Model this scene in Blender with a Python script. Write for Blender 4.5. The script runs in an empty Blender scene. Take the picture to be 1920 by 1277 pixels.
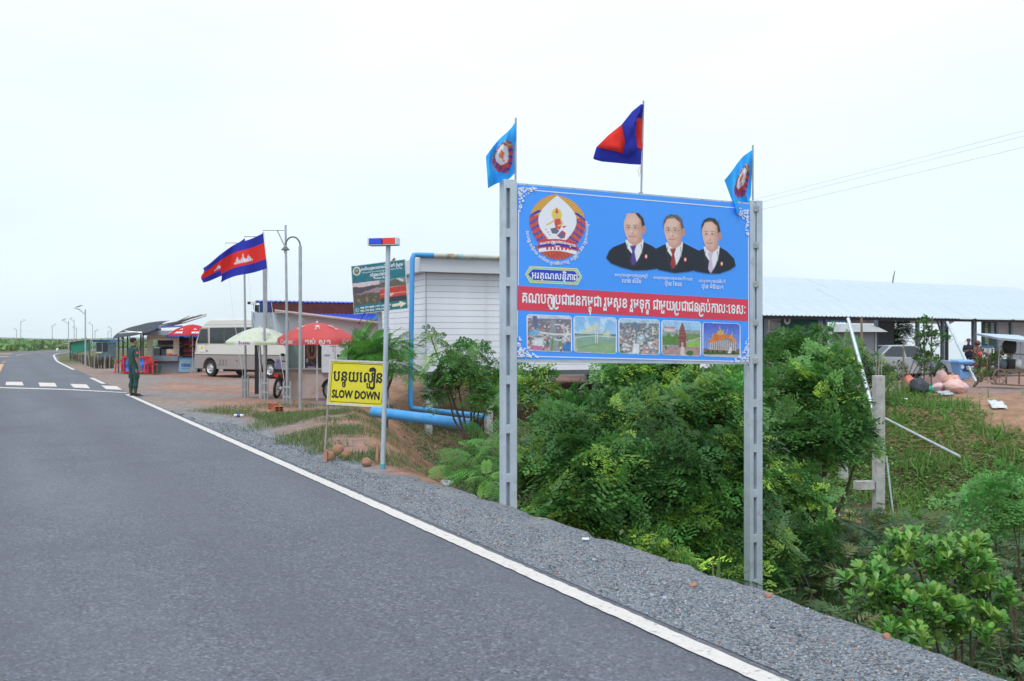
import bpy, bmesh, math, random
import numpy as np
from mathutils import Vector, Matrix

SC = bpy.context.scene
COL = SC.collection
rnd = random.Random(11)
rng = np.random.default_rng(11)
R = math.radians

# ------------------------------------------------------------------ camera
EYE, FPX, CX, CY = 1.68, 1867.0, 960.0, 638.5
cam_d = bpy.data.cameras.new('camera')
cam_d.sensor_width = 36.0
cam_d.lens = 36.0 * FPX / 1920.0
cam_d.clip_start, cam_d.clip_end = 0.1, 9000.0
cam = bpy.data.objects.new('camera', cam_d)
cam.location = (0, 0, EYE)
cam.rotation_euler = (R(90), 0, 0)
COL.objects.link(cam)
SC.camera = cam
cam_d.dof.use_dof = True
cam_d.dof.focus_distance = 11.0
cam_d.dof.aperture_fstop = 5.6

# ------------------------------------------------------------------ sky + sun
SUN_EL, SUN_AZ = 58.0, 200.0      # azimuth clockwise from +Y (where the sun stands)
world = bpy.data.worlds.new('World')
SC.world = world
world.use_nodes = True
nt = world.node_tree
for n in list(nt.nodes): nt.nodes.remove(n)
N = nt.nodes.new
out = N('ShaderNodeOutputWorld'); bg = N('ShaderNodeBackground')
sky = N('ShaderNodeTexSky'); sky.sky_type = 'NISHITA'; sky.sun_disc = False
sky.sun_elevation = R(SUN_EL); sky.sun_rotation = R(SUN_AZ)
sky.dust_density = 4.0; sky.air_density = 1.0
tc = N('ShaderNodeTexCoord'); sep = N('ShaderNodeSeparateXYZ')
nt.links.new(tc.outputs['Generated'], sep.inputs[0])
rampz = N('ShaderNodeMapRange'); rampz.interpolation_type = 'SMOOTHSTEP'
rampz.inputs[1].default_value = 0.0; rampz.inputs[2].default_value = 0.45
rampz.inputs[3].default_value = 7.15; rampz.inputs[4].default_value = 8.9
nt.links.new(sep.outputs[2], rampz.inputs[0])
mp = N('ShaderNodeMapping'); mp.inputs['Scale'].default_value = (1.0, 1.0, 3.2)
nt.links.new(tc.outputs['Generated'], mp.inputs[0])
nz = N('ShaderNodeTexNoise'); nz.inputs['Scale'].default_value = 2.2
nz.inputs['Detail'].default_value = 5.0; nz.inputs['Roughness'].default_value = 0.5
nt.links.new(mp.outputs[0], nz.inputs['Vector'])
mr = N('ShaderNodeMapRange'); mr.inputs[1].default_value = 0.3; mr.inputs[2].default_value = 0.7
mr.inputs[3].default_value = 0.91; mr.inputs[4].default_value = 1.06
nt.links.new(nz.outputs['Fac'], mr.inputs[0])
mul = N('ShaderNodeMath'); mul.operation = 'MULTIPLY'
nt.links.new(rampz.outputs[0], mul.inputs[0]); nt.links.new(mr.outputs[0], mul.inputs[1])
tint = N('ShaderNodeVectorMath'); tint.operation = 'SCALE'
tint.inputs[0].default_value = (0.85, 0.975, 1.055)
nt.links.new(mul.outputs[0], tint.inputs['Scale'])
mixs = N('ShaderNodeMix'); mixs.data_type = 'RGBA'
mixs.inputs[0].default_value = 0.93
nt.links.new(sky.outputs[0], mixs.inputs[6]); nt.links.new(tint.outputs[0], mixs.inputs[7])
nt.links.new(mixs.outputs[2], bg.inputs['Color'])
bg.inputs['Strength'].default_value = 0.1
nt.links.new(bg.outputs[0], out.inputs[0])

sd = bpy.data.lights.new('sun', 'SUN'); sd.energy = 1.1; sd.angle = R(18); sd.color = (1, .97, .92)
so = bpy.data.objects.new('sun', sd); COL.objects.link(so)
_el, _az = R(SUN_EL), R(SUN_AZ)
_dir = Vector((math.sin(_az) * math.cos(_el), math.cos(_az) * math.cos(_el), math.sin(_el)))
so.rotation_euler = _dir.to_track_quat('Z', 'Y').to_euler()
so.location = _dir * 60

vs = SC.view_settings
vs.view_transform = 'Standard'; vs.look = 'None'; vs.gamma = 1.0; vs.exposure = 0.55
vs.use_curve_mapping = False
try:
    SC.cycles.max_bounces = 8; SC.cycles.volume_bounces = 2; SC.cycles.transparent_max_bounces = 6
    SC.cycles.use_denoising = True
except Exception: pass

# ------------------------------------------------------------------ helpers
def P(x, y, Y):                       # photo pixel at depth Y
    return Vector(((x - CX) / FPX * Y, Y, EYE - (y - CY) / FPX * Y))
def G(x, y, z=0.0):                   # photo pixel on level ground z
    Y = (EYE - z) * FPX / (y - CY)
    return Vector(((x - CX) / FPX * Y, Y, z))

def lin(c):                           # display 0..255 -> linear
    o = []
    for k in c[:3]:
        k = k / 255.0
        o.append(k / 12.92 if k <= .04045 else ((k + .055) / 1.055) ** 2.4)
    return tuple(o)

MATS = {}
def mat(name, col, rough=.6, metal=0., var=.12, scale=6., bump=0., bscale=60., spec=.4, col2=None, c2amt=.0, c2scale=1.5, coat=0., detail=4):
    if name in MATS: return MATS[name]
    m = bpy.data.materials.new(name); m.use_nodes = True
    t = m.node_tree; b = t.nodes['Principled BSDF']
    tcn = t.nodes.new('ShaderNodeTexCoord')
    nn = t.nodes.new('ShaderNodeTexNoise'); nn.inputs['Scale'].default_value = scale
    nn.inputs['Detail'].default_value = detail
    t.links.new(tcn.outputs['Object'], nn.inputs['Vector'])
    mx = t.nodes.new('ShaderNodeMix'); mx.data_type = 'RGBA'
    c = Vector(col[:3])
    mx.inputs[6].default_value = (*(c * (1 - var)), 1)
    mx.inputs[7].default_value = (*(c * (1 + var)), 1)
    mrn = t.nodes.new('ShaderNodeMapRange'); mrn.inputs[1].default_value = .3; mrn.inputs[2].default_value = .7
    t.links.new(nn.outputs['Fac'], mrn.inputs[0]); t.links.new(mrn.outputs[0], mx.inputs[0])
    last = mx.outputs[2]
    if col2 is not None:
        n2 = t.nodes.new('ShaderNodeTexNoise'); n2.inputs['Scale'].default_value = c2scale
        n2.inputs['Detail'].default_value = 8; n2.inputs['Roughness'].default_value = .65
        t.links.new(tcn.outputs['Object'], n2.inputs['Vector'])
        m2 = t.nodes.new('ShaderNodeMapRange')
        m2.inputs[1].default_value = .62 - .3 * c2amt; m2.inputs[2].default_value = .78 - .3 * c2amt
        t.links.new(n2.outputs['Fac'], m2.inputs[0])
        x2 = t.nodes.new('ShaderNodeMix'); x2.data_type = 'RGBA'
        x2.inputs[7].default_value = (*col2[:3], 1)
        t.links.new(last, x2.inputs[6]); t.links.new(m2.outputs[0], x2.inputs[0])
        last = x2.outputs[2]
    t.links.new(last, b.inputs['Base Color'])
    b.inputs['Roughness'].default_value = rough; b.inputs['Metallic'].default_value = metal
    b.inputs['Specular IOR Level'].default_value = spec
    if coat: b.inputs['Coat Weight'].default_value = coat; b.inputs['Coat Roughness'].default_value = .08
    if bump:
        bn = t.nodes.new('ShaderNodeTexNoise'); bn.inputs['Scale'].default_value = bscale; bn.inputs['Detail'].default_value = 3
        t.links.new(tcn.outputs['Object'], bn.inputs['Vector'])
        bu = t.nodes.new('ShaderNodeBump'); bu.inputs['Strength'].default_value = bump; bu.inputs['Distance'].default_value = .02
        t.links.new(bn.outputs['Fac'], bu.inputs['Height']); t.links.new(bu.outputs[0], b.inputs['Normal'])
    MATS[name] = m
    return m

def vmat(name, rough=.6, spec=.3, var=.0, scale=20., transl=0., bump=0., bscale=40.):
    """colour from the mesh attribute Col (own colour of print, cloth or leaf)"""
    if name in MATS: return MATS[name]
    m = bpy.data.materials.new(name); m.use_nodes = True
    t = m.node_tree; b = t.nodes['Principled BSDF']
    a = t.nodes.new('ShaderNodeAttribute'); a.attribute_name = 'Col'
    last = a.outputs['Color']
    tcn = t.nodes.new('ShaderNodeTexCoord')
    if var:
        nn = t.nodes.new('ShaderNodeTexNoise'); nn.inputs['Scale'].default_value = scale; nn.inputs['Detail'].default_value = 6
        t.links.new(tcn.outputs['Object'], nn.inputs['Vector'])
        mrn = t.nodes.new('ShaderNodeMapRange'); mrn.inputs[1].default_value = .25; mrn.inputs[2].default_value = .75
        mrn.inputs[3].default_value = 1 - var; mrn.inputs[4].default_value = 1 + var
        t.links.new(nn.outputs['Fac'], mrn.inputs[0])
        vm = t.nodes.new('ShaderNodeVectorMath'); vm.operation = 'SCALE'
        t.links.new(last, vm.inputs[0]); t.links.new(mrn.outputs[0], vm.inputs['Scale'])
        last = vm.outputs[0]
    t.links.new(last, b.inputs['Base Color'])
    b.inputs['Roughness'].default_value = rough; b.inputs['Specular IOR Level'].default_value = spec
    if bump:
        bn = t.nodes.new('ShaderNodeTexNoise'); bn.inputs['Scale'].default_value = bscale; bn.inputs['Detail'].default_value = 6
        t.links.new(tcn.outputs['Object'], bn.inputs['Vector'])
        bu = t.nodes.new('ShaderNodeBump'); bu.inputs['Strength'].default_value = bump; bu.inputs['Distance'].default_value = .05
        t.links.new(bn.outputs['Fac'], bu.inputs['Height']); t.links.new(bu.outputs[0], b.inputs['Normal'])
    if transl:
        tr = t.nodes.new('ShaderNodeBsdfTranslucent'); t.links.new(last, tr.inputs['Color'])
        ms = t.nodes.new('ShaderNodeMixShader'); ms.inputs[0].default_value = transl
        o = t.nodes['Material Output']
        t.links.new(b.outputs[0], ms.inputs[1]); t.links.new(tr.outputs[0], ms.inputs[2])
        t.links.new(ms.outputs[0], o.inputs['Surface'])
    MATS[name] = m
    return m

def props(o, label=None, cat=None, group=None, kind=None):
    if label: o['label'] = label
    if cat: o['category'] = cat
    if group: o['group'] = group
    if kind: o['kind'] = kind
    return o
def thing(name, label, cat, loc=(0, 0, 0), rz=0., group=None):
    o = bpy.data.objects.new(name, None); COL.objects.link(o)
    o.empty_display_size = .1
    o.location = loc; o.rotation_euler = (0, 0, rz)
    return props(o, label, cat, group)
def copy_tree(o, parent=None):
    c = o.copy(); COL.objects.link(c); c.parent = parent
    for ch in list(o.children): copy_tree(ch, c)
    return c

class MB:
    """collects shapes, then becomes ONE mesh object"""
    def __init__(s): s.v = []; s.f = []; s.mi = []; s.k = 0
    def add(s, vs, fs):
        o = len(s.v); s.v += [tuple(v) for v in vs]
        s.f += [tuple(i + o for i in f) for f in fs]; s.mi += [s.k] * len(fs)
        return s
    def hexa(s, p):       # 8 points: bottom ring 0-3, top ring 4-7
        return s.add(p, [(3, 2, 1, 0), (4, 5, 6, 7), (0, 1, 5, 4), (1, 2, 6, 5), (2, 3, 7, 6), (3, 0, 4, 7)])
    def box(s, c, d, rz=0., M=None):
        x, y, z = d[0] / 2, d[1] / 2, d[2] / 2
        p = [Vector(q) for q in [(-x, -y, -z), (x, -y, -z), (x, y, -z), (-x, y, -z), (-x, -y, z), (x, -y, z), (x, y, z), (-x, y, z)]]
        if rz: p = [Matrix.Rotation(rz, 3, 'Z') @ q for q in p]
        if M is not None: p = [M @ q for q in p]
        return s.hexa([q + Vector(c) for q in p])
    def b2(s, lo, hi):
        lo, hi = Vector(lo), Vector(hi)
        return s.box((lo + hi) / 2, hi - lo)
    def tube(s, pts, r, n=8, cap=True):
        pts = [Vector(p) for p in pts]
        if not hasattr(r, '__len__'): r = [r] * len(pts)
        o = len(s.v); a = None; vs = []; fs = []
        for i, p in enumerate(pts):
            d = (pts[min(i + 1, len(pts) - 1)] - pts[max(i - 1, 0)])
            d = d.normalized() if d.length > 1e-9 else Vector((0, 0, 1))
            if a is None:
                a = Vector((1, 0, 0)) if abs(d.x) < .8 else Vector((0, 1, 0))
            a = (a - d * a.dot(d)).normalized(); b = d.cross(a)
            for k in range(n):
                t = 2 * math.pi * k / n
                vs.append(p + (a * math.cos(t) + b * math.sin(t)) * r[i])
        for i in range(len(pts) - 1):
            for k in range(n):
                k2 = (k + 1) % n
                fs.append((i * n + k, i * n + k2, (i + 1) * n + k2, (i + 1) * n + k))
        if cap:
            fs.append(tuple(range(n - 1, -1, -1))); fs.append(tuple((len(pts) - 1) * n + k for k in range(n)))
        return s.add(vs, fs)
    def lathe(s, prof, c=(0, 0, 0), n=16, axis='Z', cap=True):
        c = Vector(c); vs = []; fs = []
        for (r, h) in prof:
            for k in range(n):
                t = 2 * math.pi * k / n; q = (r * math.cos(t), r * math.sin(t), h)
                if axis == 'Y': q = (q[0], q[2], q[1])
                if axis == 'X': q = (q[2], q[0], q[1])
                vs.append(c + Vector(q))
        for i in range(len(prof) - 1):
            for k in range(n):
                k2 = (k + 1) % n; fs.append((i * n + k, i * n + k2, (i + 1) * n + k2, (i + 1) * n + k))
        if cap:
            fs.append(tuple(range(n - 1, -1, -1))); fs.append(tuple((len(prof) - 1) * n + k for k in range(n)))
        return s.add(vs, fs)
    def ell(s, c, r, n=10, m=7, M=None, jit=0.):
        vs = []; fs = []
        for i in range(m + 1):
            ph = math.pi * i / m
            for k in range(n):
                t = 2 * math.pi * k / n
                j = 1 + (rnd.uniform(-jit, jit) if jit and 0 < i < m else 0)
                q = Vector((r[0] * math.sin(ph) * math.cos(t) * j, r[1] * math.sin(ph) * math.sin(t) * j, r[2] * math.cos(ph) * j))
                if M is not None: q = M @ q
                vs.append(Vector(c) + q)
        for i in range(m):
            for k in range(n):
                k2 = (k + 1) % n; fs.append((i * n + k, (i + 1) * n + k, (i + 1) * n + k2, i * n + k2))
        return s.add(vs, fs)
    def prism(s, poly, d, M=None, c=(0, 0, 0), axis='Y'):
        """poly of (a,b): extruded by d along axis"""
        n = len(poly); vs = []
        for t in (-d / 2, d / 2):
            for (a, b) in poly:
                q = {'Y': Vector((a, t, b)), 'X': Vector((t, a, b)), 'Z': Vector((a, b, t))}[axis]
                if M is not None: q = M @ q
                vs.append(q + Vector(c))
        fs = [tuple(range(n)), tuple(range(2 * n - 1, n - 1, -1))]
        for k in range(n):
            k2 = (k + 1) % n; fs.append((k, n + k, n + k2, k2))
        return s.add(vs, fs)
    def sheet(s, grid):    # grid[i][j] points
        h, w = len(grid), len(grid[0])
        return s.add([p for r_ in grid for p in r_], [(i * w + j, i * w + j + 1, (i + 1) * w + j + 1, (i + 1) * w + j) for i in range(h - 1) for j in range(w - 1)])
    def build(s, name, m, parent=None, smooth=False, bevel=0., loc=None, ang=40, solid=0., sub=0):
        me = bpy.data.meshes.new(name)
        me.from_pydata([tuple(v) for v in s.v], [], s.f)
        ms = m if isinstance(m, (list, tuple)) else [m]
        for q in ms: me.materials.append(q)
        if len(ms) > 1: me.polygons.foreach_set('material_index', s.mi)
        bm = bmesh.new(); bm.from_mesh(me); bmesh.ops.recalc_face_normals(bm, faces=bm.faces); bm.to_mesh(me); bm.free()
        o = bpy.data.objects.new(name, me); COL.objects.link(o)
        if smooth:
            me.polygons.foreach_set('use_smooth', [True] * len(me.polygons))
            try: me.set_sharp_from_angle(angle=R(ang))
            except Exception: pass
        if solid:
            q = o.modifiers.new('s', 'SOLIDIFY'); q.thickness = solid; q.offset = 0
        if bevel:
            q = o.modifiers.new('b', 'BEVEL'); q.width = bevel; q.segments = 2; q.limit_method = 'ANGLE'
        if sub:
            q = o.modifiers.new('u', 'SUBSURF'); q.levels = sub; q.render_levels = sub
        if parent is not None: o.parent = parent
        if loc is not None: o.location = loc
        return o

def np_mesh(name, V, F, m, col=None, parent=None, smooth=False):
    """V (n,3), F (k,3|4) numpy; col per vertex (n,3)"""
    me = bpy.data.meshes.new(name)
    V = np.asarray(V, dtype=np.float32); F = np.asarray(F, dtype=np.int32)
    k = F.shape[1]
    me.vertices.add(len(V)); me.vertices.foreach_set('co', V.ravel())
    me.loops.add(F.size); me.loops.foreach_set('vertex_index', F.ravel())
    me.polygons.add(len(F)); me.polygons.foreach_set('loop_start', np.arange(0, F.size, k, dtype=np.int32))
    me.polygons.foreach_set('loop_total', np.full(len(F), k, dtype=np.int32))
    if smooth: me.polygons.foreach_set('use_smooth', np.ones(len(F), dtype=bool))
    me.update(calc_edges=True); me.validate()
    if col is not None:
        a = me.color_attributes.new('Col', 'FLOAT_COLOR', 'POINT')
        c4 = np.ones((len(V), 4), dtype=np.float32); c4[:, :3] = col
        a.data.foreach_set('color', c4.ravel())
    me.materials.append(m)
    o = bpy.data.objects.new(name, me); COL.objects.link(o)
    if parent is not None: o.parent = parent
    return o

def inst(tv, tf, pos, Rm, S, col, tcol=None):
    """copies of a template -> V,F,C arrays"""
    tv = np.asarray(tv, float); tf = np.asarray(tf, int); n = len(pos)
    V = np.einsum('nij,kj->nki', Rm, tv) * np.asarray(S).reshape(n, 1, 1) + pos[:, None, :]
    F = (tf[None] + (np.arange(n) * len(tv))[:, None, None]).reshape(-1, tf.shape[1])
    C = np.repeat(col, len(tv), axis=0)
    if tcol is not None: C = C * np.tile(tcol, n)[:, None]
    return V.reshape(-1, 3), F, C

def frames(d, up):
    d = d / np.linalg.norm(d, axis=1, keepdims=True)
    y = np.cross(up, d); y /= np.linalg.norm(y, axis=1, keepdims=True) + 1e-9
    z = np.cross(d, y)
    return np.stack([d, y, z], axis=2)
# ------------------------------------------------------------------ terrain
U = np.array([-.4530, .8915]); NR = np.array([.8915, .4530]); P0 = np.array([1.262, 4.91])
A_LINE = np.array([(9.5, -9), (5.6, -1), (3.95, 2), (2.36, 4.9), (1.66, 6.6), (.86, 8.2), (-.02, 9.95), (-.75, 11.3), (-1.55, 13.2), (-2.3, 16), (-3.1, 20), (-4.1, 25), (-4.9, 30), (-6.4, 36), (-7, 40)])
B_LINE = np.array([(-7, 40), (0, 41), (6, 36.5), (11.5, 32.5), (15, 31), (20, 30.5), (28, 29), (45, 26), (70, 20), (90, -9)])
DITCH = np.vstack([A_LINE, B_LINE])
def dist_poly(X, Y, L):
    d = np.full(X.shape, 1e9)
    for (a, b) in zip(L[:-1], L[1:]):
        ab = b - a; t = np.clip(((X - a[0]) * ab[0] + (Y - a[1]) * ab[1]) / (ab @ ab), 0, 1)
        d = np.minimum(d, np.hypot(X - a[0] - t * ab[0], Y - a[1] - t * ab[1]))
    return d
def in_poly(X, Y, L):
    c = np.zeros(X.shape, bool); j = len(L) - 1
    for i in range(len(L)):
        xi, yi = L[i]; xj, yj = L[j]
        c ^= ((yi > Y) != (yj > Y)) & (X < (xj - xi) * (Y - yi) / ((yj - yi) or 1e-9) + xi)
        j = i
    return c
ROADL = np.array([(-24.6, 56), (-45.4, 98.9), (-60, 133), (-71, 175), (-74, 200), (-73, 228), (-66, 255), (-48, 280), (0, 300), (80, 318)])
_ph = rng.uniform(0, 6.28, (40, 2)); _dr = rng.uniform(0, 6.28, 40)
def fbm(X, Y, f0=1., octs=4, seed=0):
    s = np.zeros(np.shape(X)); a = 1.; f = f0; tot = 0
    for o in range(octs):
        for q in range(3):
            k = (seed * 7 + o * 3 + q) % 40; th = _dr[k]
            s = s + a * np.sin(f * (X * math.cos(th) + Y * math.sin(th)) * 6.283 + _ph[k, 0] + 1.7 * np.sin(f * .6 * (X * math.sin(th) - Y * math.cos(th)) * 6.283 + _ph[k, 1]))
        tot += a * 3; a *= .5; f *= 2.03
    return s / tot * 1.7
def sstep(t): t = np.clip(t, 0, 1); return t * t * (3 - 2 * t)
def H(X, Y):
    X = np.asarray(X, float); Y = np.asarray(Y, float)
    ins = in_poly(X, Y, DITCH)
    dA = dist_poly(X, Y, A_LINE); dB = dist_poly(X, Y, B_LINE)
    wA = np.where(Y < 9.9, 2.6, np.where(Y < 30, 3.6, 3.0))
    e = np.clip(sstep(dA / wA) ** .85, 0, 1) * np.clip(sstep(dB / np.where(X > 5, 11., 5.)), 0, 1)
    depth = 2.25 - .9 * sstep((Y - 24) / 10)
    rough = .10 * fbm(X, Y, .22, 4, 1) * np.clip(dA / 1.0, 0, 1)
    h = np.where(ins, -depth * e + rough * np.clip(dB / 1.5, .3, 1), 0.)
    # dirt lot / verge: a little uneven, away from the carriageway
    d = (X - P0[0]) * NR[0] + (Y - P0[1]) * NR[1]
    lot = np.where((~ins) & (d > .7) & (Y < 70), .05 * fbm(X, Y, .12, 4, 3) * np.clip((d - .7) / 1.5, 0, 1), 0.)
    h = h + lot
    # crest of heaped soil beside the sign
    h = h + .12 * np.exp(-(((X + 3.2) / 1.3) ** 2 + ((Y - 18.5) / 3.5) ** 2)) * sstep((d - .75) / .8)
    # land falls away behind the shed and beyond the lots
    far = sstep((Y - 66) / 25) * .9 * np.clip(sstep((d - 3) / 12), 0, 1) * sstep((dist_poly(X, Y, ROADL) - 10) / 12)
    lk = sstep((Y + .6 * (X - 26) * 0 - 62) / 6) * sstep((X + 4) / 6) * 2.6
    h = h - far - lk
    left = sstep((-d - 9.6) / 8) * .5 * sstep((dist_poly(X, Y, ROADL) - 10) / 12)
    return h - left
def Hs(x, y): return float(H(np.array([x]), np.array([y]))[0])

def lines(lo, hi, f0, f1, step, far_lo, far_hi):
    c = list(np.arange(f0, f1 + 1e-6, step)); s = step; x = f1
    while x < far_hi: s *= 1.16; x += s; c.append(x)
    s = step; x = f0; pre = []
    while x > far_lo: s *= 1.16; x -= s; pre.append(x)
    return np.array(pre[::-1] + c)
gx = lines(0, 0, -13, 24, .2, -3000, 3000); gy = lines(0, 0, 2.5, 42, .2, -200, 3000)
XX, YY = np.meshgrid(gx, gy)
ZZ = H(XX, YY) - .012
Dd = (XX - P0[0]) * NR[0] + (YY - P0[1]) * NR[1]; Ss = (XX - P0[0]) * U[0] + (YY - P0[1]) * U[1]
def mixc(a, b, t): return a * (1 - t[..., None]) + np.asarray(b) * t[..., None]
C = np.zeros(XX.shape + (3,)) + np.array((.285, .17, .14))            # laterite lot
n1 = fbm(XX, YY, .09, 4, 2); n2 = fbm(XX, YY, .5, 4, 5)
C = mixc(C, (.25, .215, .205), sstep((n1 - .05) * 2.2) * .75)            # grey trampled patches
C = mixc(C, (.40, .235, .17), sstep((-n1 - .2) * 2.0) * .6)
ins = in_poly(XX, YY, DITCH); dA = dist_poly(XX, YY, A_LINE); dB = dist_poly(XX, YY, B_LINE)
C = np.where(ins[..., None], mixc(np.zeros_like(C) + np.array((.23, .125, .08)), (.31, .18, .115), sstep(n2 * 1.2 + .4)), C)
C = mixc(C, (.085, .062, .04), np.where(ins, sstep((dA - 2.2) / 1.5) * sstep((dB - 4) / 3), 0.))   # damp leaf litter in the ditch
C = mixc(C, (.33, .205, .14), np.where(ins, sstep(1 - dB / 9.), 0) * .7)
# graded gravel of the shoulder
sh = sstep((1.25 - Dd + .18 * n2) / .45) * sstep((Dd + .6) / .3) * (1 - sstep((Ss - 17 - 2 * n2) / 9))
C = mixc(C, (.20, .225, .26), sh * np.where(Ss < 28, 1., .3))
gv = sstep((2.6 - Dd + .8 * n1) / 1.4) * sstep((Ss - 10) / 8) * .55 * (Dd > 0)
C = mixc(C, (.21, .205, .20), np.where(ins, 0, gv))
far = sstep((YY - 64) / 14) + sstep((-Dd - 9) / 4); far = np.clip(far, 0, 1)
C = mixc(C, (.10, .115, .045), far * .9)
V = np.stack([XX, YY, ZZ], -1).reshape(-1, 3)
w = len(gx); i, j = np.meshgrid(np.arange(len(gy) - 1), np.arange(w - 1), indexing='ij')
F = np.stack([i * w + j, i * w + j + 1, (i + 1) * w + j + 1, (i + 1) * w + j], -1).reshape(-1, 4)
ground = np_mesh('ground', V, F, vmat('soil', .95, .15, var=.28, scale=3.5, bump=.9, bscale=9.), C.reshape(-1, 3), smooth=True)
props(ground, kind='structure')

# water of the flooded plain behind the shed
wm = mat('lake_water', (.30, .33, .33), .18, 0, .05, .05, bump=.15, bscale=.6, spec=.8)
wo = MB().add([(-20, 58, -1.9), (3300, 58, -1.9), (3300, 3300, -1.9), (-20, 3300, -1.9)], [(0, 1, 2, 3)]).build('lake', wm); props(wo, kind='structure')

# ------------------------------------------------------------------ road
def smooth_path(pts, n):
    pts = np.array(pts, float); d = np.r_[0, np.cumsum(np.hypot(*np.diff(pts, axis=0).T))]
    t = np.linspace(0, d[-1], n); x = np.interp(t, d, pts[:, 0]); y = np.interp(t, d, pts[:, 1])
    k = np.ones(9) / 9
    for _ in range(2):
        x[4:-4] = np.convolve(x, k, 'valid'); y[4:-4] = np.convolve(y, k, 'valid')
    return np.stack([x, y], 1)
s0 = P0 - U * 14
EDGE = smooth_path([tuple(s0), tuple(P0), tuple(P0 + U * 28), (-24.6, 56), (-29.2, 65.3), (-36.6, 80), (-45.4, 98.9), (-53.5, 116), (-60, 133), (-66, 152), (-71, 175), (-74, 200), (-73, 228), (-66, 255), (-48, 280), (0, 300), (80, 318)], 260)
T_ = np.gradient(EDGE, axis=0); T_ /= np.linalg.norm(T_, axis=1, keepdims=True)
Nn = np.stack([T_[:, 1], -T_[:, 0]], 1)           # right hand normal
SE = np.r_[0, np.cumsum(np.hypot(*np.diff(EDGE, axis=0).T))]
def off(d): return EDGE + Nn * d
def strip(name, d0, d1, z, m, s_lo=0, s_hi=1e9, nacross=2, wob=0.):
    k = (SE >= s_lo) & (SE <= s_hi); g = []
    idx = np.where(k)[0]
    for t in np.linspace(0, 1, nacross):
        q = off(d0 + (d1 - d0) * t)[idx]
        g.append([(x, y, z) for x, y in q])
    return MB().sheet(g).build(name, m)
def asphalt_mat():
    m = bpy.data.materials.new('asphalt'); m.use_nodes = True; t = m.node_tree; b = t.nodes['Principled BSDF']
    g = t.nodes.new('ShaderNodeNewGeometry')
    def noise(sc, det=4, ro=.5, vec=None):
        n = t.nodes.new('ShaderNodeTexNoise'); n.inputs['Scale'].default_value = sc; n.inputs['Detail'].default_value = det; n.inputs['Roughness'].default_value = ro
        t.links.new(vec if vec else g.outputs['Position'], n.inputs['Vector']); return n.outputs['Fac']
    def rng_(s, a, bb, c, d):
        n = t.nodes.new('ShaderNodeMapRange'); n.inputs[1].default_value = a; n.inputs[2].default_value = bb; n.inputs[3].default_value = c; n.inputs[4].default_value = d
        t.links.new(s, n.inputs[0]); return n.outputs[0]
    def mix(f, a, c):
        n = t.nodes.new('ShaderNodeMix'); n.data_type = 'RGBA'
        for k, v in ((6, a), (7, c)):
            if isinstance(v, tuple): n.inputs[k].default_value = (*v, 1)
            else: t.links.new(v, n.inputs[k])
        if isinstance(f, float): n.inputs[0].default_value = f
        else: t.links.new(f, n.inputs[0])
        return n.outputs[2]
    sp = noise(110., 3, .75)
    c = mix(rng_(sp, .34, .68, 0, 1), (.055, .058, .073), (.172, .177, .215))
    vor = t.nodes.new('ShaderNodeTexVoronoi'); vor.inputs['Scale'].default_value = 58.
    t.links.new(g.outputs['Position'], vor.inputs['Vector'])
    sc = t.nodes.new('ShaderNodeSeparateColor'); t.links.new(vor.outputs['Color'], sc.inputs[0])
    c = mix(rng_(sc.outputs[0], .74, .95, 0, .5), c, (.27, .275, .33)); c = mix(rng_(sc.outputs[1], .70, .95, 0, .5), c, (.03, .032, .042))
    # pale tyre-dust streaks along the road, dull patches
    rot = t.nodes.new('ShaderNodeMapping'); rot.inputs['Rotation'].default_value = (0, 0, -math.atan2(U[1], U[0])); rot.inputs['Scale'].default_value = (.10, .8, 1)
    rot.vector_type = 'TEXTURE'; rot.inputs['Rotation'].default_value = (0, 0, math.atan2(U[1], U[0])); rot.inputs['Scale'].default_value = (9., 1.3, 1)
    t.links.new(g.outputs['Position'], rot.inputs[0])
    c = mix(rng_(noise(1., 6, .6, rot.outputs[0]), .45, .75, 0, .5), c, (.165, .168, .20))
    c = mix(rng_(noise(.45, 7, .7), .50, .76, 0, .6), c, (.075, .078, .10))
    c = mix(rng_(noise(2.3, 8, .75), .64, .80, 0, .5), c, (.25, .25, .275))
    sxyz = t.nodes.new('ShaderNodeSeparateXYZ'); t.links.new(rot.outputs[0], sxyz.inputs[0])
    wv = t.nodes.new('ShaderNodeMath'); wv.operation = 'SINE'; w2 = t.nodes.new('ShaderNodeMath'); w2.operation = 'MULTIPLY_ADD'; w2.inputs[1].default_value = 4.4; w2.inputs[2].default_value = .6
    t.links.new(sxyz.outputs[1], w2.inputs[0]); t.links.new(w2.outputs[0], wv.inputs[0])
    c = mix(rng_(wv.outputs[0], -.2, 1, 0, .34), c, (.09, .093, .113))      # polished wheel tracks
    t.links.new(c, b.inputs['Base Color']); b.inputs['Roughness'].default_value = .82; b.inputs['Specular IOR Level'].default_value = .35
    bu = t.nodes.new('ShaderNodeBump'); bu.inputs['Strength'].default_value = .3; bu.inputs['Distance'].default_value = .006
    t.links.new(sp, bu.inputs['Height']); t.links.new(bu.outputs[0], b.inputs['Normal'])
    return m
AS = asphalt_mat()
props(strip('road', -8.4, .14, .004, AS, nacross=6), kind='structure')
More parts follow.
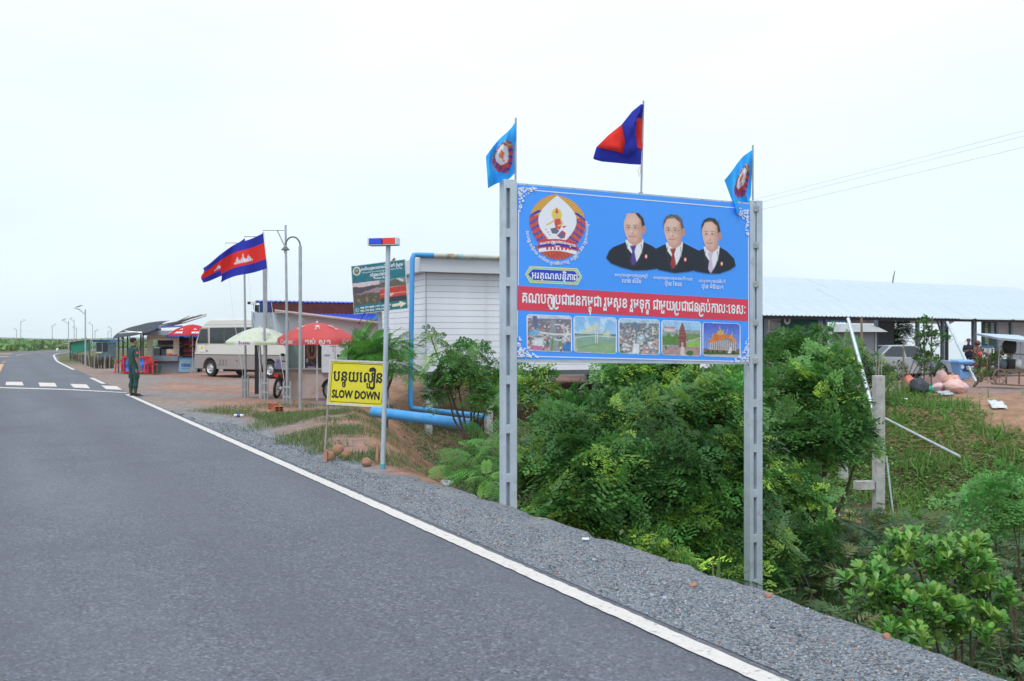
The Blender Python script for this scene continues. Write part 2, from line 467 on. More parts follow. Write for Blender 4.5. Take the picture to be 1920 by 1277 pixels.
def gravel_mat():
    m = bpy.data.materials.new('shoulder_gravel'); m.use_nodes = True; t = m.node_tree; b = t.nodes['Principled BSDF']
    g = t.nodes.new('ShaderNodeNewGeometry')
    v = t.nodes.new('ShaderNodeTexVoronoi'); v.inputs['Scale'].default_value = 75.; v.inputs['Randomness'].default_value = 1
    t.links.new(g.outputs['Position'], v.inputs['Vector'])
    sc = t.nodes.new('ShaderNodeSeparateColor'); t.links.new(v.outputs['Color'], sc.inputs[0])
    cr = t.nodes.new('ShaderNodeValToRGB'); e = cr.color_ramp.elements
    e[0].position = 0; e[0].color = (.055, .063, .078, 1); e[1].position = 1; e[1].color = (.44, .47, .51, 1)
    for p, c in ((.45, (.165, .188, .222, 1)), (.8, (.25, .278, .32, 1)), (.97, (.33, .26, .22, 1))):
        q = e.new(p); q.color = c
    t.links.new(sc.outputs[0], cr.inputs[0])
    n = t.nodes.new('ShaderNodeTexNoise'); n.inputs['Scale'].default_value = 1.7; n.inputs['Detail'].default_value = 7
    t.links.new(g.outputs['Position'], n.inputs['Vector'])
    mr = t.nodes.new('ShaderNodeMapRange'); mr.inputs[1].default_value = .55; mr.inputs[2].default_value = .75; mr.inputs[4].default_value = .5
    t.links.new(n.outputs['Fac'], mr.inputs[0])
    mx = t.nodes.new('ShaderNodeMix'); mx.data_type = 'RGBA'; mx.inputs[7].default_value = (.31, .31, .305, 1)
    t.links.new(cr.outputs[0], mx.inputs[6]); t.links.new(mr.outputs[0], mx.inputs[0])
    t.links.new(mx.outputs[2], b.inputs['Base Color']); b.inputs['Roughness'].default_value = .9; b.inputs['Specular IOR Level'].default_value = .3
    bu = t.nodes.new('ShaderNodeBump'); bu.inputs['Strength'].default_value = 1.; bu.inputs['Distance'].default_value = .012
    t.links.new(v.outputs['Distance'], bu.inputs['Height']); bu.invert = True
    t.links.new(bu.outputs[0], b.inputs['Normal'])
    return m
GM = gravel_mat()
# shoulder: ragged outer edge, narrowing where the verge begins
srow = []
for s in np.arange(-13, 21, .16):
    wd = (.97 if s < 6.5 else .97 - .45 * sstep((s - 6.5) / 3.) - .35 * sstep((s - 13) / 7.)) + .05 * math.sin(s * 5.1) + .04 * math.sin(s * 11.7 + 1) + .025 * math.sin(s * 23.)
    row = []
    for t in (0, .2, .4, .6, .8, 1., 1.13, 1.26, 1.36):
        d = .13 + (wd - .13) * t; p = P0 + U * s + NR * d
        row.append((p[0], p[1], (.008 if t < 1 else min(.008, Hs(p[0], p[1]) + .012)) + (.004 * math.sin(31 * s + 17 * t) if t > .1 else 0) - (.05 if t > 1.3 else 0)))
    srow.append(row)
props(MB().sheet(srow).build('gravel_shoulder', GM, smooth=True), kind='structure')
PW = mat('road_paint_white', (.60, .555, .53), .75, 0, .06, 40, col2=(.20, .20, .21), c2amt=.2, c2scale=22., bump=.2, bscale=90)
PY = mat('road_paint_orange', (.58, .33, .17), .75, 0, .12, 30, col2=(.2, .17, .15), c2amt=.3, c2scale=9.)
def rag_line(name, s_lo, s_hi, d0, d1, m, z=.0125, step=.07):
    rows = []
    for s in np.arange(s_lo, s_hi, step):
        a = P0 + U * s + NR * (d0 + rnd.uniform(-.006, .006)); b = P0 + U * s + NR * (d1 + rnd.uniform(-.006, .006))
        rows.append([(a[0], a[1], z), (b[0], b[1], z)])
    return props(MB().sheet(rows).build(name, m), kind='structure')
rag_line('edge_line', -13, 29.2, -.068, .068, PW)
strip_e = strip('edge_line', -.09, .08, .0125, PW, 14 + 36.5, 14 + 45); props(strip_e, kind='structure')
props(strip('edge_line', -.10, .08, .0125, PW, 14 + 57, 14 + 165), kind='structure')
ds = [(40, 76)] + [(k, k + 2.6) for k in np.arange(80, 118, 5.)] + [(120, 330)]
for a, b in ds:
    props(strip('center_line', -3.95, -3.72, .0125, PY, 14 + a, 14 + b), kind='structure')
props(strip('edge_line', -8.2, -8.05, .0125, PW, 14 + 130, 14 + 380), kind='structure')
def ground_poly(name, px, m, z=.0125):
    return props(MB().add([G(x, y, z) for x, y in px], [tuple(range(len(px)))]).build(name, m), kind='structure')
PW2 = mat('crosswalk_paint', (.62, .565, .54), .75, 0, .12, 20, col2=(.25, .22, .2), c2amt=.35, c2scale=6.)
for q in ([(11.5, 716), (41.5, 716), (44.5, 722.6), (10.5, 722)], [(72, 717.3), (103, 718), (107, 725), (75, 724.5)], [(131.5, 719.7), (162, 720.8), (169, 728), (138, 726.6)], [(189.5, 722.6), (219, 724), (229, 731), (199, 729.6)]):
    ground_poly('crosswalk_stripe', q, PW2)
ground_poly('stop_line', [(-60, 724.3), (120, 729.2), (236, 735.6), (240, 736.8), (120, 730.8), (-60, 726)], PW2)
for y0, x1 in ((668.2, 17), (663.2, 22)):
    ground_poly('side_road_line', [(-40, y0), (x1, y0), (x1, y0 + .9), (-40, y0 + 1.)], PY)
# side road surface joining from the left
props(MB().add([(-95, 78, .0), (-30, 66, .0), (-50, 110, .0), (-110, 118, .0)], [(0, 1, 2, 3)]).build('side_road', AS), kind='structure')
# loose chippings on the shoulder and its broken lip
oc = np.array([(1, 0, 0), (-1, 0, 0), (0, 1, 0), (0, -1, 0), (0, 0, .8), (0, 0, -.8)], float)
of = np.array([(0, 2, 4), (2, 1, 4), (1, 3, 4), (3, 0, 4), (2, 0, 5), (1, 2, 5), (3, 1, 5), (0, 3, 5)])
n = 26000
s = -3 + 20 * rng.random(n) ** 1.5; d = .12 + 1.02 * rng.random(n) ** .8
d = np.where(s > 7, .1 + (d - .1) * .6, d)
pp = P0 + U * s[:, None] + NR * d[:, None]
hz = H(pp[:, 0], pp[:, 1]); hz = np.where(d < .85, .006, np.minimum(hz, .0))
sz = rng.uniform(.004, .0105, n) * np.where(rng.random(n) < .03, 1.9, 1)
rm = frames(rng.normal(size=(n, 3)), rng.normal(size=(n, 3))); rm = rm * rng.uniform(.6, 1.3, (n, 1, 3))
g_ = rng.uniform(.09, .42, n); cc = np.stack([g_ * .92, g_ * 1., g_ * 1.14], 1)
red = rng.random(n) < .03; cc[red] = np.array((.42, .16, .085)) * rng.uniform(.7, 1.2, (red.sum(), 1))
V, F, C = inst(oc, of, np.c_[pp, hz + sz * .35], rm, sz, cc)
props(np_mesh('loose_gravel', V, F, vmat('chips', .85, .3), C), 'loose grey stone chippings strewn over the road shoulder', 'gravel', kind='stuff')
# ------------------------------------------------------------------ lettering
_GL = {}
def glyph(ch, bold=.0):
    k = (ch, bold)
    if k in _GL: return _GL[k]
    c = bpy.data.curves.new('g', 'FONT'); c.body = ch; c.size = 1; c.offset = bold; c.resolution_u = 2
    o = bpy.data.objects.new('g', c); COL.objects.link(o)
    bpy.context.view_layer.update()
    dg = bpy.context.evaluated_depsgraph_get(); e = o.evaluated_get(dg); me = e.to_mesh()
    v = np.array([q.co[:2] for q in me.vertices]).reshape(-1, 2); f = [tuple(p.vertices) for p in me.polygons]
    e.to_mesh_clear(); bpy.data.objects.remove(o); bpy.data.curves.remove(c)
    _GL[k] = (v, f)
    return _GL[k]
ADV = {'ក': .62, 'ស': .93, 'ល': .93, 'ណ': .93, 'ឃ': .93, 'ញ': .97, 'យ': .93, 'ហ': .93, 'ឈ': .97}
def fatten(V, F, b):
    n = len(V); Vs = []; Fs = []
    for k, (dx, dy) in enumerate(((0, 0), (b, 0), (-b, 0), (0, b), (0, -b)) if b > .004 else ((0, 0),)):
        Vs.append(np.c_[V[:, 0] + dx, V[:, 1] + dy, np.full(n, k * .0002)]); Fs += [tuple(i + k * n for i in f) for f in F]
    return np.vstack(Vs), Fs
def khmer(text, bold=.012):
    """places Khmer glyphs one by one (vowel order, marks, small subscript letters). returns V,F,width"""
    V = []; F = []; n = [0]
    def put(ch, dx, dy=0., sx=1., sy=None):
        v, f = glyph(ch); sy = sx if sy is None else sy
        if not len(v): return 0
        V.append(np.c_[v[:, 0] * sx + dx, v[:, 1] * sy + dy]); F.extend([tuple(i + n[0] for i in q) for q in f]); n[0] += len(v)
    def strokes(pts, th):
        for (a, b) in zip(pts[:-1], pts[1:]):
            a = np.array(a); b = np.array(b); t = (b - a) / (np.hypot(*(b - a)) + 1e-9); q = np.array((-t[1], t[0])) * th / 2; t = t * th * .3
            V.append(np.array([a - q - t, b - q + t, b + q + t, a + q - t])); F.append(tuple(range(n[0], n[0] + 4))); n[0] += 4
    # clusters
    cl = []; i = 0
    while i < len(text):
        ch = text[i]
        if ch == '\u17d2' and cl and i + 1 < len(text): cl[-1][1].append(text[i + 1]); i += 2; continue
        if 0x17b6 <= ord(ch) <= 0x17d1 and cl and ch not in 'ៈ': cl[-1][2].append(ch); i += 1; continue
        cl.append([ch, [], []]); i += 1
    x = 0.
    th = .085 + bold
    for base, subs, vow in cl:
        if base == ' ': x += .28; continue
        pre = [q for q in vow if q in 'េែៃោើឿៀ']
        if pre:
            put({'ែ': 'ែ', 'ៃ': 'ៃ'}.get(pre[0], 'េ'), x); v, _ = glyph({'ែ': 'ែ', 'ៃ': 'ៃ'}.get(pre[0], 'េ')); x += v[:, 0].max() + .05
        if 'រ' in subs:
            strokes([(x + .05, .42), (x + .05, -.2), (x + .14, -.27), (x + .34, -.27), (x + .42, -.2)], th); x += .10
        bv, _ = glyph(base)
        if not len(bv): continue
        bx = x; put(base, x); wdt = bv[:, 0].max() + .07; mid = bx + (bv[:, 0].min() + bv[:, 0].max()) / 2
        for q in subs:
            if q == 'រ': continue
            if q in 'សយឃ':
                strokes([(mid - .12, -.1), (mid - .02, -.16), (mid + .06, -.3), (mid + .26, -.3), (mid + .33, -.2), (mid + .33, .52)], th); wdt += .1
            else:
                qv, _ = glyph(q); s_ = .56; w_ = (qv[:, 0].min() + qv[:, 0].max()) / 2 * s_
                put(q, mid - w_, -.36, s_, .5)
        x += wdt
        for q in vow:
            if q in 'េែៃ': continue
            if q in 'ាោ': put('ា', x + .0); x += .19
            elif q in 'ើឿ': put('ឺ' if q == 'ឿ' else 'ិ', x + .06)
            else:
                dy = -.33 if (subs and q in 'ុូួ' and subs != ['រ']) else 0
                gv, _ = glyph(q)
                put(q, mid + .3 if len(gv) and gv[:, 0].max() < 0 else x, dy)
        if 'ឿ' in vow:
            strokes([(x + .03, .8), (x + .03, -.3), (x - .12, -.38), (x - .25, -.33)], th); x += .1
    V = np.vstack(V) if V else np.zeros((0, 2))
    V, F = fatten(V, F, bold)
    return V, F, x
def latin(text, bold=.0):
    v, f = glyph(text)
    v, f = fatten(v, f, bold)
    return v, f, (v[:, 0].max() if len(v) else 0)

class Plane:
    """a flat board in the scene; maps photo pixels onto it"""
    def __init__(s, o, ux, uy):
        s.o = Vector(o); s.ux = Vector(ux).normalized(); s.uy = Vector(uy).normalized(); s.n = s.ux.cross(s.uy).normalized()
        if s.n.dot(Vector((0, 0, EYE)) - s.o) < 0: s.n = -s.n
    def uv(s, x, y):
        d = P(x, y, 1.0) - Vector((0, 0, EYE)); e = Vector((0, 0, EYE))
        t = (s.o - e).dot(s.n) / d.dot(s.n); q = e + d * t - s.o
        return q.dot(s.ux), q.dot(s.uy)
    def at(s, u, v, h=0.): return s.o + s.ux * u + s.uy * v + s.n * h

def lettering(pl, V, F, box, m, parent, name='lettering', h=.004, curve=None, org=Vector((0, 0, 0))):
    """box: (u0, vbase, u1, vtop) the x extent and the letter body height 0..0.6"""
    u0, v0, u1, v1 = box; xs = V[:, 0]; a, b = xs.min(), xs.max()
    sx = (u1 - u0) / max(b - a, 1e-6); sy = (v1 - v0) / .6
    pts = [pl.at(u0 + (x - a) * sx, v0 + y * sy, h + e) - org for x, y, e in V] if curve is None else [pl.at(*curve((x - a) / (b - a), y), h + e) - org for x, y, e in V]
    mb = MB().add(pts, F); return mb.build(name, m, parent)

# ------------------------------------------------------------------ colour canvas (for flat print)
class Canvas:
    def __init__(s, w, h, bgc, ext):          # ext: (u0,v0,u1,v1)
        s.w, s.h, s.ext = w, h, ext
        s.a = np.zeros((h, w, 3)) + np.array(bgc); s.al = np.zeros((h, w))
        u = np.linspace(ext[0], ext[2], w); v = np.linspace(ext[1], ext[3], h)
        s.Ug, s.Vg = np.meshgrid(u, v)
        s.px = (ext[2] - ext[0]) / w
    def _put(s, msk, c, al=1.):
        msk = np.clip(msk, 0, 1) * al; c = np.asarray(c, float)
        s.a = s.a * (1 - msk[..., None]) + c * msk[..., None]; s.al = np.maximum(s.al, msk)
    def poly(s, pts, c, al=1.):
        pts = np.array(pts); acc = np.zeros(s.Ug.shape); o = s.px * .25
        for dx, dy in ((-o, -o), (o, -o), (-o, o), (o, o)): acc += in_poly(s.Ug + dx, s.Vg + dy, pts)
        s._put(acc / 4, c, al)
    def ell(s, c0, r, c, al=1., soft=None, rot=0.):
        x = s.Ug - c0[0]; y = s.Vg - c0[1]; ca, sa = math.cos(rot), math.sin(rot); x, y = x * ca + y * sa, -x * sa + y * ca
        d = np.hypot(x / r[0], y / r[1]); w_ = soft if soft else s.px * .7 / min(r)
        s._put((1 - d) / w_ + .5, c, al)
    def line(s, pts, th, c, al=1.):
        d = dist_poly(s.Ug, s.Vg, np.array(pts)); s._put((th / 2 - d) / (s.px * .8) + .5, c, al)
    def fn(s, f, msk=None, al=1.):
        c = f(s.Ug, s.Vg); s._put(np.ones(s.Ug.shape) if msk is None else msk, c, al)
    def mesh(s, name, pl, m, parent, h=.003, org=Vector((0, 0, 0)), cut=True):
        o = np.array(pl.o - org + pl.n * h); V = o + s.Ug[..., None] * np.array(pl.ux) + s.Vg[..., None] * np.array(pl.uy)
        i, j = np.meshgrid(np.arange(s.h - 1), np.arange(s.w - 1), indexing='ij'); w = s.w
        F = np.stack([i * w + j, i * w + j + 1, (i + 1) * w + j + 1, (i + 1) * w + j], -1).reshape(-1, 4)
        if cut:
            a = s.al.reshape(-1); F = F[a[F].max(1) > .02]
            used = np.unique(F); mp_ = np.zeros(s.w * s.h, int); mp_[used] = np.arange(len(used)); F = mp_[F]
            return np_mesh(name, V.reshape(-1, 3)[used], F, m, s.a.reshape(-1, 3)[used], parent)
        return np_mesh(name, V.reshape(-1, 3), F, m, s.a.reshape(-1, 3), parent)

galv = mat('galvanised_steel', (.50, .565, .64), .45, .35, .09, 5., col2=(.40, .43, .47), c2amt=.2, c2scale=6., bump=.06, bscale=30)
galv_d = mat('weathered_steel', (.40, .42, .44), .55, .35, .18, 6., col2=(.25, .17, .12), c2amt=.15, c2scale=5.)
PRINT = vmat('printed_vinyl', .42, .35)
WHITE_INK = mat('white_ink', (.80, .84, .90), .5, 0, .03)

# ------------------------------------------------------------------ billboard
YL, YR = 10.3, 11.46
TL, BL = P(971, 346, YL), P(969, 673, YL); TR, BR = P(1411.5, 383, YR), P(1411.5, 677.5, YR)
BB = Plane(BL, BR - BL, TL - BL)
BW = (BR - BL).length; BH = (TL - BL).length
org = Vector(((BL.x + BR.x) / 2, (BL.y + BR.y) / 2, Hs((BL.x + BR.x) / 2, (BL.y + BR.y) / 2)))
bill = thing('billboard', 'large blue roadside billboard with emblem and three portraits on two steel posts', 'billboard', org)
BLUE = (.066, .335, 1.0)
def slab(pl, u0, v0, u1, v1, h0, h1, org): return [pl.at(a, b, h) - org for h in (h0, h1) for a, b in ((u0, v0), (u1, v0), (u1, v1), (u0, v1))]
MB().hexa(slab(BB, 0, 0, BW, BH, -.012, 0, org)).build('panel', mat('blue_vinyl', BLUE, .38, 0, .035, .8, spec=.4, bump=.02, bscale=2.), bill)
fr = MB()
for (a, b, c, d) in ((-.03, -.035, BW + .03, -.001), (-.03, BH + .001, BW + .03, BH + .018), (-.03, 0, -.001, BH), (BW + .001, 0, BW + .03, BH)):
    fr.hexa(slab(BB, a, b, c, d, -.05, -.004, org))
for k in range(1, 4): fr.hexa(slab(BB, BW * k / 4 - .02, 0, BW * k / 4 + .02, BH, -.05, -.013, org))
fr.build('frame', galv, bill)
for i in range(11): MB().ell(BB.at(BW * (i + .4) / 11, BH + .012, -.002) - org, (.008, .008, .006), 6, 4).build('rivet', galv_d, bill)
# posts: two rails joined by batten plates
def post(pl, u_in, wide, ztop, zbot, rails, name='post', first=None, step=.505):
    g = MB(); uvec = pl.ux.copy(); uvec.z = 0; uvec.normalize(); nv = Vector((uvec.y, -uvec.x, 0))
    if nv.y > 0: nv = -nv
    base = pl.at(u_in, 0); base.z = 0
    def bar(a, b, d0, d1, z0, z1):
        p = []
        for z in (z0, z1):
            for (u_, d_) in ((a, d0), (b, d0), (b, d1), (a, d1)):
                q = base + uvec * u_ + nv * d_; q.z = z; p.append(q - org)
        g.hexa(p)
    (a0, a1), (b0, b1) = rails
    bar(a0, a1, -.11, .012, zbot, ztop)
    bar(b0, b1, -.11, .014, zbot, ztop + .003)
    bar(a1, b0, -.06, -.046, zbot, ztop - .002)
    o = g.build(name, galv, bill, bevel=.004)
    g2 = MB(); g = g2; z = first
    while z > zbot + .1:
        if z < ztop: 
            p = []
            for zz in (z - .045, z + .045):
                for (u_, d_) in ((a1 - .012, -.044), (b0 + .012, -.044), (b0 + .012, .008), (a1 - .012, .008)):
                    q = base + uvec * u_ + nv * d_; q.z = zz; p.append(q - org)
            bt = MB().hexa(p).build('batten_plate', galv, o, bevel=.004)
        z -= step
    return o
zL = Hs(BL.x, BL.y)
post(BB, 0, .155, P(958, 338, YL).z, min(zL, -.2) - .4, ((-.150, -.122), (-.078, -.002)), first=P(958, 346, YL).z)
zR = Hs(BR.x, BR.y)
post(BB, BW, .19, P(1425, 376, YR).z, zR - .3, ((-.045, -.002 + .008), (.048, .128)), first=P(1415, 672, YR).z, step=.519)
mb = MB()
for y in (386, 455, 528, 600, 671):
    u, v = BB.uv(1414, y)
    c = MB().hexa(slab(BB, BW - .005, v - .035, BW + .06, v + .035, .003, .022, org)); c.box(BB.at(BW + .015, v + .012, .024) - org, (.014, .01, .014)); c.box(BB.at(BW + .04, v - .014, .024) - org, (.014, .01, .014))
    c.build('clamp', galv_d, bill, bevel=.003)

uv = BB.uv
# red band and thin white border
band = [uv(973, 536), uv(1404, 556.5), uv(1403, 597), uv(971, 581)]
MB().add([BB.at(u, v, .0022) - org for u, v in band], [(0, 1, 2, 3)]).build('red_band', mat('red_vinyl', (.70, .056, .098), .4, 0, .03, 1.), bill)
def ribbon(pts, th, h, m, name, parent, org):
    g = MB()
    for a, b in zip(pts[:-1], pts[1:]):
        a = Vector(a); b = Vector(b); t = (b - a).normalized(); q = Vector((-t.y, t.x)) * th / 2; e = t * th / 2
        g.add([BB.at(*(p), h) - org for p in (a - q - e, b - q + e, b + q + e, a + q - e)], [(0, 1, 2, 3)])
    return g.build(name, m, parent)
ribbon([uv(1007, 357), uv(1392, 386)], .010, .003, WHITE_INK, 'border_line', bill, org)
ribbon([uv(975, 395), uv(973, 534)], .010, .003, WHITE_INK, 'border_line', bill, org)
ribbon([uv(971, 583), uv(970, 632)], .010, .003, WHITE_INK, 'border_line', bill, org)
ribbon([uv(1005, 668), uv(1376, 672.5)], .010, .003, WHITE_INK, 'border_line', bill, org)
ribbon([uv(1405, 430), uv(1404, 640)], .010, .003, WHITE_INK, 'border_line', bill, org)
# floral corner pieces
def corner(px, py, sx, sy, nx, ny):
    g = MB(); r2 = random.Random(int(px))
    for k in range(150):
        a, b = r2.random() ** 1.3, r2.random() ** 1.3
        if (a + b) > 1.02 or (a * b > .13): continue
        u, v = uv(px + sx * a * nx, py + sy * b * ny); s_ = r2.uniform(.007, .015); th = r2.uniform(0, 3.14)
        pts = []
        for i in range(7):
            t = i / 7 * 6.283; rr = s_ * (1 + .45 * math.cos(2 * t)); pts.append(BB.at(u + rr * math.cos(t + th), v + rr * .7 * math.sin(t + th), .0026 + .00012 * k) - org)
        g.add(pts, [tuple(range(7))])
    g.build('corner_flower', WHITE_INK, bill)
corner(975, 352, 1, 1, 34, 46); corner(1404, 389, -1, 1, 24, 48); corner(971, 669, 1, -1, 36, 42); corner(1403, 674, -1, -1, 34, 46)
# main slogan and captions
sl = 'គណបក្សប្រជាជនកម្ពុជា រួមសុខ រួមទុក្ខ ជាមួយប្រជាជនគ្រប់កាលៈទេសៈ'
V, F, W_ = khmer(sl, .022)
a = uv(980, 567); b = uv(1398, 584)
lettering(BB, V, F, None or (a[0], 0, b[0], .6), WHITE_INK, bill, 'slogan', .0045, curve=lambda t, y: (a[0] + (b[0] - a[0]) * t, a[1] + (b[1] - a[1]) * t + y * .165), org=org)
def caption(text, x0, x1, y, hpx, bold=.0, m=WHITE_INK, name='caption'):
    V, F, _ = khmer(text, bold); a = uv(x0, y); b = uv(x1, y); sy = (uv(x0, y - hpx)[1] - a[1]) / .6
    tilt = 22. / 432
    lettering(BB, V, F, (0, 0, 1, 1), m, bill, name, .0046, curve=lambda t, q: (a[0] + (b[0] - a[0]) * t, a[1] + q * sy), org=org)
caption('សម្តេចអគ្គមហាពញាចក្រី', 1154, 1215, 515.5, 4.6, .01); caption('ហេង សំរិន', 1167, 1203, 527.5, 6.5, .012)
caption('សម្តេចអគ្គមហាសេនាបតីតេជោ', 1227, 1299, 520, 4.6, .01); caption('ហ៊ុន សែន', 1247, 1279, 532, 6.5, .012)
caption('សម្តេចមហាបវរធិបតី', 1312, 1361, 525, 4.6, .01); caption('ហ៊ុន ម៉ាណែត', 1316, 1357, 536.5, 6.5, .012)
# cartouche
def cart_pts(x0, x1, yc, hh, e):
    pts = []
    L = [(x0 + 9, -hh), (x0 + 4, -hh * .45), (x0, 0), (x0 + 4, hh * .45), (x0 + 9, hh), (x1 - 9, hh), (x1 - 4, hh * .45), (x1, 0), (x1 - 4, -hh * .45), (x1 - 9, -hh)]
    return [uv(x, yc + y + (x - 1040) * .035) for x, y in L]
YEL = (.80, .72, .28)
for i, (g_, c_) in enumerate(((0, YEL), (1.8, (.25, .62, .55)), (4.2, YEL), (5.4, (.02, .06, .55)))):
    pts = cart_pts(986 + g_, 1093 - g_, 516, 15.5 - g_, 0)
    MB().add([BB.at(u, v, .0024 + .0007 * i) - org for u, v in pts], [tuple(range(len(pts)))]).build('cartouche', mat('cartouche_ink_%d' % i, c_, .45, 0, .15 if i == 1 else .04, 60 if i == 1 else 4), bill)
caption('អរគុណសន្តិភាព', 998, 1084, 521.5, 11., .02, name='cartouche_lettering')
# ---- emblem
def edge_curve(t):      # outline of the pointed oval, 0 top .. 1 bottom, half width
    return math.sin(math.pi * min(1, max(0, t)) ** .80) ** .72
ec = (1047.5, 425.5); cpt = [uv(1047.5 + s_ * 52.5 * edge_curve(t), 364 + 122 * t + s_ * 1.5) for s_, ts in ((1, np.linspace(0, 1, 26)), (-1, np.linspace(1, 0, 26))) for t in ts]
e0 = uv(990, 490); e1 = uv(1104, 360)
cv = Canvas(150, 170, BLUE, (e0[0], e0[1], e1[0], e1[1]))
RED = (.62, .045, .05); GOLD = (.72, .48, .09); DB = (.035, .045, .42)
cv.poly(cpt, RED)
inn = (cv.al > .5)
PXx = np.interp(cv.Ug[0], [e0[0], e1[0]], [990, 1104]); PYy = np.interp(cv.Vg[:, 0], [e0[1], e1[1]], [490, 360])
PXg, PYg = np.meshgrid(PXx, PYy)
ang = np.arctan2(PYg - 430, PXg - 1047.5)
gold = inn & (PYg < 407); cv._put(gold.astype(float), GOLD)
st = (np.sin((np.abs(PXg - 1047.5) * .9 + PYg * 1.15) * 1.1) > .25) & gold; cv._put(st.astype(float), (.55, .11, .05), .75)
st = inn & (PYg >= 398) & (PYg < 470) & (np.sin((PYg - .62 * np.abs(PXg - 1047.5)) * .50 + 1.4) > .22); cv._put(st.astype(float), DB)
sp_ = inn & (PYg >= 405) & (PYg < 466) & (np.sin(PXg * 2.6) * np.sin(PYg * 2.2 + PXg) > .55); cv._put(sp_.astype(float), GOLD, .7)
ic = [uv(1047.5 + s_ * 36 * edge_curve(t ** 1.15) ** 1.5, 366 + 100 * t) for s_, ts in ((1, np.linspace(0, 1, 22)), (-1, np.linspace(1, 0, 22))) for t in ts]
cv.poly(ic, (.80, .82, .90))
Uq = lambda pts: [uv(x, y) for x, y in pts]
# seated figure
px1 = (e1[0] - e0[0]) / 114
cv.ell(uv(1046.5, 401.5), (10 * px1, 10.5 * px1), (.78, .60, .10)); 
cv.poly(Uq([(1046.5, 387), (1043, 399), (1050, 399)]), (.60, .10, .08)); cv.ell(uv(1046.5, 404), (3.4 * px1, 4.4 * px1), (.74, .50, .28))
cv.poly(Uq([(1041, 410), (1054, 409), (1056, 420), (1052, 430), (1044, 427), (1042, 419)]), (.64, .09, .07))
cv.line(Uq([(1042, 412), (1036, 417), (1028, 421)]), 3 * px1, (.74, .52, .2)); cv.line(Uq([(1054, 411), (1057, 419), (1049, 423)]), 3 * px1, (.74, .52, .2))
cv.poly(Uq([(1034, 428), (1044, 426), (1051, 432), (1046, 438), (1037, 437)]), (.17, .15, .22)); cv.poly(Uq([(1046, 441), (1056, 431), (1063, 436), (1061, 445), (1054, 447)]), (.50, .06, .07)); cv.ell(uv(1055, 441), (6 * px1, 5 * px1), (.16, .15, .26))
cv.poly(Uq([(1055, 424), (1065, 422), (1060, 427)]), RED)
for q in ((1026, 430), (1030, 435), (1024, 441), (1033, 440), (1028, 446)): cv.ell(uv(*q), (1.5 * px1, 1.5 * px1), (.66, .35, .34))
# ribbon, cog, base
rb = lambda y0, dy: Uq([(1012 + (1083 - 1012) * t, y0 - 5.5 * math.sin(math.pi * t) + dy + 4 * t) for t in np.linspace(0, 1, 14)])
cv.poly(Uq([(1004, 460), (1091, 463), (1078, 475), (1062, 484), (1047.5, 486.5), (1032, 483), (1015, 474)]), (.50, .03, .05))
msk = (PYg > 462) & (cv.al > .5) & (np.sin(PXg * 1.9 + PYg) * np.sin(PYg * 2.3 - PXg * .7) > .5); cv._put(msk.astype(float), (.74, .42, .10), .8)
cv.poly(rb(466, 0) + rb(466, 7)[::-1], (.80, .82, .90)); 
for k in range(7): cv.poly(Uq([(1026 + 7 * k, 462.5), (1030 + 7 * k, 462.5), (1030 + 7 * k, 468), (1026 + 7 * k, 468)]), (.55, .05, .06))
cv.poly(rb(451, 0) + rb(460.5, 0)[::-1], (.58, .05, .09)); cv.poly(rb(459.5, 0) + rb(463.5, 0)[::-1], DB)
cv.mesh('emblem', BB, PRINT, bill, .0032, org)
V, F, _ = khmer('គណបក្សប្រជាជនកម្ពុជា', .03)
lettering(BB, V, F, (0, 0, 1, 1), WHITE_INK, bill, 'emblem_lettering', .0046, org=org, curve=lambda t, y: (lambda q: (q[0], q[1] + y * .038))(uv(1014 + 67 * t, 459 - 5.5 * math.sin(math.pi * t) + 3.2 * t)))
V, F, _ = khmer('ឯករាជ្យ សន្តិភាព សេរីភាព ប្រជាធិបតេយ្យ អព្យាក្រឹត និង វឌ្ឍនភាពសង្គម', .02)
def arc(t, y):
    an = R(188) + R(185) * t - R(2); rx, ry = 56.5, 67.; r_ = 1 - .075 * (y - .3) / .6
    return uv(1046.5 + rx * r_ * math.cos(an), 426 - ry * r_ * math.sin(an))
lettering(BB, V, F, (0, 0, 1, 1), WHITE_INK, bill, 'arc_lettering', .0042, org=org, curve=arc)

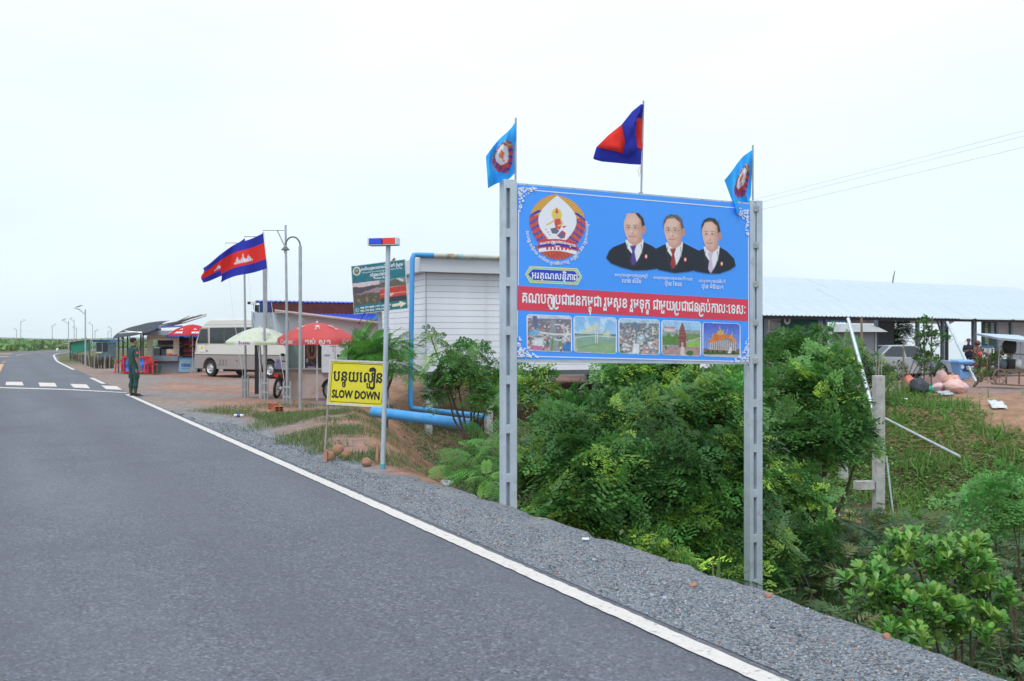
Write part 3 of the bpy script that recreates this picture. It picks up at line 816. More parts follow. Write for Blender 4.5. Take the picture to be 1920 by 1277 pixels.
# ---- three suited portraits, printed
a0, a1 = uv(1136, 512), uv(1386, 390)
cv = Canvas(460, 230, BLUE, (a0[0], a0[1], a1[0], a1[1])); q1 = (a1[0] - a0[0]) / 250
SUIT = (.022, .028, .042)
def portrait(fx, fy, fw, fh, suit, tie, hairc, thin, glasses, tiec2=None):
    # fx,fy centre of the face; fw,fh half sizes in pixels
    cv.poly(Uq(suit), SUIT)
    cv.poly(Uq([(fx - fw * .78, fy + fh * .85), (fx + fw * .95, fy + fh * .8), (fx + fw * .78, fy + fh * 1.75), (fx + fw * .25, fy + fh * 2.4), (fx - .1 * fw, fy + fh * 1.9), (fx - fw * .62, fy + fh * 1.4)]), (.78, .80, .86))
    cv.poly(Uq([(fx - fw * .55, fy + fh * .5), (fx + fw * .75, fy + fh * .35), (fx + fw * .78, fy + fh * .95), (fx + fw * .1, fy + fh * 1.3), (fx - fw * .5, fy + fh * 1.0)]), (.60, .34, .27))
    cv.poly(Uq([(fx + fw * a_, fy + fh * b_) for a_, b_ in ((((-.55, -.98), (-.1, -1.1), (.5, -1.04), (.9, -.72), (1.06, -.25), (1.0, .12), (.74, .15), (.6, -.3))) if thin else ((-.97, -.2), (-.98, -.6), (-.7, -.98), (-.2, -1.13), (.45, -1.08), (.88, -.75), (1.04, -.25), (.98, .15), (.76, .2), (.6, -.2)))]), hairc)
    cv.ell(uv(fx + fw * .98, fy + fh * .12), (fw * .2 * q1, fh * .25 * q1), (.56, .27, .21))
    top = fy - fh * (1.02 if thin else .80)
    cv.poly(Uq([(fx - fw * .92, fy - fh * .35), (fx - fw * .6, top), (fx + fw * .15, top - fh * .05), (fx + fw * .66, fy - fh * .55), (fx + fw * .78, fy), (fx + fw * .70, fy + fh * .5), (fx + fw * .42, fy + fh * .85), (fx + fw * .1, fy + fh * 1.02), (fx - fw * .25, fy + fh * 1.02), (fx - fw * .6, fy + fh * .75), (fx - fw * .78, fy + fh * .45), (fx - fw * .9, fy + fh * .05)]), (.72, .46, .38))
    cv.ell(uv(fx - fw * .1, fy - fh * .35), (fw * .5 * q1, fh * .4 * q1), (.80, .56, .47), .6, soft=.8)
    cv.ell(uv(fx + fw * .55, fy + fh * .35), (fw * .32 * q1, fh * .5 * q1), (.54, .28, .22), .55, soft=.9)
    for ex in (-.48, .16):
        cv.line(Uq([(fx + fw * (ex - .2), fy - fh * .17), (fx + fw * ex, fy - fh * .21), (fx + fw * (ex + .2), fy - fh * .17)]), fh * .045 * q1, (.22, .14, .12), .8)
        cv.ell(uv(fx + fw * ex, fy - fh * .02), (fw * .15 * q1, fh * .05 * q1), (.50, .38, .33)); cv.ell(uv(fx + fw * ex, fy - fh * .02), (fw * .08 * q1, fh * .055 * q1), (.05, .035, .03))
        if glasses:
            t = np.linspace(0, 6.283, 15)
            cv.line(Uq([(fx + fw * (ex + .26 * math.cos(k)), fy + fh * (.02 + .17 * math.sin(k))) for k in t]), fh * .04 * q1, (.40, .30, .27), .85)
    if glasses: cv.line(Uq([(fx + fw * .42, fy), (fx + fw * .9, fy + fh * .02)]), fh * .04 * q1, (.40, .30, .27), .9)
    cv.line(Uq([(fx - fw * .2, fy - fh * .02), (fx - fw * .3, fy + fh * .3)]), fh * .05 * q1, (.52, .27, .21), .7)
    cv.ell(uv(fx - fw * .2, fy + fh * .36), (fw * .22 * q1, fh * .07 * q1), (.50, .25, .2), .8)
    cv.line(Uq([(fx - fw * .45, fy + fh * .60), (fx - fw * .15, fy + fh * .64), (fx + fw * .16, fy + fh * .59)]), fh * .065 * q1, (.52, .20, .18))
    for (dx, dy, rx, ry, c_, al_) in ((-.25, .28, .10, .16, (.86, .64, .55), .7), (-.5, .32, .22, .16, (.80, .52, .45), .55), (.25, .3, .22, .16, (.78, .48, .41), .5), (-.15, .9, .3, .12, (.58, .34, .28), .5), (.62, -.2, .14, .4, (.5, .27, .21), .5), (-.15, .48, .3, .05, (.58, .33, .27), .5), (-.46, .07, .24, .07, (.60, .35, .29), .4), (.18, .07, .24, .07, (.56, .32, .26), .4)):
        cv.ell(uv(fx + fw * dx, fy + fh * dy), (fw * rx * q1, fh * ry * q1), c_, al_, soft=.9)
    for k in range(14): cv.line(Uq([(fx + fw * (-.5 + .1 * k), fy - fh * (1.0 if not thin else .4) + abs(k - 6) * .3), (fx + fw * (-.3 + .1 * k), fy - fh * 1.12 + abs(k - 7) * fh * .04)]), fh * .02 * q1, tuple(min(1, c_ * 2.2 + .02) for c_ in hairc), .35 if not thin else .0)
    for sg, x0_ in ((-1, -.62), (1, .72)): cv.line(Uq([(fx + fw * x0_ * .95, fy + fh * 1.15), (fx + fw * x0_ * 1.1, fy + fh * 1.6), (fx + fw * x0_ * .3, fy + fh * 2.7)]), fh * .05 * q1, (.05, .06, .085), .8)
    kx, ky = fx - fw * .05, fy + fh * 1.3
    cv.poly(Uq([(kx - fw * .3, ky - 1), (kx + fw * .3, ky - 2), (kx + fw * .12, ky + fh * .35), (kx + fw * .30, ky + fh * 1.1), (kx, ky + fh * 1.38), (kx - fw * .26, ky + fh * 1.05), (kx - fw * .1, ky + fh * .35)]), tie)
    bx = fx + fw * 1.15; by = fy + fh * 2.0
    cv.ell(uv(bx, by), (2.6 * q1, 3.8 * q1), (.62, .12, .08)); cv.ell(uv(bx, by), (1.5 * q1, 2.3 * q1), (.8, .75, .7))
portrait(1190, 425, 20, 26.5, [(1138, 482), (1144, 468), (1152, 461), (1180, 450), (1205, 449), (1226, 459), (1240, 470), (1240, 500), (1215, 504), (1190, 505), (1165, 499), (1147, 492)], (.10, .06, .30), (.035, .03, .035), True, True)
portrait(1264.5, 429, 19, 27, [(1230, 464), (1246, 456), (1262, 452), (1282, 451), (1300, 460), (1316, 468), (1318, 500), (1292, 506), (1266, 509), (1236, 503), (1226, 490)], (.36, .045, .05), (.12, .115, .12), False, True)
portrait(1334.5, 435, 17.5, 27.5, [(1306, 468), (1328, 460), (1345, 455), (1364, 466), (1378, 480), (1381, 494), (1370, 502), (1350, 509), (1328, 509), (1304, 505), (1296, 488)], (.62, .50, .70), (.05, .042, .045), False, False)
k_ = cv.a.copy(); cv.a = (k_ * 2 + np.roll(k_, 1, 0) + np.roll(k_, -1, 0) + np.roll(k_, 1, 1) + np.roll(k_, -1, 1)) / 6; cv.a = np.clip(cv.a * (1 + .05 * np.random.default_rng(1).normal(size=cv.a.shape[:2] + (1,))), 0, 1); cv.mesh('portrait_print', BB, PRINT, bill, .0034, org)

# ---- five small printed views with rounded white frames
def rrect(x0, y0, x1, y1, t0, t1, r):
    """px rect whose y shifts with x like the board"""
    pts = []
    for cx_, cy_, a in ((x1 - r, y0 + r, -90), (x1 - r, y1 - r, 0), (x0 + r, y1 - r, 90), (x0 + r, y0 + r, 180)):
        for k in range(5):
            an = R(a + 22.5 * k); X = cx_ + r * math.cos(an); Yp = cy_ + r * math.sin(an)
            pts.append((X, Yp + (X - x0) * t0))
    return pts
def noise2(u, v, f, s): return fbm(u, v, f, 3, s)
def view(x0, y0, x1, y1, painter, k):
    tl = .03
    b_ = [uv(*p) for p in rrect(x0 - 1.2, y0 - 1.2, x1 + 1.2, y1 + 1.2, tl, tl, 6)]
    f_ = MB().add([BB.at(u, v, .0028) - org for u, v in b_], [tuple(range(len(b_)))]).build('picture_frame', WHITE_INK, bill)
    g0 = uv(x0, y1 + tl * (x1 - x0)); g1 = uv(x1, y0)
    c = Canvas(110, 96, (.3, .35, .4), (g0[0], min(g0[1], uv(x0, y1)[1], uv(x1, y1 + tl * (x1 - x0))[1]), g1[0], max(g1[1], uv(x0, y0)[1])))
    sh = [uv(*p) for p in rrect(x0, y0, x1, y1, tl, tl, 5)]
    m_ = in_poly(c.Ug, c.Vg, np.array(sh)).astype(float)
    c.q = lambda a, b: uv(x0 + a * (x1 - x0), y0 + b * (y1 - y0) + tl * a * (x1 - x0))
    A = (c.Ug - g0[0]) / (g1[0] - g0[0]); B = (uv(x0, y0)[1] - c.Vg) / (uv(x0, y0)[1] - uv(x0, y1)[1])
    c.A, c.B = A, B; c.r = random.Random(k)
    painter(c); c.al = m_
    g3 = np.random.default_rng(k).normal(0, 1, (c.h, c.w, 1)); g3 = (g3 + np.roll(g3, 1, 0) + np.roll(g3, 1, 1)) / 3; c.a = np.clip(c.a * (1 + (.05 if k == 4 else .22) * g3 + .10 * fbm(c.A, c.B, 2.5, 4, k)[..., None]), 0, 1)
    c.mesh('printed_view', BB, PRINT, bill, .0034, org)
def setc(c, m, col, al=1.): c._put(m.astype(float), col, al)
def city(c, dens=420, lo=.05, cols=None, y0=.1):
    cols = cols or [(.55, .56, .6), (.35, .36, .4), (.7, .68, .68), (.42, .2, .18), (.2, .22, .27), (.25, .32, .42), (.12, .13, .16), (.6, .33, .27)]
    for k in range(dens):
        b = y0 + (1 - y0) * c.r.random() ** .8; a = c.r.random(); s = .008 + .035 * (b - y0) + .006
        c.poly([c.q(a - s, b - s * .8), c.q(a + s, b - s * .7), c.q(a + s * .9, b + s), c.q(a - s, b + s * .9)], c.r.choice(cols), .9)
def v1(c):
    setc(c, c.B < 2, (.22, .21, .26)); setc(c, c.B < .1, (.55, .6, .72)); city(c, 330, y0=.1)
    c.poly([c.q(.12, .03), c.q(.22, .02), c.q(.23, .3), c.q(.13, .33)], (.14, .16, .30))
    c.poly([c.q(.53, .1), c.q(.6, .1), c.q(.74, 1), c.q(.5, 1)], (.30, .31, .36))
    for o, w_, cc in ((0, .07, (.66, .66, .68)), (.035, .018, (.32, .32, .36)), (-.045, .014, (.2, .2, .24))):
        c.line([c.q(x, .40 + o + .20 * math.sin(x * 1.7 + .1) - .10 * x) for x in np.linspace(.18, 1, 9)], w_ * .3, cc)
    c.line([c.q(.7 + .22 * math.cos(t), .46 + .22 * math.sin(t)) for t in np.linspace(-1.9, 2.4, 14)], .014, (.62, .62, .64)); c.line([c.q(.6 + .38 * math.sin(t), .78 - .3 * math.cos(t)) for t in np.linspace(.4, 1.9, 8)], .016, (.64, .63, .66))
    c.poly([c.q(.02, .5), c.q(.24, .40), c.q(.3, .48), c.q(.06, .62)], (.16, .42, .72)); c.poly([c.q(.16, .66), c.q(.38, .62), c.q(.33, 1), c.q(.06, 1)], (.62, .66, .68)); c.poly([c.q(.1, .85), c.q(.35, .88), c.q(.32, 1), c.q(.05, .98)], (.55, .18, .36))
    c.poly([c.q(.55, .62), c.q(.6, .62), c.q(.57, 1), c.q(.53, 1)], (.12, .30, .08)); c.poly([c.q(.7, .7), c.q(.8, .75), c.q(.72, .92)], (.14, .28, .09)); c.poly([c.q(.82, .82), c.q(1, .68), c.q(1, 1), c.q(.8, 1)], (.06, .20, .52))
def v2(c):
    c.fn(lambda u, v: np.stack([.26 + .1 * c.B, .52 + .08 * c.B, .86 - .0 * c.B], -1)); cl = sstep(noise2(c.Ug, c.Vg, 5, 3) * 1.4); c._put(cl * (c.B < .5), (.72, .80, .88), .6)
    setc(c, c.B > .53, (.24, .40, .36)); setc(c, c.B > .72, (.27, .42, .25)); setc(c, (c.B > .49) & (c.B < .535), (.12, .19, .20))
    for x0, h0, w_, sp in ((.53, .12, .012, .45), (.81, .32, .007, .13)):
        for k in range(11):
            t = k / 10; c.line([c.q(x0, h0 + .06 + .12 * t), c.q(x0 - sp * (1 - .8 * t), .50)], .0042, (.72, .66, .26), .9); c.line([c.q(x0, h0 + .06 + .12 * t), c.q(x0 + sp * .55 * (1 - .8 * t), .51)], .003, (.66, .66, .45), .5)
        for d in (-.025, .025): c.line([c.q(x0 + d * (1 if w_ > .01 else .5), h0), c.q(x0 + d * (1 if w_ > .01 else .5), .72 if w_ > .01 else .6)], w_ * .9, (.66, .64, .5))
        c.ell(c.q(x0, .735 if w_ > .01 else .61), (.022 if w_ > .01 else .012, .008), (.5, .42, .36))
    c.line([c.q(0, .60), c.q(.5, .52), c.q(1, .545)], .007, (.68, .70, .72)); c.line([c.q(.02, .92), c.q(.5, .76)], .014, (.12, .22, .30), .5); c.line([c.q(.03, .6), c.q(.03, .9)], .012, (.5, .5, .5)); c.ell(c.q(.04, .94), (.022, .014), (.55, .45, .4))
def v3(c):
    setc(c, c.B < 2, (.20, .24, .30)); setc(c, c.B < .12, (.42, .58, .72)); city(c, 700, y0=.13, cols=[(.55, .6, .66), (.38, .42, .48), (.72, .72, .74), (.50, .20, .17), (.2, .24, .3), (.24, .36, .42), (.1, .13, .17), (.62, .38, .32), (.13, .25, .2)])
    for x, y, w_, h_ in ((.4, .08, .035, .2), (.5, .15, .03, .2), (.33, .2, .03, .12), (.85, .2, .03, .24), (.06, .2, .03, .12), (.72, .1, .02, .1)):
        c.poly([c.q(x - w_, y), c.q(x + w_, y), c.q(x + w_, y + h_), c.q(x - w_, y + h_)], (.15, .2, .3) if x < .6 else (.6, .56, .52))
    c.poly([c.q(.42, .48), c.q(.66, .48), c.q(.66, .64), c.q(.42, .64)], (.30, .46, .52)); c.poly([c.q(.46, .5), c.q(.62, .5), c.q(.54, .6)], (.66, .74, .8)); c.line([c.q(.36, 1), c.q(.42, .64), c.q(.46, .3)], .007, (.1, .1, .12)); c.line([c.q(.8, 1), c.q(.68, .64), c.q(.6, .3)], .007, (.1, .1, .12)); c.poly([c.q(.35, .72), c.q(.5, .72), c.q(.5, 1), c.q(.32, 1)], (.68, .72, .78))
def v4(c):
    c.fn(lambda u, v: np.stack([.34 + .1 * c.B, .58 + .0 * c.B, .84 + 0 * c.B], -1)); setc(c, c.B > .26, (.30, .36, .38)); city(c, 90, y0=.26, cols=[(.6, .58, .56), (.52, .2, .14), (.2, .32, .55), (.55, .56, .6), (.13, .26, .11)])
    c.poly([c.q(.06, .17), c.q(.34, .17), c.q(.34, .23), c.q(.06, .23)], (.62, .25, .25)); c.poly([c.q(.06, .23), c.q(.34, .23), c.q(.34, .32), c.q(.06, .32)], (.62, .58, .6))
    setc(c, (c.B > .42 + .06 * np.sin(c.A * 30)) & (c.B < .72) & (c.A < .46), (.12, .25, .07)); setc(c, (c.B > .38) & (c.B < .55) & (c.A > .6), (.17, .3, .10)); c.poly([c.q(.6, .66), c.q(1, .52), c.q(1, .76), c.q(.62, .76)], (.28, .5, .10)); c.line([c.q(.6, .62), c.q(1, .46)], .012, (.55, .48, .46)); setc(c, c.B > .76, (.40, .27, .27))
    for k in range(14): c.line([c.q(.02, .78 + .018 * k), c.q(.98, .80 + .017 * k)], .0026, (.62, .52, .52) if k % 2 else (.28, .14, .14), .7)
    for k, (w_, y) in enumerate(((.10, .76), (.115, .55), (.098, .42), (.082, .32), (.063, .24), (.045, .17), (.028, .11))):
        t = (.55, .42, .32, .24, .17, .11, .05)[k]; c.poly([c.q(.53 - w_, y), c.q(.53 + w_, y), c.q(.53 + w_ * .86, t), c.q(.53 - w_ * .86, t)], (.27, .085, .085)); c.line([c.q(.53 - w_ * 1.25, y), c.q(.53 + w_ * 1.25, y)], .006, (.40, .17, .16))
        for d in (-.5, 0, .5): c.line([c.q(.53 + d * w_, y - .01), c.q(.53 + d * w_, t + .03)], .004, (.14, .04, .05), .7)
    c.poly([c.q(.5, .62), c.q(.56, .62), c.q(.56, .78), c.q(.5, .78)], (.45, .38, .36)); c.poly([c.q(.49, .76), c.q(.57, .76), c.q(.6, 1), c.q(.46, 1)], (.66, .6, .62)); c.ell(c.q(.72, .93), (.045, .03), (.07, .17, .05)); c.ell(c.q(.1, .8), (.014, .02), (.08, .2, .06))
def v5(c):
    c.fn(lambda u, v: np.stack([.07 + .2 * c.B, .13 + .28 * c.B, .60 + .2 * c.B], -1)); setc(c, c.B > .78, (.20, .14, .12)); setc(c, c.B > .9, (.06, .12, .04)); setc(c, c.B > .96, (.5, .46, .48))
    OR = (.66, .21, .06)
    c.poly([c.q(.06, .62), c.q(.3, .44), c.q(.68, .34), c.q(.94, .58), c.q(.66, .44), c.q(.2, .62)], OR); c.poly([c.q(.2, .5), c.q(.3, .32), c.q(.44, .26), c.q(.6, .30), c.q(.68, .42), c.q(.4, .50)], OR); c.poly([c.q(.36, .33), c.q(.46, .14), c.q(.56, .3), c.q(.48, .36)], (.62, .42, .12)); c.poly([c.q(.68, .44), c.q(.76, .30), c.q(.94, .6), c.q(.8, .56)], (.70, .28, .10))
    for x, y in ((.46, .08), (.56, .20), (.66, .16), (.8, .24), (.27, .3)): c.line([c.q(x, y), c.q(x - .02, y + .14)], .004, (.75, .66, .45))
    c.poly([c.q(.2, .62), c.q(.66, .44), c.q(.92, .62), c.q(.9, .80), c.q(.18, .78)], (.26, .25, .30))
    for k in range(14): c.line([c.q(.2 + .052 * k, .60 - .012 * k if k < 9 else .50 + .02 * (k - 9)), c.q(.2 + .052 * k, .8)], .007, (.74, .70, .72))
    c.line([c.q(.14, .79), c.q(.9, .81)], .008, (.66, .40, .34)); c.poly([c.q(.66, .9), c.q(.72, .72), c.q(.78, .72), c.q(.76, .9)], (.72, .68, .68))
    for x in (.14, .25, .38, .56, .82): c.ell(c.q(x, .86), (.012 + .008 * x, .014 + .008 * x), (.03, .08, .03))
    c.poly([c.q(.29, .03), c.q(.35, .06), c.q(.35, .12), c.q(.31, .08)], (.4, .04, .05)); c.poly([c.q(.41, .15), c.q(.46, .19), c.q(.45, .23), c.q(.42, .2)], (.4, .04, .05))
for k, (x0, y0, x1, y1, f) in enumerate(((989, 590, 1071.5, 656, v1), (1077, 592, 1155.5, 658, v2), (1161, 595, 1236, 659.5, v3), (1241.5, 598, 1313.5, 661, v4), (1318.5, 601, 1387.5, 662.5, v5))): view(x0, y0, x1, y1, f, k + 3)
# ------------------------------------------------------------------ flags
CLOTH = vmat('flag_cloth', .8, .15, transl=.25)
def cloth(name, pos, colf, org, parent, nu=40, nv=30):
    u, v = np.meshgrid(np.linspace(0, 1, nu), np.linspace(0, 1, nv))
    p = pos(u, v); c = colf(u, v)
    V = p.reshape(-1, 3) - np.array(org)
    i, j = np.meshgrid(np.arange(nv - 1), np.arange(nu - 1), indexing='ij')
    F = np.stack([i * nu + j, i * nu + j + 1, (i + 1) * nu + j + 1, (i + 1) * nu + j], -1).reshape(-1, 4)
    return np_mesh(name, V, F, CLOTH, c.reshape(-1, 3), parent, smooth=True)
def pix3(x, y, Y): return np.stack([(x - CX) / FPX * Y, Y, EYE - (y - CY) / FPX * Y], -1)
FB, FR = np.array((.035, .045, .40)), np.array((.80, .045, .035))
SKYB = np.array((.05, .44, 1.0))
def emblem_col(u, v, cu=.5, cv_=.5, ru=.26, rv=.30):
    c = np.zeros(u.shape + (3,)) + SKYB
    x, y = (u - cu) / ru, (v - cv_) / rv; d = np.hypot(x, y * np.where(y > 0, .95, .9))
    m = d < 1; c[m] = (.62, .10, .07)
    m2 = m & (np.sin((y + .6 * np.abs(x)) * 14) > .3); c[m2] = (.08, .07, .38)
    m3 = m & (y > .35) & (np.sin((y + np.abs(x)) * 22) > 0); c[m3] = (.72, .46, .12)
    m4 = np.hypot(x / .62, (y - .12) / .66) < 1; c[m4] = (.80, .80, .84)
    m5 = (np.abs(x + .02) < .16 + .12 * np.sin(y * 9)) & (y > -.4) & (y < .55) & m4; c[m5] = (.66, .2, .1)
    m6 = (y < -.42) & (y > -.62) & (np.abs(x) < .72); c[m6] = (.6, .05, .08)
    return c
def temple_col(u, v, mirror=False):
    c = np.zeros(u.shape + (3,)) + FR; c[(v < .26) | (v > .74)] = FB
    x = (u - .5) / .2; y = (v - .36) / .28
    h = np.where(np.abs(x) < 1.05, .16, 0) + .55 * np.exp(-(x / .12) ** 2) * 1.2 + .42 * np.exp(-((np.abs(x) - .62) / .12) ** 2) + np.where(np.abs(x) < .85, .16, 0)
    m = (y > 0) & (y < h) & (np.abs(x) < 1.1)
    c[m] = (.78, .74, .78)
    st = m & ((np.sin(x * 26) > .7) | (np.abs(y - .18) < .03)); c[st] = (.5, .42, .55)
    return c
def staff(px, y0, y1, Y, r=.012, lean=0.):
    a, b = P(px + lean, y0, Y), P(px, y1, Y); return a, b
# blue flags at the two upper corners of the billboard
def blue_flag(top, bot, Y, hoist, fly, label, rip, ph):
    a, b = P(*top, Y), P(*bot, Y); b.z -= .12
    t = thing('flag', label, 'flag', b, group='sky blue emblem flags on the billboard')
    MB().tube([Vector((0, 0, 0)), a - b], .011, 8).build('staff', galv_d, t)
    h0, h1 = np.array(hoist[0], float), np.array(hoist[1], float); f0, f1 = np.array(fly[0], float), np.array(fly[1], float)
    def pos(u, v):     # u 0 hoist..1 fly ; v 0 bottom..1 top
        hb = h1 + (h0 - h1) * v[..., None]; fb = f1 + (f0 - f1) * v[..., None]
        q = hb + (fb - hb) * u[..., None]
        q[..., 0] += 5 * np.sin(np.pi * u) * np.sin(2.2 * np.pi * v + ph) ; q[..., 1] += 9 * np.sin(np.pi * u) * (.6 - v) + 3 * np.sin(2 * np.pi * u + ph)
        Yd = Y - .02 + rip * np.sin(3.0 * np.pi * u * (1 + .3 * v) + ph) * u ** .6 + .05 * np.sin(5 * v + 4 * u)
        return pix3(q[..., 0], q[..., 1], Yd)
    cloth('cloth', pos, lambda u, v: emblem_col(u, v, .42, .5, .34, .30), b, t)
blue_flag((967, 221), (966.5, 336), YL, ((967, 226), (967.5, 320)), ((911, 292), (915, 352)), 'sky blue emblem flag at the corner above the round crest', .09, .4)
blue_flag((1411.5, 272), (1411.5, 384), YR, ((1411.5, 277), (1408, 364)), ((1358, 335), (1382, 399)), 'sky blue emblem flag overlapping the corner above the third portrait', .09, 1.9)
# middle national flag, folded over by the wind
YM = 10.98
a, b = P(1206.5, 189, YM), P(1202, 372, YM)
t = thing('flag', 'torn blue and red flag folded by wind above the billboard middle', 'flag', b)
MB().tube([Vector((0, 0, 0)), a - b], .011, 8).build('staff', galv_d, t)
MB().box(Vector((0, .03, .02)), (.04, .06, .1)).build('bracket', galv_d, t)
patches = [  # (pixel ring, depth offset, colour)
    ([(1207, 196), (1206.6, 222), (1194, 221), (1195, 206)], 0, FB), ([(1206.6, 222), (1204.5, 280), (1195, 277), (1192, 250), (1194, 221)], 0, FR),
    ([(1204.5, 280), (1203, 309), (1182, 308), (1150, 305), (1128, 303), (1114, 299), (1112, 297), (1118, 276), (1140, 274), (1160, 280), (1176, 284), (1190, 280), (1195, 270)], .012, FB),
    ([(1207, 196), (1195, 206), (1194, 222), (1192, 250), (1195, 275), (1190, 289), (1178, 295), (1168, 289), (1172, 264), (1166, 233), (1185, 209), (1202, 195)], -.05, FB),
    ([(1166, 233), (1172, 264), (1169, 289), (1155, 284), (1118, 276), (1140, 254)], -.03, FR)]
V = []; Fc = []; Cc = []
for ring, dd, c in patches:
    cxm = np.mean([q[0] for q in ring]); cym = np.mean([q[1] for q in ring])
    rings = []
    for f in (1., .75, .5, .25):
        rings.append([(cxm + (x - cxm) * f, cym + (y - cym) * f) for x, y in ring])
    o = len(V); n = len(ring)
    for ri, rg in enumerate(rings):
        for (x, y) in rg:
            bulge = -.07 * math.sin(min(1, ri / 2.5) * 1.57)
            V.append(np.array(P(x, y, YM + dd + bulge * (1 if dd < 0 else .3) + .02 * math.sin(y * .15))) - np.array(b)); Cc.append(c)
    V.append(np.array(P(cxm, cym, YM + dd - .07 * (1 if dd < 0 else .3))) - np.array(b)); Cc.append(c)
    for ri in range(3):
        for k in range(n):
            k2 = (k + 1) % n; Fc += [(o + ri * n + k, o + ri * n + k2, o + (ri + 1) * n + k2), (o + ri * n + k, o + (ri + 1) * n + k2, o + (ri + 1) * n + k)]
    for k in range(n): Fc.append((o + 3 * n + k, o + 3 * n + (k + 1) % n, o + 4 * n))
np_mesh('cloth', V, Fc, CLOTH, np.array(Cc), t, smooth=True)
MB().tube([P(1202, 310, YM) - b, P(1196, 320, YM - .02) - b, P(1199, 332, YM - .01) - b], .002, 4).tube([P(1202, 312, YM) - b, P(1200, 326, YM - .02) - b], .002, 4).build('loose_thread', mat('thread', (.3, .05, .05), .9), t)

# ------------------------------------------------------------------ flag masts by the dirt lot
steel = mat('grey_tube', (.42, .44, .46), .4, .55, .15, 4., col2=(.30, .24, .2), c2amt=.12, c2scale=3.)
cord = mat('white_cord', (.75, .77, .78), .9)
def mast(px, yb, ytop, arm_px, arm_y, label, bracket=True, h_arm=None):
    g = G(px, yb); t = thing('flag_mast', label, 'mast', g, group='flag masts beside the dirt lot')
    top = P(px - 3, ytop, g.y) - g
    MB().tube([Vector((0, 0, -.2)), Vector((top.x * .3, 0, top.z * .5)), top], [.038, .034, .028], 10).build('pole', steel, t, smooth=True)
    ae = P(arm_px, arm_y, g.y) - g; aj = Vector((top.x, 0, ae.z))
    MB().tube([aj, ae], .02, 8).build('arm', steel, t)
    MB().tube([Vector((top.x * .9, 0, ae.z - .48)), ae.lerp(aj, .62)], .016, 8).build('brace', steel, t)
    for s in (-1, 1):
        MB().tube([Vector((s * .085, -.02, -.2)), Vector((s * .085, -.02, .62))], .026, 8).build('guard_post', steel, t)
    for z in (.22, .48): MB().box((0, -.035, z), (.22, .012, .045)).build('guard_strap', steel, t)
    MB().tube([ae, ae.lerp(Vector((-.1, -.05, .6)), .5) + Vector((-.03, 0, 0)), Vector((-.06, -.05, .6))], .005, 5).build('halyard', cord, t)
    return t, g, ae
m1 = mast(538.5, 760, 422, 493, 431, 'grey steel mast flying the front national flag beside the curved lamp post')
m2 = mast(496.5, 750, 436, 458, 443, 'grey steel mast flying the rear national flag, between two masts')
m3 = mast(460.5, 744, 448, 422.5, 455, 'grey steel mast standing nearest the bus, its arm bare')
def nat_flag(Y, hoist, fly, label, amp, ph, grp):
    b = P(*hoist[1], Y); t = thing('flag', label, 'flag', b, group=grp)
    MB().tube([P(*hoist[0], Y) - b, Vector((0, 0, 0))], .006, 5).build('hoist_cord', cord, t)
    h0, h1 = np.array(hoist[0], float), np.array(hoist[1], float); f0, f1 = np.array(fly[0], float), np.array(fly[1], float)
    def pos(u, v):
        hb = h1 + (h0 - h1) * v[..., None]; fb = f1 + (f0 - f1) * v[..., None]; q = hb + (fb - hb) * u[..., None]
        q[..., 1] += 3.5 * np.sin(2 * np.pi * u + ph) * u; q[..., 0] += 2.5 * np.sin(7 * v + ph) * u
        return pix3(q[..., 0], q[..., 1], Y + amp * np.sin(2.6 * np.pi * u + 1.4 * v + ph) * (.25 + u))
    cloth('cloth', pos, lambda u, v: temple_col(u, v), b, t, 60, 36)
nat_flag(m1[1].y, ((494, 437), (501.5, 503)), ((419, 469), (412, 528)), 'front blue and red national flag with white temple, streaming flat', .13, .6, 'national flags on the masts')
nat_flag(m2[1].y, ((459, 447), (462, 506)), ((380, 500), (379, 527)), 'rear blue and red national flag with its torn end showing', .16, 2.2, 'national flags on the masts')
# curved garden lamp posts
def lamp_post(px, yb, label, d=1.):
    g = G(px, yb); t = thing('lamp_post', label, 'lamp post', g, group='curved lamp posts beside the masts')
    hh = 4.02 * d
    pts = [Vector((0, 0, -.2)), Vector((0, 0, hh))]; rr = .185 * d
    arc = [Vector((-rr + rr * math.cos(k), 0, hh + rr * 1.25 * math.sin(k))) for k in np.linspace(0, math.pi * .95, 12)]
    MB().tube(pts, .042, 10).build('pole', steel, t, smooth=True)
    MB().tube([Vector((0, 0, hh - .05))] + arc, .02, 8).build('goose_neck', mat('dark_neck', (.15, .16, .17), .5, .4), t, smooth=True)
    e = arc[-1] + Vector((0, 0, -.06))
    MB().lathe([(.02, .02), (.05, 0), (.11, -.07), (.10, -.075), (.04, -.02)], e, 14).build('shade', mat('lamp_shade_dark', (.10, .12, .12), .5), t, smooth=True)
    MB().ell(e + Vector((0, 0, -.11)), (.045, .045, .06)).build('bulb', mat('lamp_globe', (.75, .78, .8), .2), t, smooth=True)
    return t
lamp_post(563, 765.5, 'curved lamp post with hanging shade beside the red parasol')
lamp_post(498.5, 744.5, 'curved lamp post partly hidden behind the front flag', 1.0)
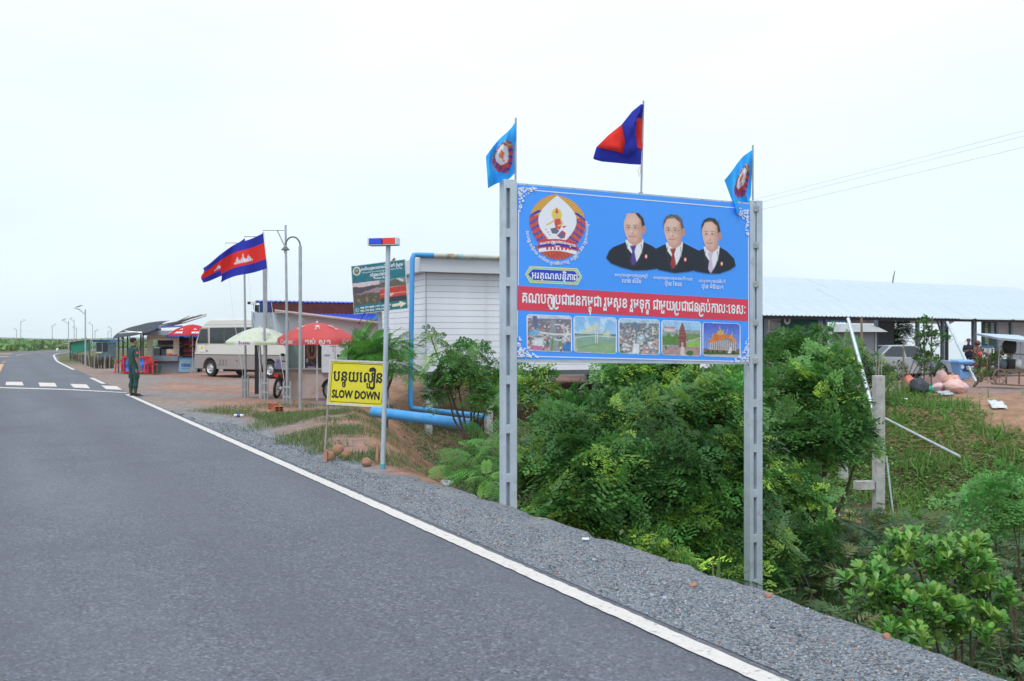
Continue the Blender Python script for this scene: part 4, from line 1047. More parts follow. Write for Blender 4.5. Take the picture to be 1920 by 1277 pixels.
# camera post
bp = G(481.5, 737.5); t = thing('camera_post', 'square black post with a white surveillance camera on top', 'camera post', bp)
MB().b2((-.055, -.055, -.2), (.055, .055, P(481, 572, bp.y).z)).build('post', mat('black_steel', (.018, .02, .024), .5), t, bevel=.004)
ctop = P(474, 568, bp.y) - bp
MB().b2(ctop + Vector((-.06, -.06, -.05)), ctop + Vector((.09, .06, .05))).build('camera_body', mat('white_plastic', (.68, .7, .7), .4), t, bevel=.01)
MB().lathe([(.045, -.16), (.045, -.06)], ctop, 12, 'X').build('lens_hood', mat('black_plastic', (.02, .02, .022), .4), t)
MB().tube([ctop + Vector((.02, 0, -.05)), ctop + Vector((.02, 0, -.2)), Vector((0, 0, ctop.z - .2))], .012, 6).build('bracket', steel, t)
MB().tube([Vector((0, -.05, ctop.z)), P(478, 583, bp.y) - bp, P(487, 594, bp.y - .3) - bp, P(505, 597, bp.y - .6) - bp, P(523, 594, bp.y - .8) - bp, P(537, 585, bp.y - 1.2) - bp], .012, 5).build('cable', cord, t)
gp = G(489, 742); t = thing('tie_post', 'thin brown wooden post beside the square black camera post', 'post', gp)
MB().tube([(0, 0, -.2), (.01, 0, .8), (-.02, 0, 1.5)], [.03, .027, .024], 7).build('stake', mat('stake_wood', (.22, .17, .13), .9, 0, .3, 9), t)

# ------------------------------------------------------------------ beacon pole, yellow sign
bc = G(717.5, 879); t = thing('beacon_pole', 'leaning galvanised pole topped by a blue and red light bar', 'beacon pole', bc)
pt = P(728, 462, bc.y) - bc
MB().tube([Vector((-.005, 0, -.25)), pt], .031, 12).build('pole', galv, t, smooth=True)
MB().tube([Vector((-.002, 0, -.1)), pt * .022], .036, 12).build('sleeve', mat('blue_tape', (.10, .34, .42), .5), t)
MB().b2(pt + Vector((-.022, -.022, -.0)), pt + Vector((.022, .022, .06))).build('collar', galv_d, t, bevel=.004)
ex = Vector((.97, -.24, 0)).normalized(); ey = Vector((.24, .97, 0)).normalized()
def bar(c, lx, ly, lz): return [c + ex * a * lx / 2 + ey * b_ * ly / 2 + Vector((0, 0, z * lz / 2)) for z in (-1, 1) for a, b_ in ((-1, -1), (1, -1), (1, 1), (-1, 1))]
c0 = P(719.5, 453, bc.y) - bc
MB().hexa(bar(c0 + Vector((0, 0, -.048)), .39, .15, .012)).build('tray', galv_d, t)
MB().hexa(bar(c0 + ex * -.0975 + ex * .008, .17, .14, .082)).build('blue_lens', mat('blue_lens', (.012, .06, .62), .18, 0, .1, 40, spec=.6), t, bevel=.004)
MB().hexa(bar(c0 + ex * .09 + ex * .008, .176, .141, .083)).build('red_lens', mat('red_lens', (.85, .035, .03), .18, 0, .1, 40, spec=.6), t, bevel=.004)
MB().hexa(bar(c0 - ex * .19, .02, .144, .086)).build('end_cap', mat('clear_cap', (.62, .70, .76), .2), t); MB().hexa(bar(c0 + ex * .192, .012, .143, .085)).build('end_cap', mat('clear_cap', (.62, .70, .76), .2), t)

sb = G(606, 866); sr = G(711, 871)
SY0, SY1 = 13.72, 13.42
sTL, sBL, sTR, sBR = P(620, 675.5, SY0), P(614, 757, SY0), P(727, 683, SY1), P(719.5, 763, SY1)
SP = Plane(sBL, sBR - sBL, sTL - sBL); SW, SH = (sBR - sBL).length, (sTL - sBL).length
t = thing('warning_sign', 'yellow slow down sign tilted in a white frame on thin legs', 'sign', sb)
MB().hexa(slab(SP, .012, .012, SW - .012, SH - .012, -.006, 0, sb)).build('panel', mat('yellow_sheet', (.72, .62, .035), .45, 0, .05, 3., col2=(.55, .40, .05), c2amt=.05, c2scale=7), t)
fr = MB(); wfr = mat('chalky_frame', (.58, .57, .56), .6, 0, .12, 10, col2=(.42, .28, .2), c2amt=.2, c2scale=8)
for q in ((-.012, -.012, SW + .012, .011), (-.012, SH - .011, SW + .012, SH + .012), (-.012, .0115, .011, SH - .0115), (SW - .011, .0115, SW + .012, SH - .0115)): fr.hexa(slab(SP, *q, -.02, .008, sb))
fr.build('frame', wfr, t)
BLK = mat('black_ink', (.012, .016, .022), .5)
def sruv(x, y): return SP.uv(x, y)
def rib(pl, pts, th, h, m, name, parent, org):
    g = MB()
    for i, (a_, b_) in enumerate(zip(pts[:-1], pts[1:])):
        a_ = Vector(a_); b_ = Vector(b_); tt = (b_ - a_).normalized(); q = Vector((-tt.y, tt.x)) * th / 2; e = tt * th * .35
        g.add([pl.at(*p, h + i * .00003) - org for p in (a_ - q - e, b_ - q + e, b_ + q + e, a_ + q - e)], [(0, 1, 2, 3)])
    return g.build(name, m, parent)
def rr(u0, v0, u1, v1, r):
    pts = []
    for cx_, cy_, a_ in ((u1 - r, v0 + r, -90), (u1 - r, v1 - r, 0), (u0 + r, v1 - r, 90), (u0 + r, v0 + r, 180)):
        for k in range(5): an = R(a_ + 22.5 * k); pts.append((cx_ + r * math.cos(an), cy_ + r * math.sin(an)))
    return pts + [pts[0]]
rib(SP, rr(.035, .035, SW - .035, SH - .035, .03), .007, .0022, BLK, 'border_line', t, sb)
V, F, _ = khmer('បន្ថយល្បឿន', .024)
lettering(SP, V, F, (.058, SH * .535, SW - .052, SH * .755), BLK, t, 'lettering', .0024, org=sb)
V, F, _ = latin('SLOW DOWN', .046)
lettering(SP, V, F, (.056, SH * .155, SW - .072, SH * .155 + SH * .15), BLK, t, 'lettering', .0024, org=sb)
rust = mat('rusty_leg', (.40, .36, .33), .7, .2, .2, 8, col2=(.34, .17, .1), c2amt=.5, c2scale=4)
MB().tube([Vector((0, 0, -.2)), sTL - sb + Vector((0, .022, -.02))], .014, 6).build('leg', rust, t)
MB().tube([sr - sb + Vector((0, 0, -.2)), sTR - sb + Vector((-.01, .022, -.02))], .014, 6).build('leg', rust, t)
MB().hexa([Vector(p) for p in ((.01, -.03, -.1), (.06, -.03, -.1), (.06, .02, -.1), (.01, .02, -.1), (.012, -.03, .19), (.055, -.03, .17), (.055, .02, .17), (.012, .02, .19))]).build('wedge', mat('wedge_brick', (.45, .23, .16), .9, 0, .2, 8), t)
q = sr - sb; MB().hexa([q + Vector(p) for p in ((-.05, -.03, -.1), (-.015, -.03, -.1), (-.015, .02, -.1), (-.05, .02, -.1), (-.04, -.03, .32), (-.012, -.03, .28), (-.012, .02, .28), (-.04, .02, .32))]).build('wedge', mat('wedge_brick', (.45, .23, .16), .9, 0, .2, 8), t)

# stones propping the sign
rock_m = mat('laterite_stone', (.36, .185, .12), .95, 0, .25, 7, bump=.6, bscale=18, col2=(.22, .16, .13), c2amt=.3, c2scale=5)
def rock(x, y, wpx, hpx, label, dark=False):
    g = G(x, y); s = g.y / FPX
    t = MB(); t.ell((0, 0, hpx * s * .42), (wpx * s / 2, wpx * s * .45, hpx * s * .56), 9, 6, Matrix.Rotation(rnd.uniform(-.5, .5), 3, 'Y') @ Matrix.Rotation(rnd.uniform(0, 3), 3, 'Z'), .2)
    o = t.build('stone', rock_m, None, smooth=True, ang=180, loc=g, sub=1)
    props(o, label, 'stone', 'stones around the yellow sign'); return o
rock(633, 853, 27, 21, 'rounded reddish stone behind the sign leg, tallest of the pile')
rock(619, 865, 21, 21, 'squat reddish stone against the left leg of the yellow sign')
rock(649, 862, 23, 20, 'round pale brown stone resting beside the taller reddish stones')
rock(687, 874, 22, 17, 'lone brown stone between the sign legs near the beacon pole')
rock(1300, 1101, 20, 9, 'small reddish brick fragment lying on the grey shoulder')
rock(1441, 1123, 17, 12, 'reddish stone lodged at the shoulder lip beside the billboard post')
rock(1662, 1200, 19, 14, 'reddish stone on the shoulder lip above the broad leaved bush')
# hollow bricks on the verge
hb = mat('hollow_brick', (.42, .13, .07), .9, 0, .2, 14)
def hollow(x, y, rz, label, sc=1.):
    g = G(x, y); t = thing('hollow_brick', label, 'brick', g, rz, 'hollow bricks on the verge'); W2, H2, D2 = .09 * sc, .17 * sc, .10 * sc
    m_ = MB(); w_ = .012
    for xx in (-W2, 0, W2): m_.b2((xx - w_ / 2, -D2, 0), (xx + w_ / 2, D2, H2))
    for k in range(4): z = H2 * k / 3; m_.b2((-W2 + w_ / 2 + .001, -D2 + .002, max(0, z - w_ / 2)), (W2 - w_ / 2 - .001, D2 - .002, min(H2, z + w_ / 2)))
    m_.build('shell', hb, t); MB().b2((-W2 + .01, -.03, .01), (W2 - .01, .0, H2 - .01)).build('core', mat('brick_dark', (.10, .04, .03), .95), t)
hollow(522, 776, .4, 'red hollow brick with square holes facing the road'); hollow(512, 768, -.9, 'red hollow brick turned sideways behind the other', .9)
# plastic bottle
g = G(449, 782); t = thing('plastic_bottle', 'clear plastic bottle with blue label lying on the verge', 'bottle', g)
cl = mat('clear_plastic', (.72, .76, .78), .12, 0, .05, 20, spec=.6)
MB().lathe([(.01, -.12), (.032, -.115), (.033, .05), (.012, .09), (.012, .11)], (0, 0, .033), 12, 'X').build('body', cl, t, smooth=True)
MB().lathe([(.0345, -.05), (.0345, .02)], (0, 0, .033), 12, 'X', cap=False).build('paper_band', mat('blue_paper', (.03, .10, .5), .5), t); MB().lathe([(.014, .1), (.014, .125)], (0, 0, .033), 10, 'X').build('cap', mat('blue_paper', (.03, .10, .5), .5), t)

# ------------------------------------------------------------------ blue pipes
blu = mat('blue_pvc', (.055, .30, .66), .38, 0, .08, 3., col2=(.16, .33, .5), c2amt=.15, c2scale=2.)
a = P(700, 772, 22.4); b = P(891, 797.5, 20.6)
t = thing('drain_pipe', 'big blue plastic pipe end poking out over the ditch', 'pipe', b)
dv = (a - b).normalized(); r_ = .118
o_ = MB().tube([a - b, Vector((0, 0, 0))], r_, 24, cap=False); o_.tube([a - b, Vector((0, 0, 0))], r_ - .012, 24, cap=False)
o_.build('barrel', blu, t, smooth=True)
MB().tube([dv * .38, Vector((0, 0, 0)) - dv * .0], r_ + .008, 24, cap=False).build('socket', blu, t, smooth=True)
# ------------------------------------------------------------------ white boarded building on stilts
CB = Vector((-2.765, 32.0, 0)); d1 = Vector((2.44, 1.03, 0)).normalized(); d2 = Vector((-1.03, 2.44, 0)).normalized()
LEN, DEP = 11.0, 5.4
zF, zT, zE = P(797, 697, 32).z, P(797, 511, 32).z, P(797, 484, 32).z
RZ = math.atan2(d1.y, d1.x)
bld = thing('boarded_building', 'white boarded building on concrete stilts with a flat roof', 'building', CB, RZ)
bw = mat('white_board', (.78, .80, .87), .5, 0, .05, 1.2, bump=.05, bscale=4., col2=(.48, .50, .54), c2amt=.1, c2scale=.7)
MB().b2((.03, .03, zF), (LEN - .03, DEP - .03, zT)).build('wall_core', mat('board_joint', (.32, .34, .38), .8), bld)
pl_r = None
nP = 16; hP = (zT - zF) / nP
for k in range(nP):
    z0 = zF + hP * k
    def plank(lo, hi, name='plank'):
        m_ = MB(); return m_.b2(lo, hi)
    if pl_r is None:
        pl_r = plank((.012, -.0, 0), (LEN, .026, hP - .012)).build('plank', bw, bld, loc=(0, 0, z0))
        pl_l = plank((-.0, .028, 0), (.026, DEP, hP - .012)).build('plank', bw, bld, loc=(0, 0, z0))
    else:
        for q in (pl_r, pl_l): c = q.copy(); COL.objects.link(c); c.parent = bld; c.location = (0, 0, z0)
        if k: 
            for c in list(bld.children)[-2:]: c.rotation_euler = (0, 0, 0)
MB().b2((-.012, -.012, zF), (.012, -.001, zT)).build('corner_trim', mat('trim_grey', (.30, .32, .35), .5), bld)
MB().b2((-.30, -.34, zT + .001), (LEN + .3, DEP + .3, zE)).build('roof', mat('fascia_white', (.58, .60, .66), .5, 0, .05, 1.), bld, bevel=.01)
MB().b2((-.02, -.02, zF - .16), (LEN, DEP, zF - .003)).build('floor_frame', mat('dark_steel_frame', (.10, .115, .13), .6), bld)
conc = mat('concrete', (.44, .43, .425), .9, 0, .18, 5, bump=.3, bscale=25, col2=(.24, .2, .17), c2amt=.3, c2scale=2.)
for x in np.arange(.12, LEN, 2.1):
    for y in (.15, DEP - .2):
        w_ = bld.matrix_basis @ Vector((x, y, 0)); z0 = min(Hs(w_.x, w_.y), 0) - .3
        MB().b2((x - .11, y - .11, z0), (x + .11, y + .11, zF - .162)).build('stilt', conc, bld)
# white boards leaning under, gutter and downpipe
gut = mat('stained_gutter', (.50, .52, .47), .6, 0, .15, 3., col2=(.30, .17, .08), c2amt=.4, c2scale=2.2)
g_ = thing('gutter_pipe', 'stained gutter pipe along the flat roof ending in a blue downpipe', 'pipe', CB, RZ)
zg = zE + .06
MB().tube([(.1, -.42, zg), (LEN, -.42, zg)], .075, 12).build('gutter', gut, g_, smooth=True)
dpx = bld.matrix_basis.inverted() @ P(773, 490, 31.3)
dx, dy = dpx.x, dpx.y
zb = P(766, 765, 31.3).z
MB().tube([(.12, -.42, zg), (dx + .2, dy + .1, zg), (dx + .06, dy + .02, zg - .02), (dx, dy, zg - .14), (dx - .03, dy, (zg + zb) / 2), (dx - .06, dy, zb + .1), (dx - .03, dy, zb), (dx + .12, dy - .05, zb - .04)], .08, 12).build('downpipe', blu, g_, smooth=True)
e2 = bld.matrix_basis.inverted() @ P(908, 781, 27.5)
MB().tube([(dx + .02, dy - .02, zb - .02), tuple(e2)], .082, 12).build('outlet_pipe', blu, g_, smooth=True)
for x in (1.0, 3.2, 5.6): MB().tube([(x, -.42, zg), (x + .12, -.42, zg)], .081, 12).build('coupling', mat('cyan_coupling', (.25, .55, .62), .5), g_)
MB().tube([(dx - .034, dy, zb + 1.05), (dx - .036, dy, zb + 1.2)], .086, 12).build('coupling', blu, g_)

# ------------------------------------------------------------------ ticket board
TY0, TY1 = 27.6, 27.0
tTL, tBL, tTR, tBR = P(659, 500, TY0), P(664.5, 588.5, TY0), P(757.5, 489, TY1), P(764, 577.5, TY1)
TP = Plane(tBL, tBR - tBL, tTL - tBL); TW, TH = (tBR - tBL).length, (tTL - tBL).length
gb = Vector((P(716, 700, 27.6).x, 27.7, Hs(-3.6, 27.7)))
t = thing('ticket_board', 'tilted teal ticket booth board with phone numbers and an arrow', 'sign board', gb)
MB().hexa(slab(TP, -.015, -.015, TW + .015, TH + .015, -.03, -.002, gb)).build('frame', wfr, t)
TEAL = (.028, .17, .22)
cv = Canvas(190, 170, TEAL, (0, 0, TW, TH)); cv.al[:] = 1
A = cv.Ug / TW; B = 1 - cv.Vg / TH; cv.A, cv.B = A, B
nzA = fbm(A, B, 2.2, 4, 4); nzB = fbm(A, B, 6., 4, 6)
ph = (B > .36 + .0 * A) & (B < .83)
cv._put(ph.astype(float), (.42, .34, .38)); lf = ph & (A < .51); rt = ph & (A >= .51)
cv._put((lf & (B < .46 + .03 * np.sin(A * 9))).astype(float), (.60, .50, .53)); cv._put((lf & (B > .45 + .02 * nzA)).astype(float), (.10, .085, .11)); cv._put((lf & (B > .56 - .2 * (A - .2) + .04 * nzA)).astype(float), (.32, .22, .26)); cv._put((lf & (B > .60 + .03 * nzA)).astype(float), (.11, .10, .075)); cv._put((lf & (B > .60) & (nzB > .45)).astype(float), (.28, .25, .18), .7)
cv._put((rt & (B < .47)).astype(float), (.20, .26, .30)); cv._put((rt & (np.hypot((A - .86) / .12, (B - .42) / .06) < 1 + .3 * nzB)).astype(float), (.62, .6, .58), .9); cv._put((rt & (B > .42 + .05 * nzA) & (B < .56)).astype(float), (.14, .12, .10)); cv._put((rt & (B >= .52)).astype(float), (.30, .26, .28)); cv._put((rt & (B > .60 - .08 * A + .0)).astype(float), (.52, .06, .05)); cv._put((rt & (np.abs(B - .66) < .012)).astype(float), (.62, .25, .2)); cv._put((rt & (np.hypot((A - .74) / .05, (B - .69) / .04) < 1) & (nzB > -.1)).astype(float), (.7, .5, .45)); cv._put((rt & (B > .745 - .02 * A)).astype(float), (.05, .055, .07))
q = lambda a_, b_: (a_ * TW, (1 - b_) * TH)
cv.ell(q(.095, .11), (.075 * TW, .075 * TW), (.66, .68, .62)); cv.ell(q(.095, .11), (.052 * TW, .052 * TW), (.14, .16, .13)); cv.ell(q(.095, .10), (.035 * TW, .02 * TW), (.3, .32, .28))
cv.poly([q(.72, .89), q(.86, .875), q(.86, .835), q(.99, .90), q(.87, .975), q(.87, .935), q(.72, .945)], (.70, .66, .52))
cv.ell(q(.06, .93), (.036 * TW, .036 * TW), (.6, .68, .7)); cv.ell(q(.06, .93), (.030 * TW, .030 * TW), (.03, .22, .30)); cv.line([q(.045, .91), q(.05, .945), q(.075, .955)], .012, (.65, .7, .72))
_scr = np.abs(fbm(A, B * .4, 3.1, 3, 8)) < .03; cv._put(_scr & (B < .36), (.10, .30, .34), .5)
cv.mesh('printed_sheet', TP, vmat('weathered_print', .5, .3, var=.15, scale=12), t, .0, gb, cut=False)
def tline(text, a0, a1, b, h, f=khmer, bold=.02, m=WHITE_INK):
    V, F, _ = f(text, bold); lettering(TP, V, F, (a0 * TW, (1 - b) * TH, a1 * TW, (1 - b) * TH + h * TH), m, t, 'lettering', .003, org=gb)
tline('រមណីយដ្ឋានទេសចរណ៍ធម្មជាតិ ភ្នំក្រោម', .18, .97, .115, .05); tline('Tourist community service area', .20, .95, .175, .026, latin, .01); tline('កន្លែងលក់សំបុត្រ', .35, .70, .265, .055); tline('Ticket Booth', .40, .72, .325, .032, latin, .02)
tline('088 599 8889 / 071 446 5533', .12, .70, .91, .032, latin, .025); tline('092 734 865 / 078 342 734', .12, .68, .975, .032, latin, .025)
MB().tube([Vector((0, 0, -.3)), P(712, 560, 27.55) - gb], .06, 8).build('post', galv_d, t)
MB().tube([P(690, 588, 27.45) - gb, P(676, 605, 27.7) - gb], .006, 5).build('stay_wire', steel, t); MB().tube([P(684, 586, 27.45) - gb, P(672, 608, 27.7) - gb], .01, 5).build('stay_wire', mat('black_plastic', (.02, .02, .02)), t)
pb = P(737, 490, 27.0); pbo = MB().hexa([P(*p_, 27.25) - pb for p_ in ((733, 489.5), (741, 489), (742, 486), (735, 488))] + [P(*p_, 27.2) - pb for p_ in ((737, 485), (742, 486.5), (741, 483.5), (738, 483))]).build('roof_stub', mat('stub_wood', (.40, .26, .18), .9), t, loc=pb - gb)

# ------------------------------------------------------------------ blue roofed hall far behind the stall
HY = 52.
hc = Vector((P(486, 600, HY).x, HY, 0)); hx = P(735, 600, HY + 3)
RZh = math.atan2(hx.y - HY, hx.x - hc.x); hl = math.hypot(hx.x - hc.x, 3)
t = thing('blue_hall', 'long hall with blue corrugated roof and maroon fascia board', 'building', hc, RZh)
z1, z2 = P(486, 562, HY).z, P(486, 586, HY).z
MB().b2((.3, .5, -.4), (hl, 2.1, z1 - .2)).build('wall', mat('hall_wall', (.46, .46, .48), .8), t)
broof = mat('blue_roof_sheet', (.028, .075, .50), .45, 0, .08, 2.)
rows = []
for i in range(int(hl / .06)):
    x = i * .06; dz = .018 * (1 if i % 4 in (1, 2) else -1)
    rows.append([(x, -.25, z1 - .10 + dz), (x, 1.0, z1 + .0 + dz), (x, 2.2, z1 - .1 + dz)])
MB().sheet(rows).build('roof', broof, t, solid=.01)
MB().b2((0, -.2, z2 - .05), (.55, -.1, z1 - .14)).build('end_board', mat('navy_board', (.02, .045, .22), .5), t)
MB().b2((.56, -.21, z2 - .1), (P(668, 590, HY).x - hc.x, -.1, z1 - .16)).build('fascia_board', mat('maroon_board', (.10, .02, .022), .5, 0, .25, 3), t)
rows = []
for i in range(int((hl - 2.2) / .06)):
    x = 2.2 + i * .06; dz = .018 * (1 if i % 4 in (1, 2) else -1)
    rows.append([(x, -1.3, z2 - .46 + dz), (x, -.12, z2 + .0 + dz)])
MB().sheet(rows).build('lower_roof', broof, t, solid=.01)

# ------------------------------------------------------------------ repair stall beside the masts
SYF = 29.3; so_ = Vector((P(540, 740, SYF).x, SYF, 0))
t = thing('roadside_stall', 'pale roadside stall with low concrete wall and an open dark hatch', 'stall', so_)
L_ = lambda x, y, dy=0.: P(x, y, SYF + dy) - so_
def panel(g, x0, y0, x1, y1, d0, d1, y0b=None, y1b=None):
    y0b = y0 if y0b is None else y0b; y1b = y1 if y1b is None else y1b
    g.hexa([L_(x0, y1, d0), L_(x1, y1b, d0), L_(x1, y1b, d1), L_(x0, y1, d1), L_(x0, y0, d0), L_(x1, y0b, d0), L_(x1, y0b, d1), L_(x0, y0, d1)]); return g
scw = mat('stall_plaster', (.50, .41, .385), .85, 0, .12, 2., col2=(.42, .25, .17), c2amt=.45, c2scale=1.1, bump=.1)
panel(MB(), 540, 693, 662, 748, 0, .12).build('low_wall', scw, t)
panel(MB(), 538, 690, 664, 693.4, -.08, .16).build('counter', mat('counter_concrete', (.34, .32, .31), .8), t)
pan = mat('pale_panel', (.56, .55, .60), .55, 0, .06, 1.5); pink = mat('pinkish_panel', (.60, .50, .52), .6, 0, .06, 1.)
for (xa, xb, mm) in ((474, 507, mat('bluegrey_panel', (.44, .49, .56), .5, 0, .06, 1)), (507.6, 541, mat('bluegrey_panel', (.44, .49, .56), .5)), (541.6, 568, pan)):
    panel(MB(), xa, 586, xb, 643, .5, .54).build('upper_panel', mm, t)
panel(MB(), 471.5, 584, 475, 640, .45, .55).build('edge_trim', mat('trim_blue', (.30, .36, .44), .5), t)
panel(MB(), 568.5, 586, 706, 640, .5, .56, 603, 640).build('upper_wall', pink, t)
panel(MB(), 569, 640.5, 571.5, 690, .0, .1).build('jamb', pan, t)
panel(MB(), 540.5, 640, 568, 690, .05, .08).build('window_pane', mat('dusty_glass', (.16, .22, .21), .15, 0, .15, 2, spec=.6), t)
panel(MB(), 603, 642, 628, 699, -.1, .3).build('cabinet_door', mat('cabinet_white', (.66, .68, .74), .4, 0, .04), t, bevel=.01); panel(MB(), 628.8, 642, 652, 699, -.1, .3).build('cabinet_door', mat('cabinet_white', (.66, .68, .74), .4), t, bevel=.01)
panel(MB(), 608, 664.5, 618, 667, -.112, -.102).build('cabinet_mark', mat('grey_ink', (.3, .3, .36), .6), t); panel(MB(), 633, 672, 649, 675, -.112, -.102).build('cabinet_mark', mat('grey_ink', (.3, .3, .36), .6), t)
panel(MB(), 653, 640, 657, 745, .1, .2).build('side_post', mat('dark_wood', (.07, .06, .055), .8), t)
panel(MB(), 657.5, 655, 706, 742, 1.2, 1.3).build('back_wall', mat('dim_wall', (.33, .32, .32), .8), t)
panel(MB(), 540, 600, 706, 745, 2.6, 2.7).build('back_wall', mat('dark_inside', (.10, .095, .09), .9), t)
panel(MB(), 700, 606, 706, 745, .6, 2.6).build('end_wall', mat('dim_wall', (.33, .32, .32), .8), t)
rt_ = MB(); rt_.hexa([L_(515, 585, .2), L_(712, 608, .2), L_(712, 606, 3), L_(515, 583, 3), L_(515, 582.5, .2), L_(712, 605.5, .2), L_(712, 603, 3), L_(515, 580, 3)])
rt_.build('roof', mat('rusty_sheet', (.34, .25, .23), .7, .1, .2, 3, col2=(.22, .1, .06), c2amt=.4), t)
panel(MB(), 515, 584.6, 545, 587.2, -.2, .6).build('roof_lip', mat('old_sheet', (.40, .37, .35), .7), t)
# hatch content: hanging tyre, hose, boxes
o = MB(); c_ = L_(585, 657, .9)
ring = [c_ + Vector((.125 * math.cos(k), 0, .24 * math.sin(k))) for k in np.linspace(-4.3, 1.2, 20)]
ty = thing('hung_tube', 'orange inner tube hanging inside the stall hatch', 'inner tube', so_ + L_(585, 690, .9))
MB().tube([p - L_(585, 690, .9) for p in ring], .045, 8).build('tube', mat('orange_rubber', (.50, .16, .10), .7), ty, smooth=True)
MB().tube([Vector((0, 0, .78 - .3)), Vector((0, 0, 1.05))], .008, 5).build('hook_cord', cord, ty)
o = MB(); o.tube([L_(571, 668, .5), L_(580, 676, .6), L_(592, 692, .6)], .05, 7); o.build('leaning_plank', mat('dark_wood', (.07, .06, .055), .8), t)
panel(MB(), 576, 687, 590, 690, .1, .3).build('tool_box', mat('purple_box', (.22, .14, .34), .5), t); panel(MB(), 574, 672, 578, 680, .3, .35).build('rag', mat('grey_rag', (.45, .46, .42), .9), t)
bk = MB(); bk.tube([L_(618, 649.5, -.4), L_(650, 648.5, -.4)], .012, 6); bk.tube([L_(624.5, 646, -.4), L_(624.5, 660, -.4)], .012, 6); bk.tube([L_(642, 648, -.4), L_(652, 646, .2)], .05, 6)
bk.build('tap_bracket', rust, t)

# ------------------------------------------------------------------ parasols
def parasol(base, hgt, rad, drop, val, n, colf, label, pole_r=.022, rz=0., scallop=0., tilt=0.):
    t = thing('parasol', label, 'parasol', base, rz)
    MB().tube([(0, 0, -.1), (0, 0, hgt)], pole_r, 8).build('pole', mat('white_pole', (.62, .64, .66), .35, .2), t)
    seg = 6 * n; rings = 14
    V = []; C_ = []
    for i in range(rings + 1):
        f = i / rings
        for k in range(seg):
            th = 2 * math.pi * k / seg; a_ = (th * n / (2 * math.pi)) % 1
            rr_ = math.cos(math.pi / n) / math.cos((a_ - .5) * 2 * math.pi / n)
            if f <= .86: g_ = f / .86; r0 = rad * g_; z = hgt - drop * g_ ** 1.75 + .03 * math.sin(math.pi * a_) * g_ * -1
            else: g_ = (f - .86) / .14; r0 = rad * (1 + .01 * g_); z = hgt - drop - val * g_ * (1 - scallop * abs(math.sin(math.pi * a_ * 2)) * 1) 
            V.append((r0 * rr_ * math.cos(th), r0 * rr_ * math.sin(th), z)); C_.append(colf(f, a_, int(th * n / (2 * math.pi)) % n))
    F = [(i * seg + k, i * seg + (k + 1) % seg, (i + 1) * seg + (k + 1) % seg, (i + 1) * seg + k) for i in range(rings) for k in range(seg)]
    c = np_mesh('canopy', V, F, vmat('parasol_cloth', .7, .2, transl=.3), np.array(C_), t, smooth=True)
    if tilt: c.rotation_euler = (0, tilt, 0); c.location = (-hgt * math.sin(tilt), 0, hgt * (1 - math.cos(tilt)))
    g_ = MB()
    for k in range(n):
        th = 2 * math.pi * k / n; g_.tube([(0, 0, hgt - .05), (rad * .55 * math.cos(th), rad * .55 * math.sin(th), hgt - drop * .55 - .03), (rad * .97 * math.cos(th), rad * .97 * math.sin(th), hgt - drop - .03)], .006, 4)
    g_.build('ribs', mat('white_pole', (.62, .64, .66)), t)
    MB().lathe([(.03, -.02), (.03, .03), (.01, .05)], (0, 0, hgt), 8).build('finial', mat('white_pole', (.62, .64, .66)), t)
    return t, c
def letters_on_canopy(t, text, n, k, f0, size, rad, hgt, drop, val, m, bold=.02, latin_=True, span=.7, valance=False):
    V, F, _ = (latin if latin_ else khmer)(text, bold); a_, b_ = V[:, 0].min(), V[:, 0].max(); pts = []
    for x, y, ee in V:
        aa = .5 + span * ((x - a_) / (b_ - a_) - .5); th = 2 * math.pi * (k + aa) / n; rr_ = math.cos(math.pi / n) / math.cos((aa - .5) * 2 * math.pi / n)
        if valance: r0 = rad * 1.012 + ee * 5; z = hgt - drop - val * (.78 - y * size)
        else:
            g_ = f0 - y * size; r0 = rad * g_ + .012 + ee * 5; z = hgt - drop * g_ ** 1.75 + .02
        pts.append((r0 * rr_ * math.cos(th), r0 * rr_ * math.sin(th), z))
    MB().add(pts, F).build('canopy_lettering', m, t)
RP = (.70, .12, .125)
g = G(594.5, 752.5); 
def cred(f, a_, k):
    return RP
t, c = parasol(g, 2.17, 1.08, .44, .17, 6, cred, 'red parasol with white lettering in front of the roadside stall', rz=R(12))
WI = mat('faded_white_ink', (.74, .62, .62), .7, 0, .2, 30)
for k in range(6):
    letters_on_canopy(t, 'iConfident' if k % 2 else 'តាប់ ស្លុត', 6, k, 1, .95, 1.08, 2.17, .44, .17, WI, .03, bool(k % 2), .66, True)
    # worn crest on each panel
    g_ = MB(); r2 = random.Random(k)
    for i in range(30):
        aa = .5 + r2.uniform(-.16, .16); gg = r2.uniform(.42, .66); th = 2 * math.pi * (k + aa) / 6; rr_ = math.cos(math.pi / 6) / math.cos((aa - .5) * math.pi / 3)
        if abs(aa - .5) > .16 * (1.25 - gg): continue
        s_ = r2.uniform(.018, .04); r0 = 1.08 * gg * rr_
        cp = Vector((r0 * math.cos(th), r0 * math.sin(th), 2.17 - .44 * gg ** 1.75 + .02 + .0004 * i)); tg = Vector((-math.sin(th), math.cos(th), 0)); rd = Vector((math.cos(th), math.sin(th), -.5)).normalized()
        g_.add([cp + tg * s_ * 1.3, cp + rd * s_ * .5, cp - tg * s_, cp - rd * s_ * .6], [(0, 1, 2, 3)])
    g_.build('canopy_crest', WI, t)
MB().box((0, 0, .95), (.06, .06, .05)).build('pole_joint', mat('white_plastic', (.68, .7, .7)), t)
g = G(487.5, 747)
def cgrn(f, a_, k):
    if f > .86: return (.70, .72, .78) if k % 2 else (.52, .60, .40)
    d = math.hypot((a_ - .5) / .3, (f - .6) / .16)
    return (.58, .66, .46) if .8 < d < 1. else (.70, .75, .63)
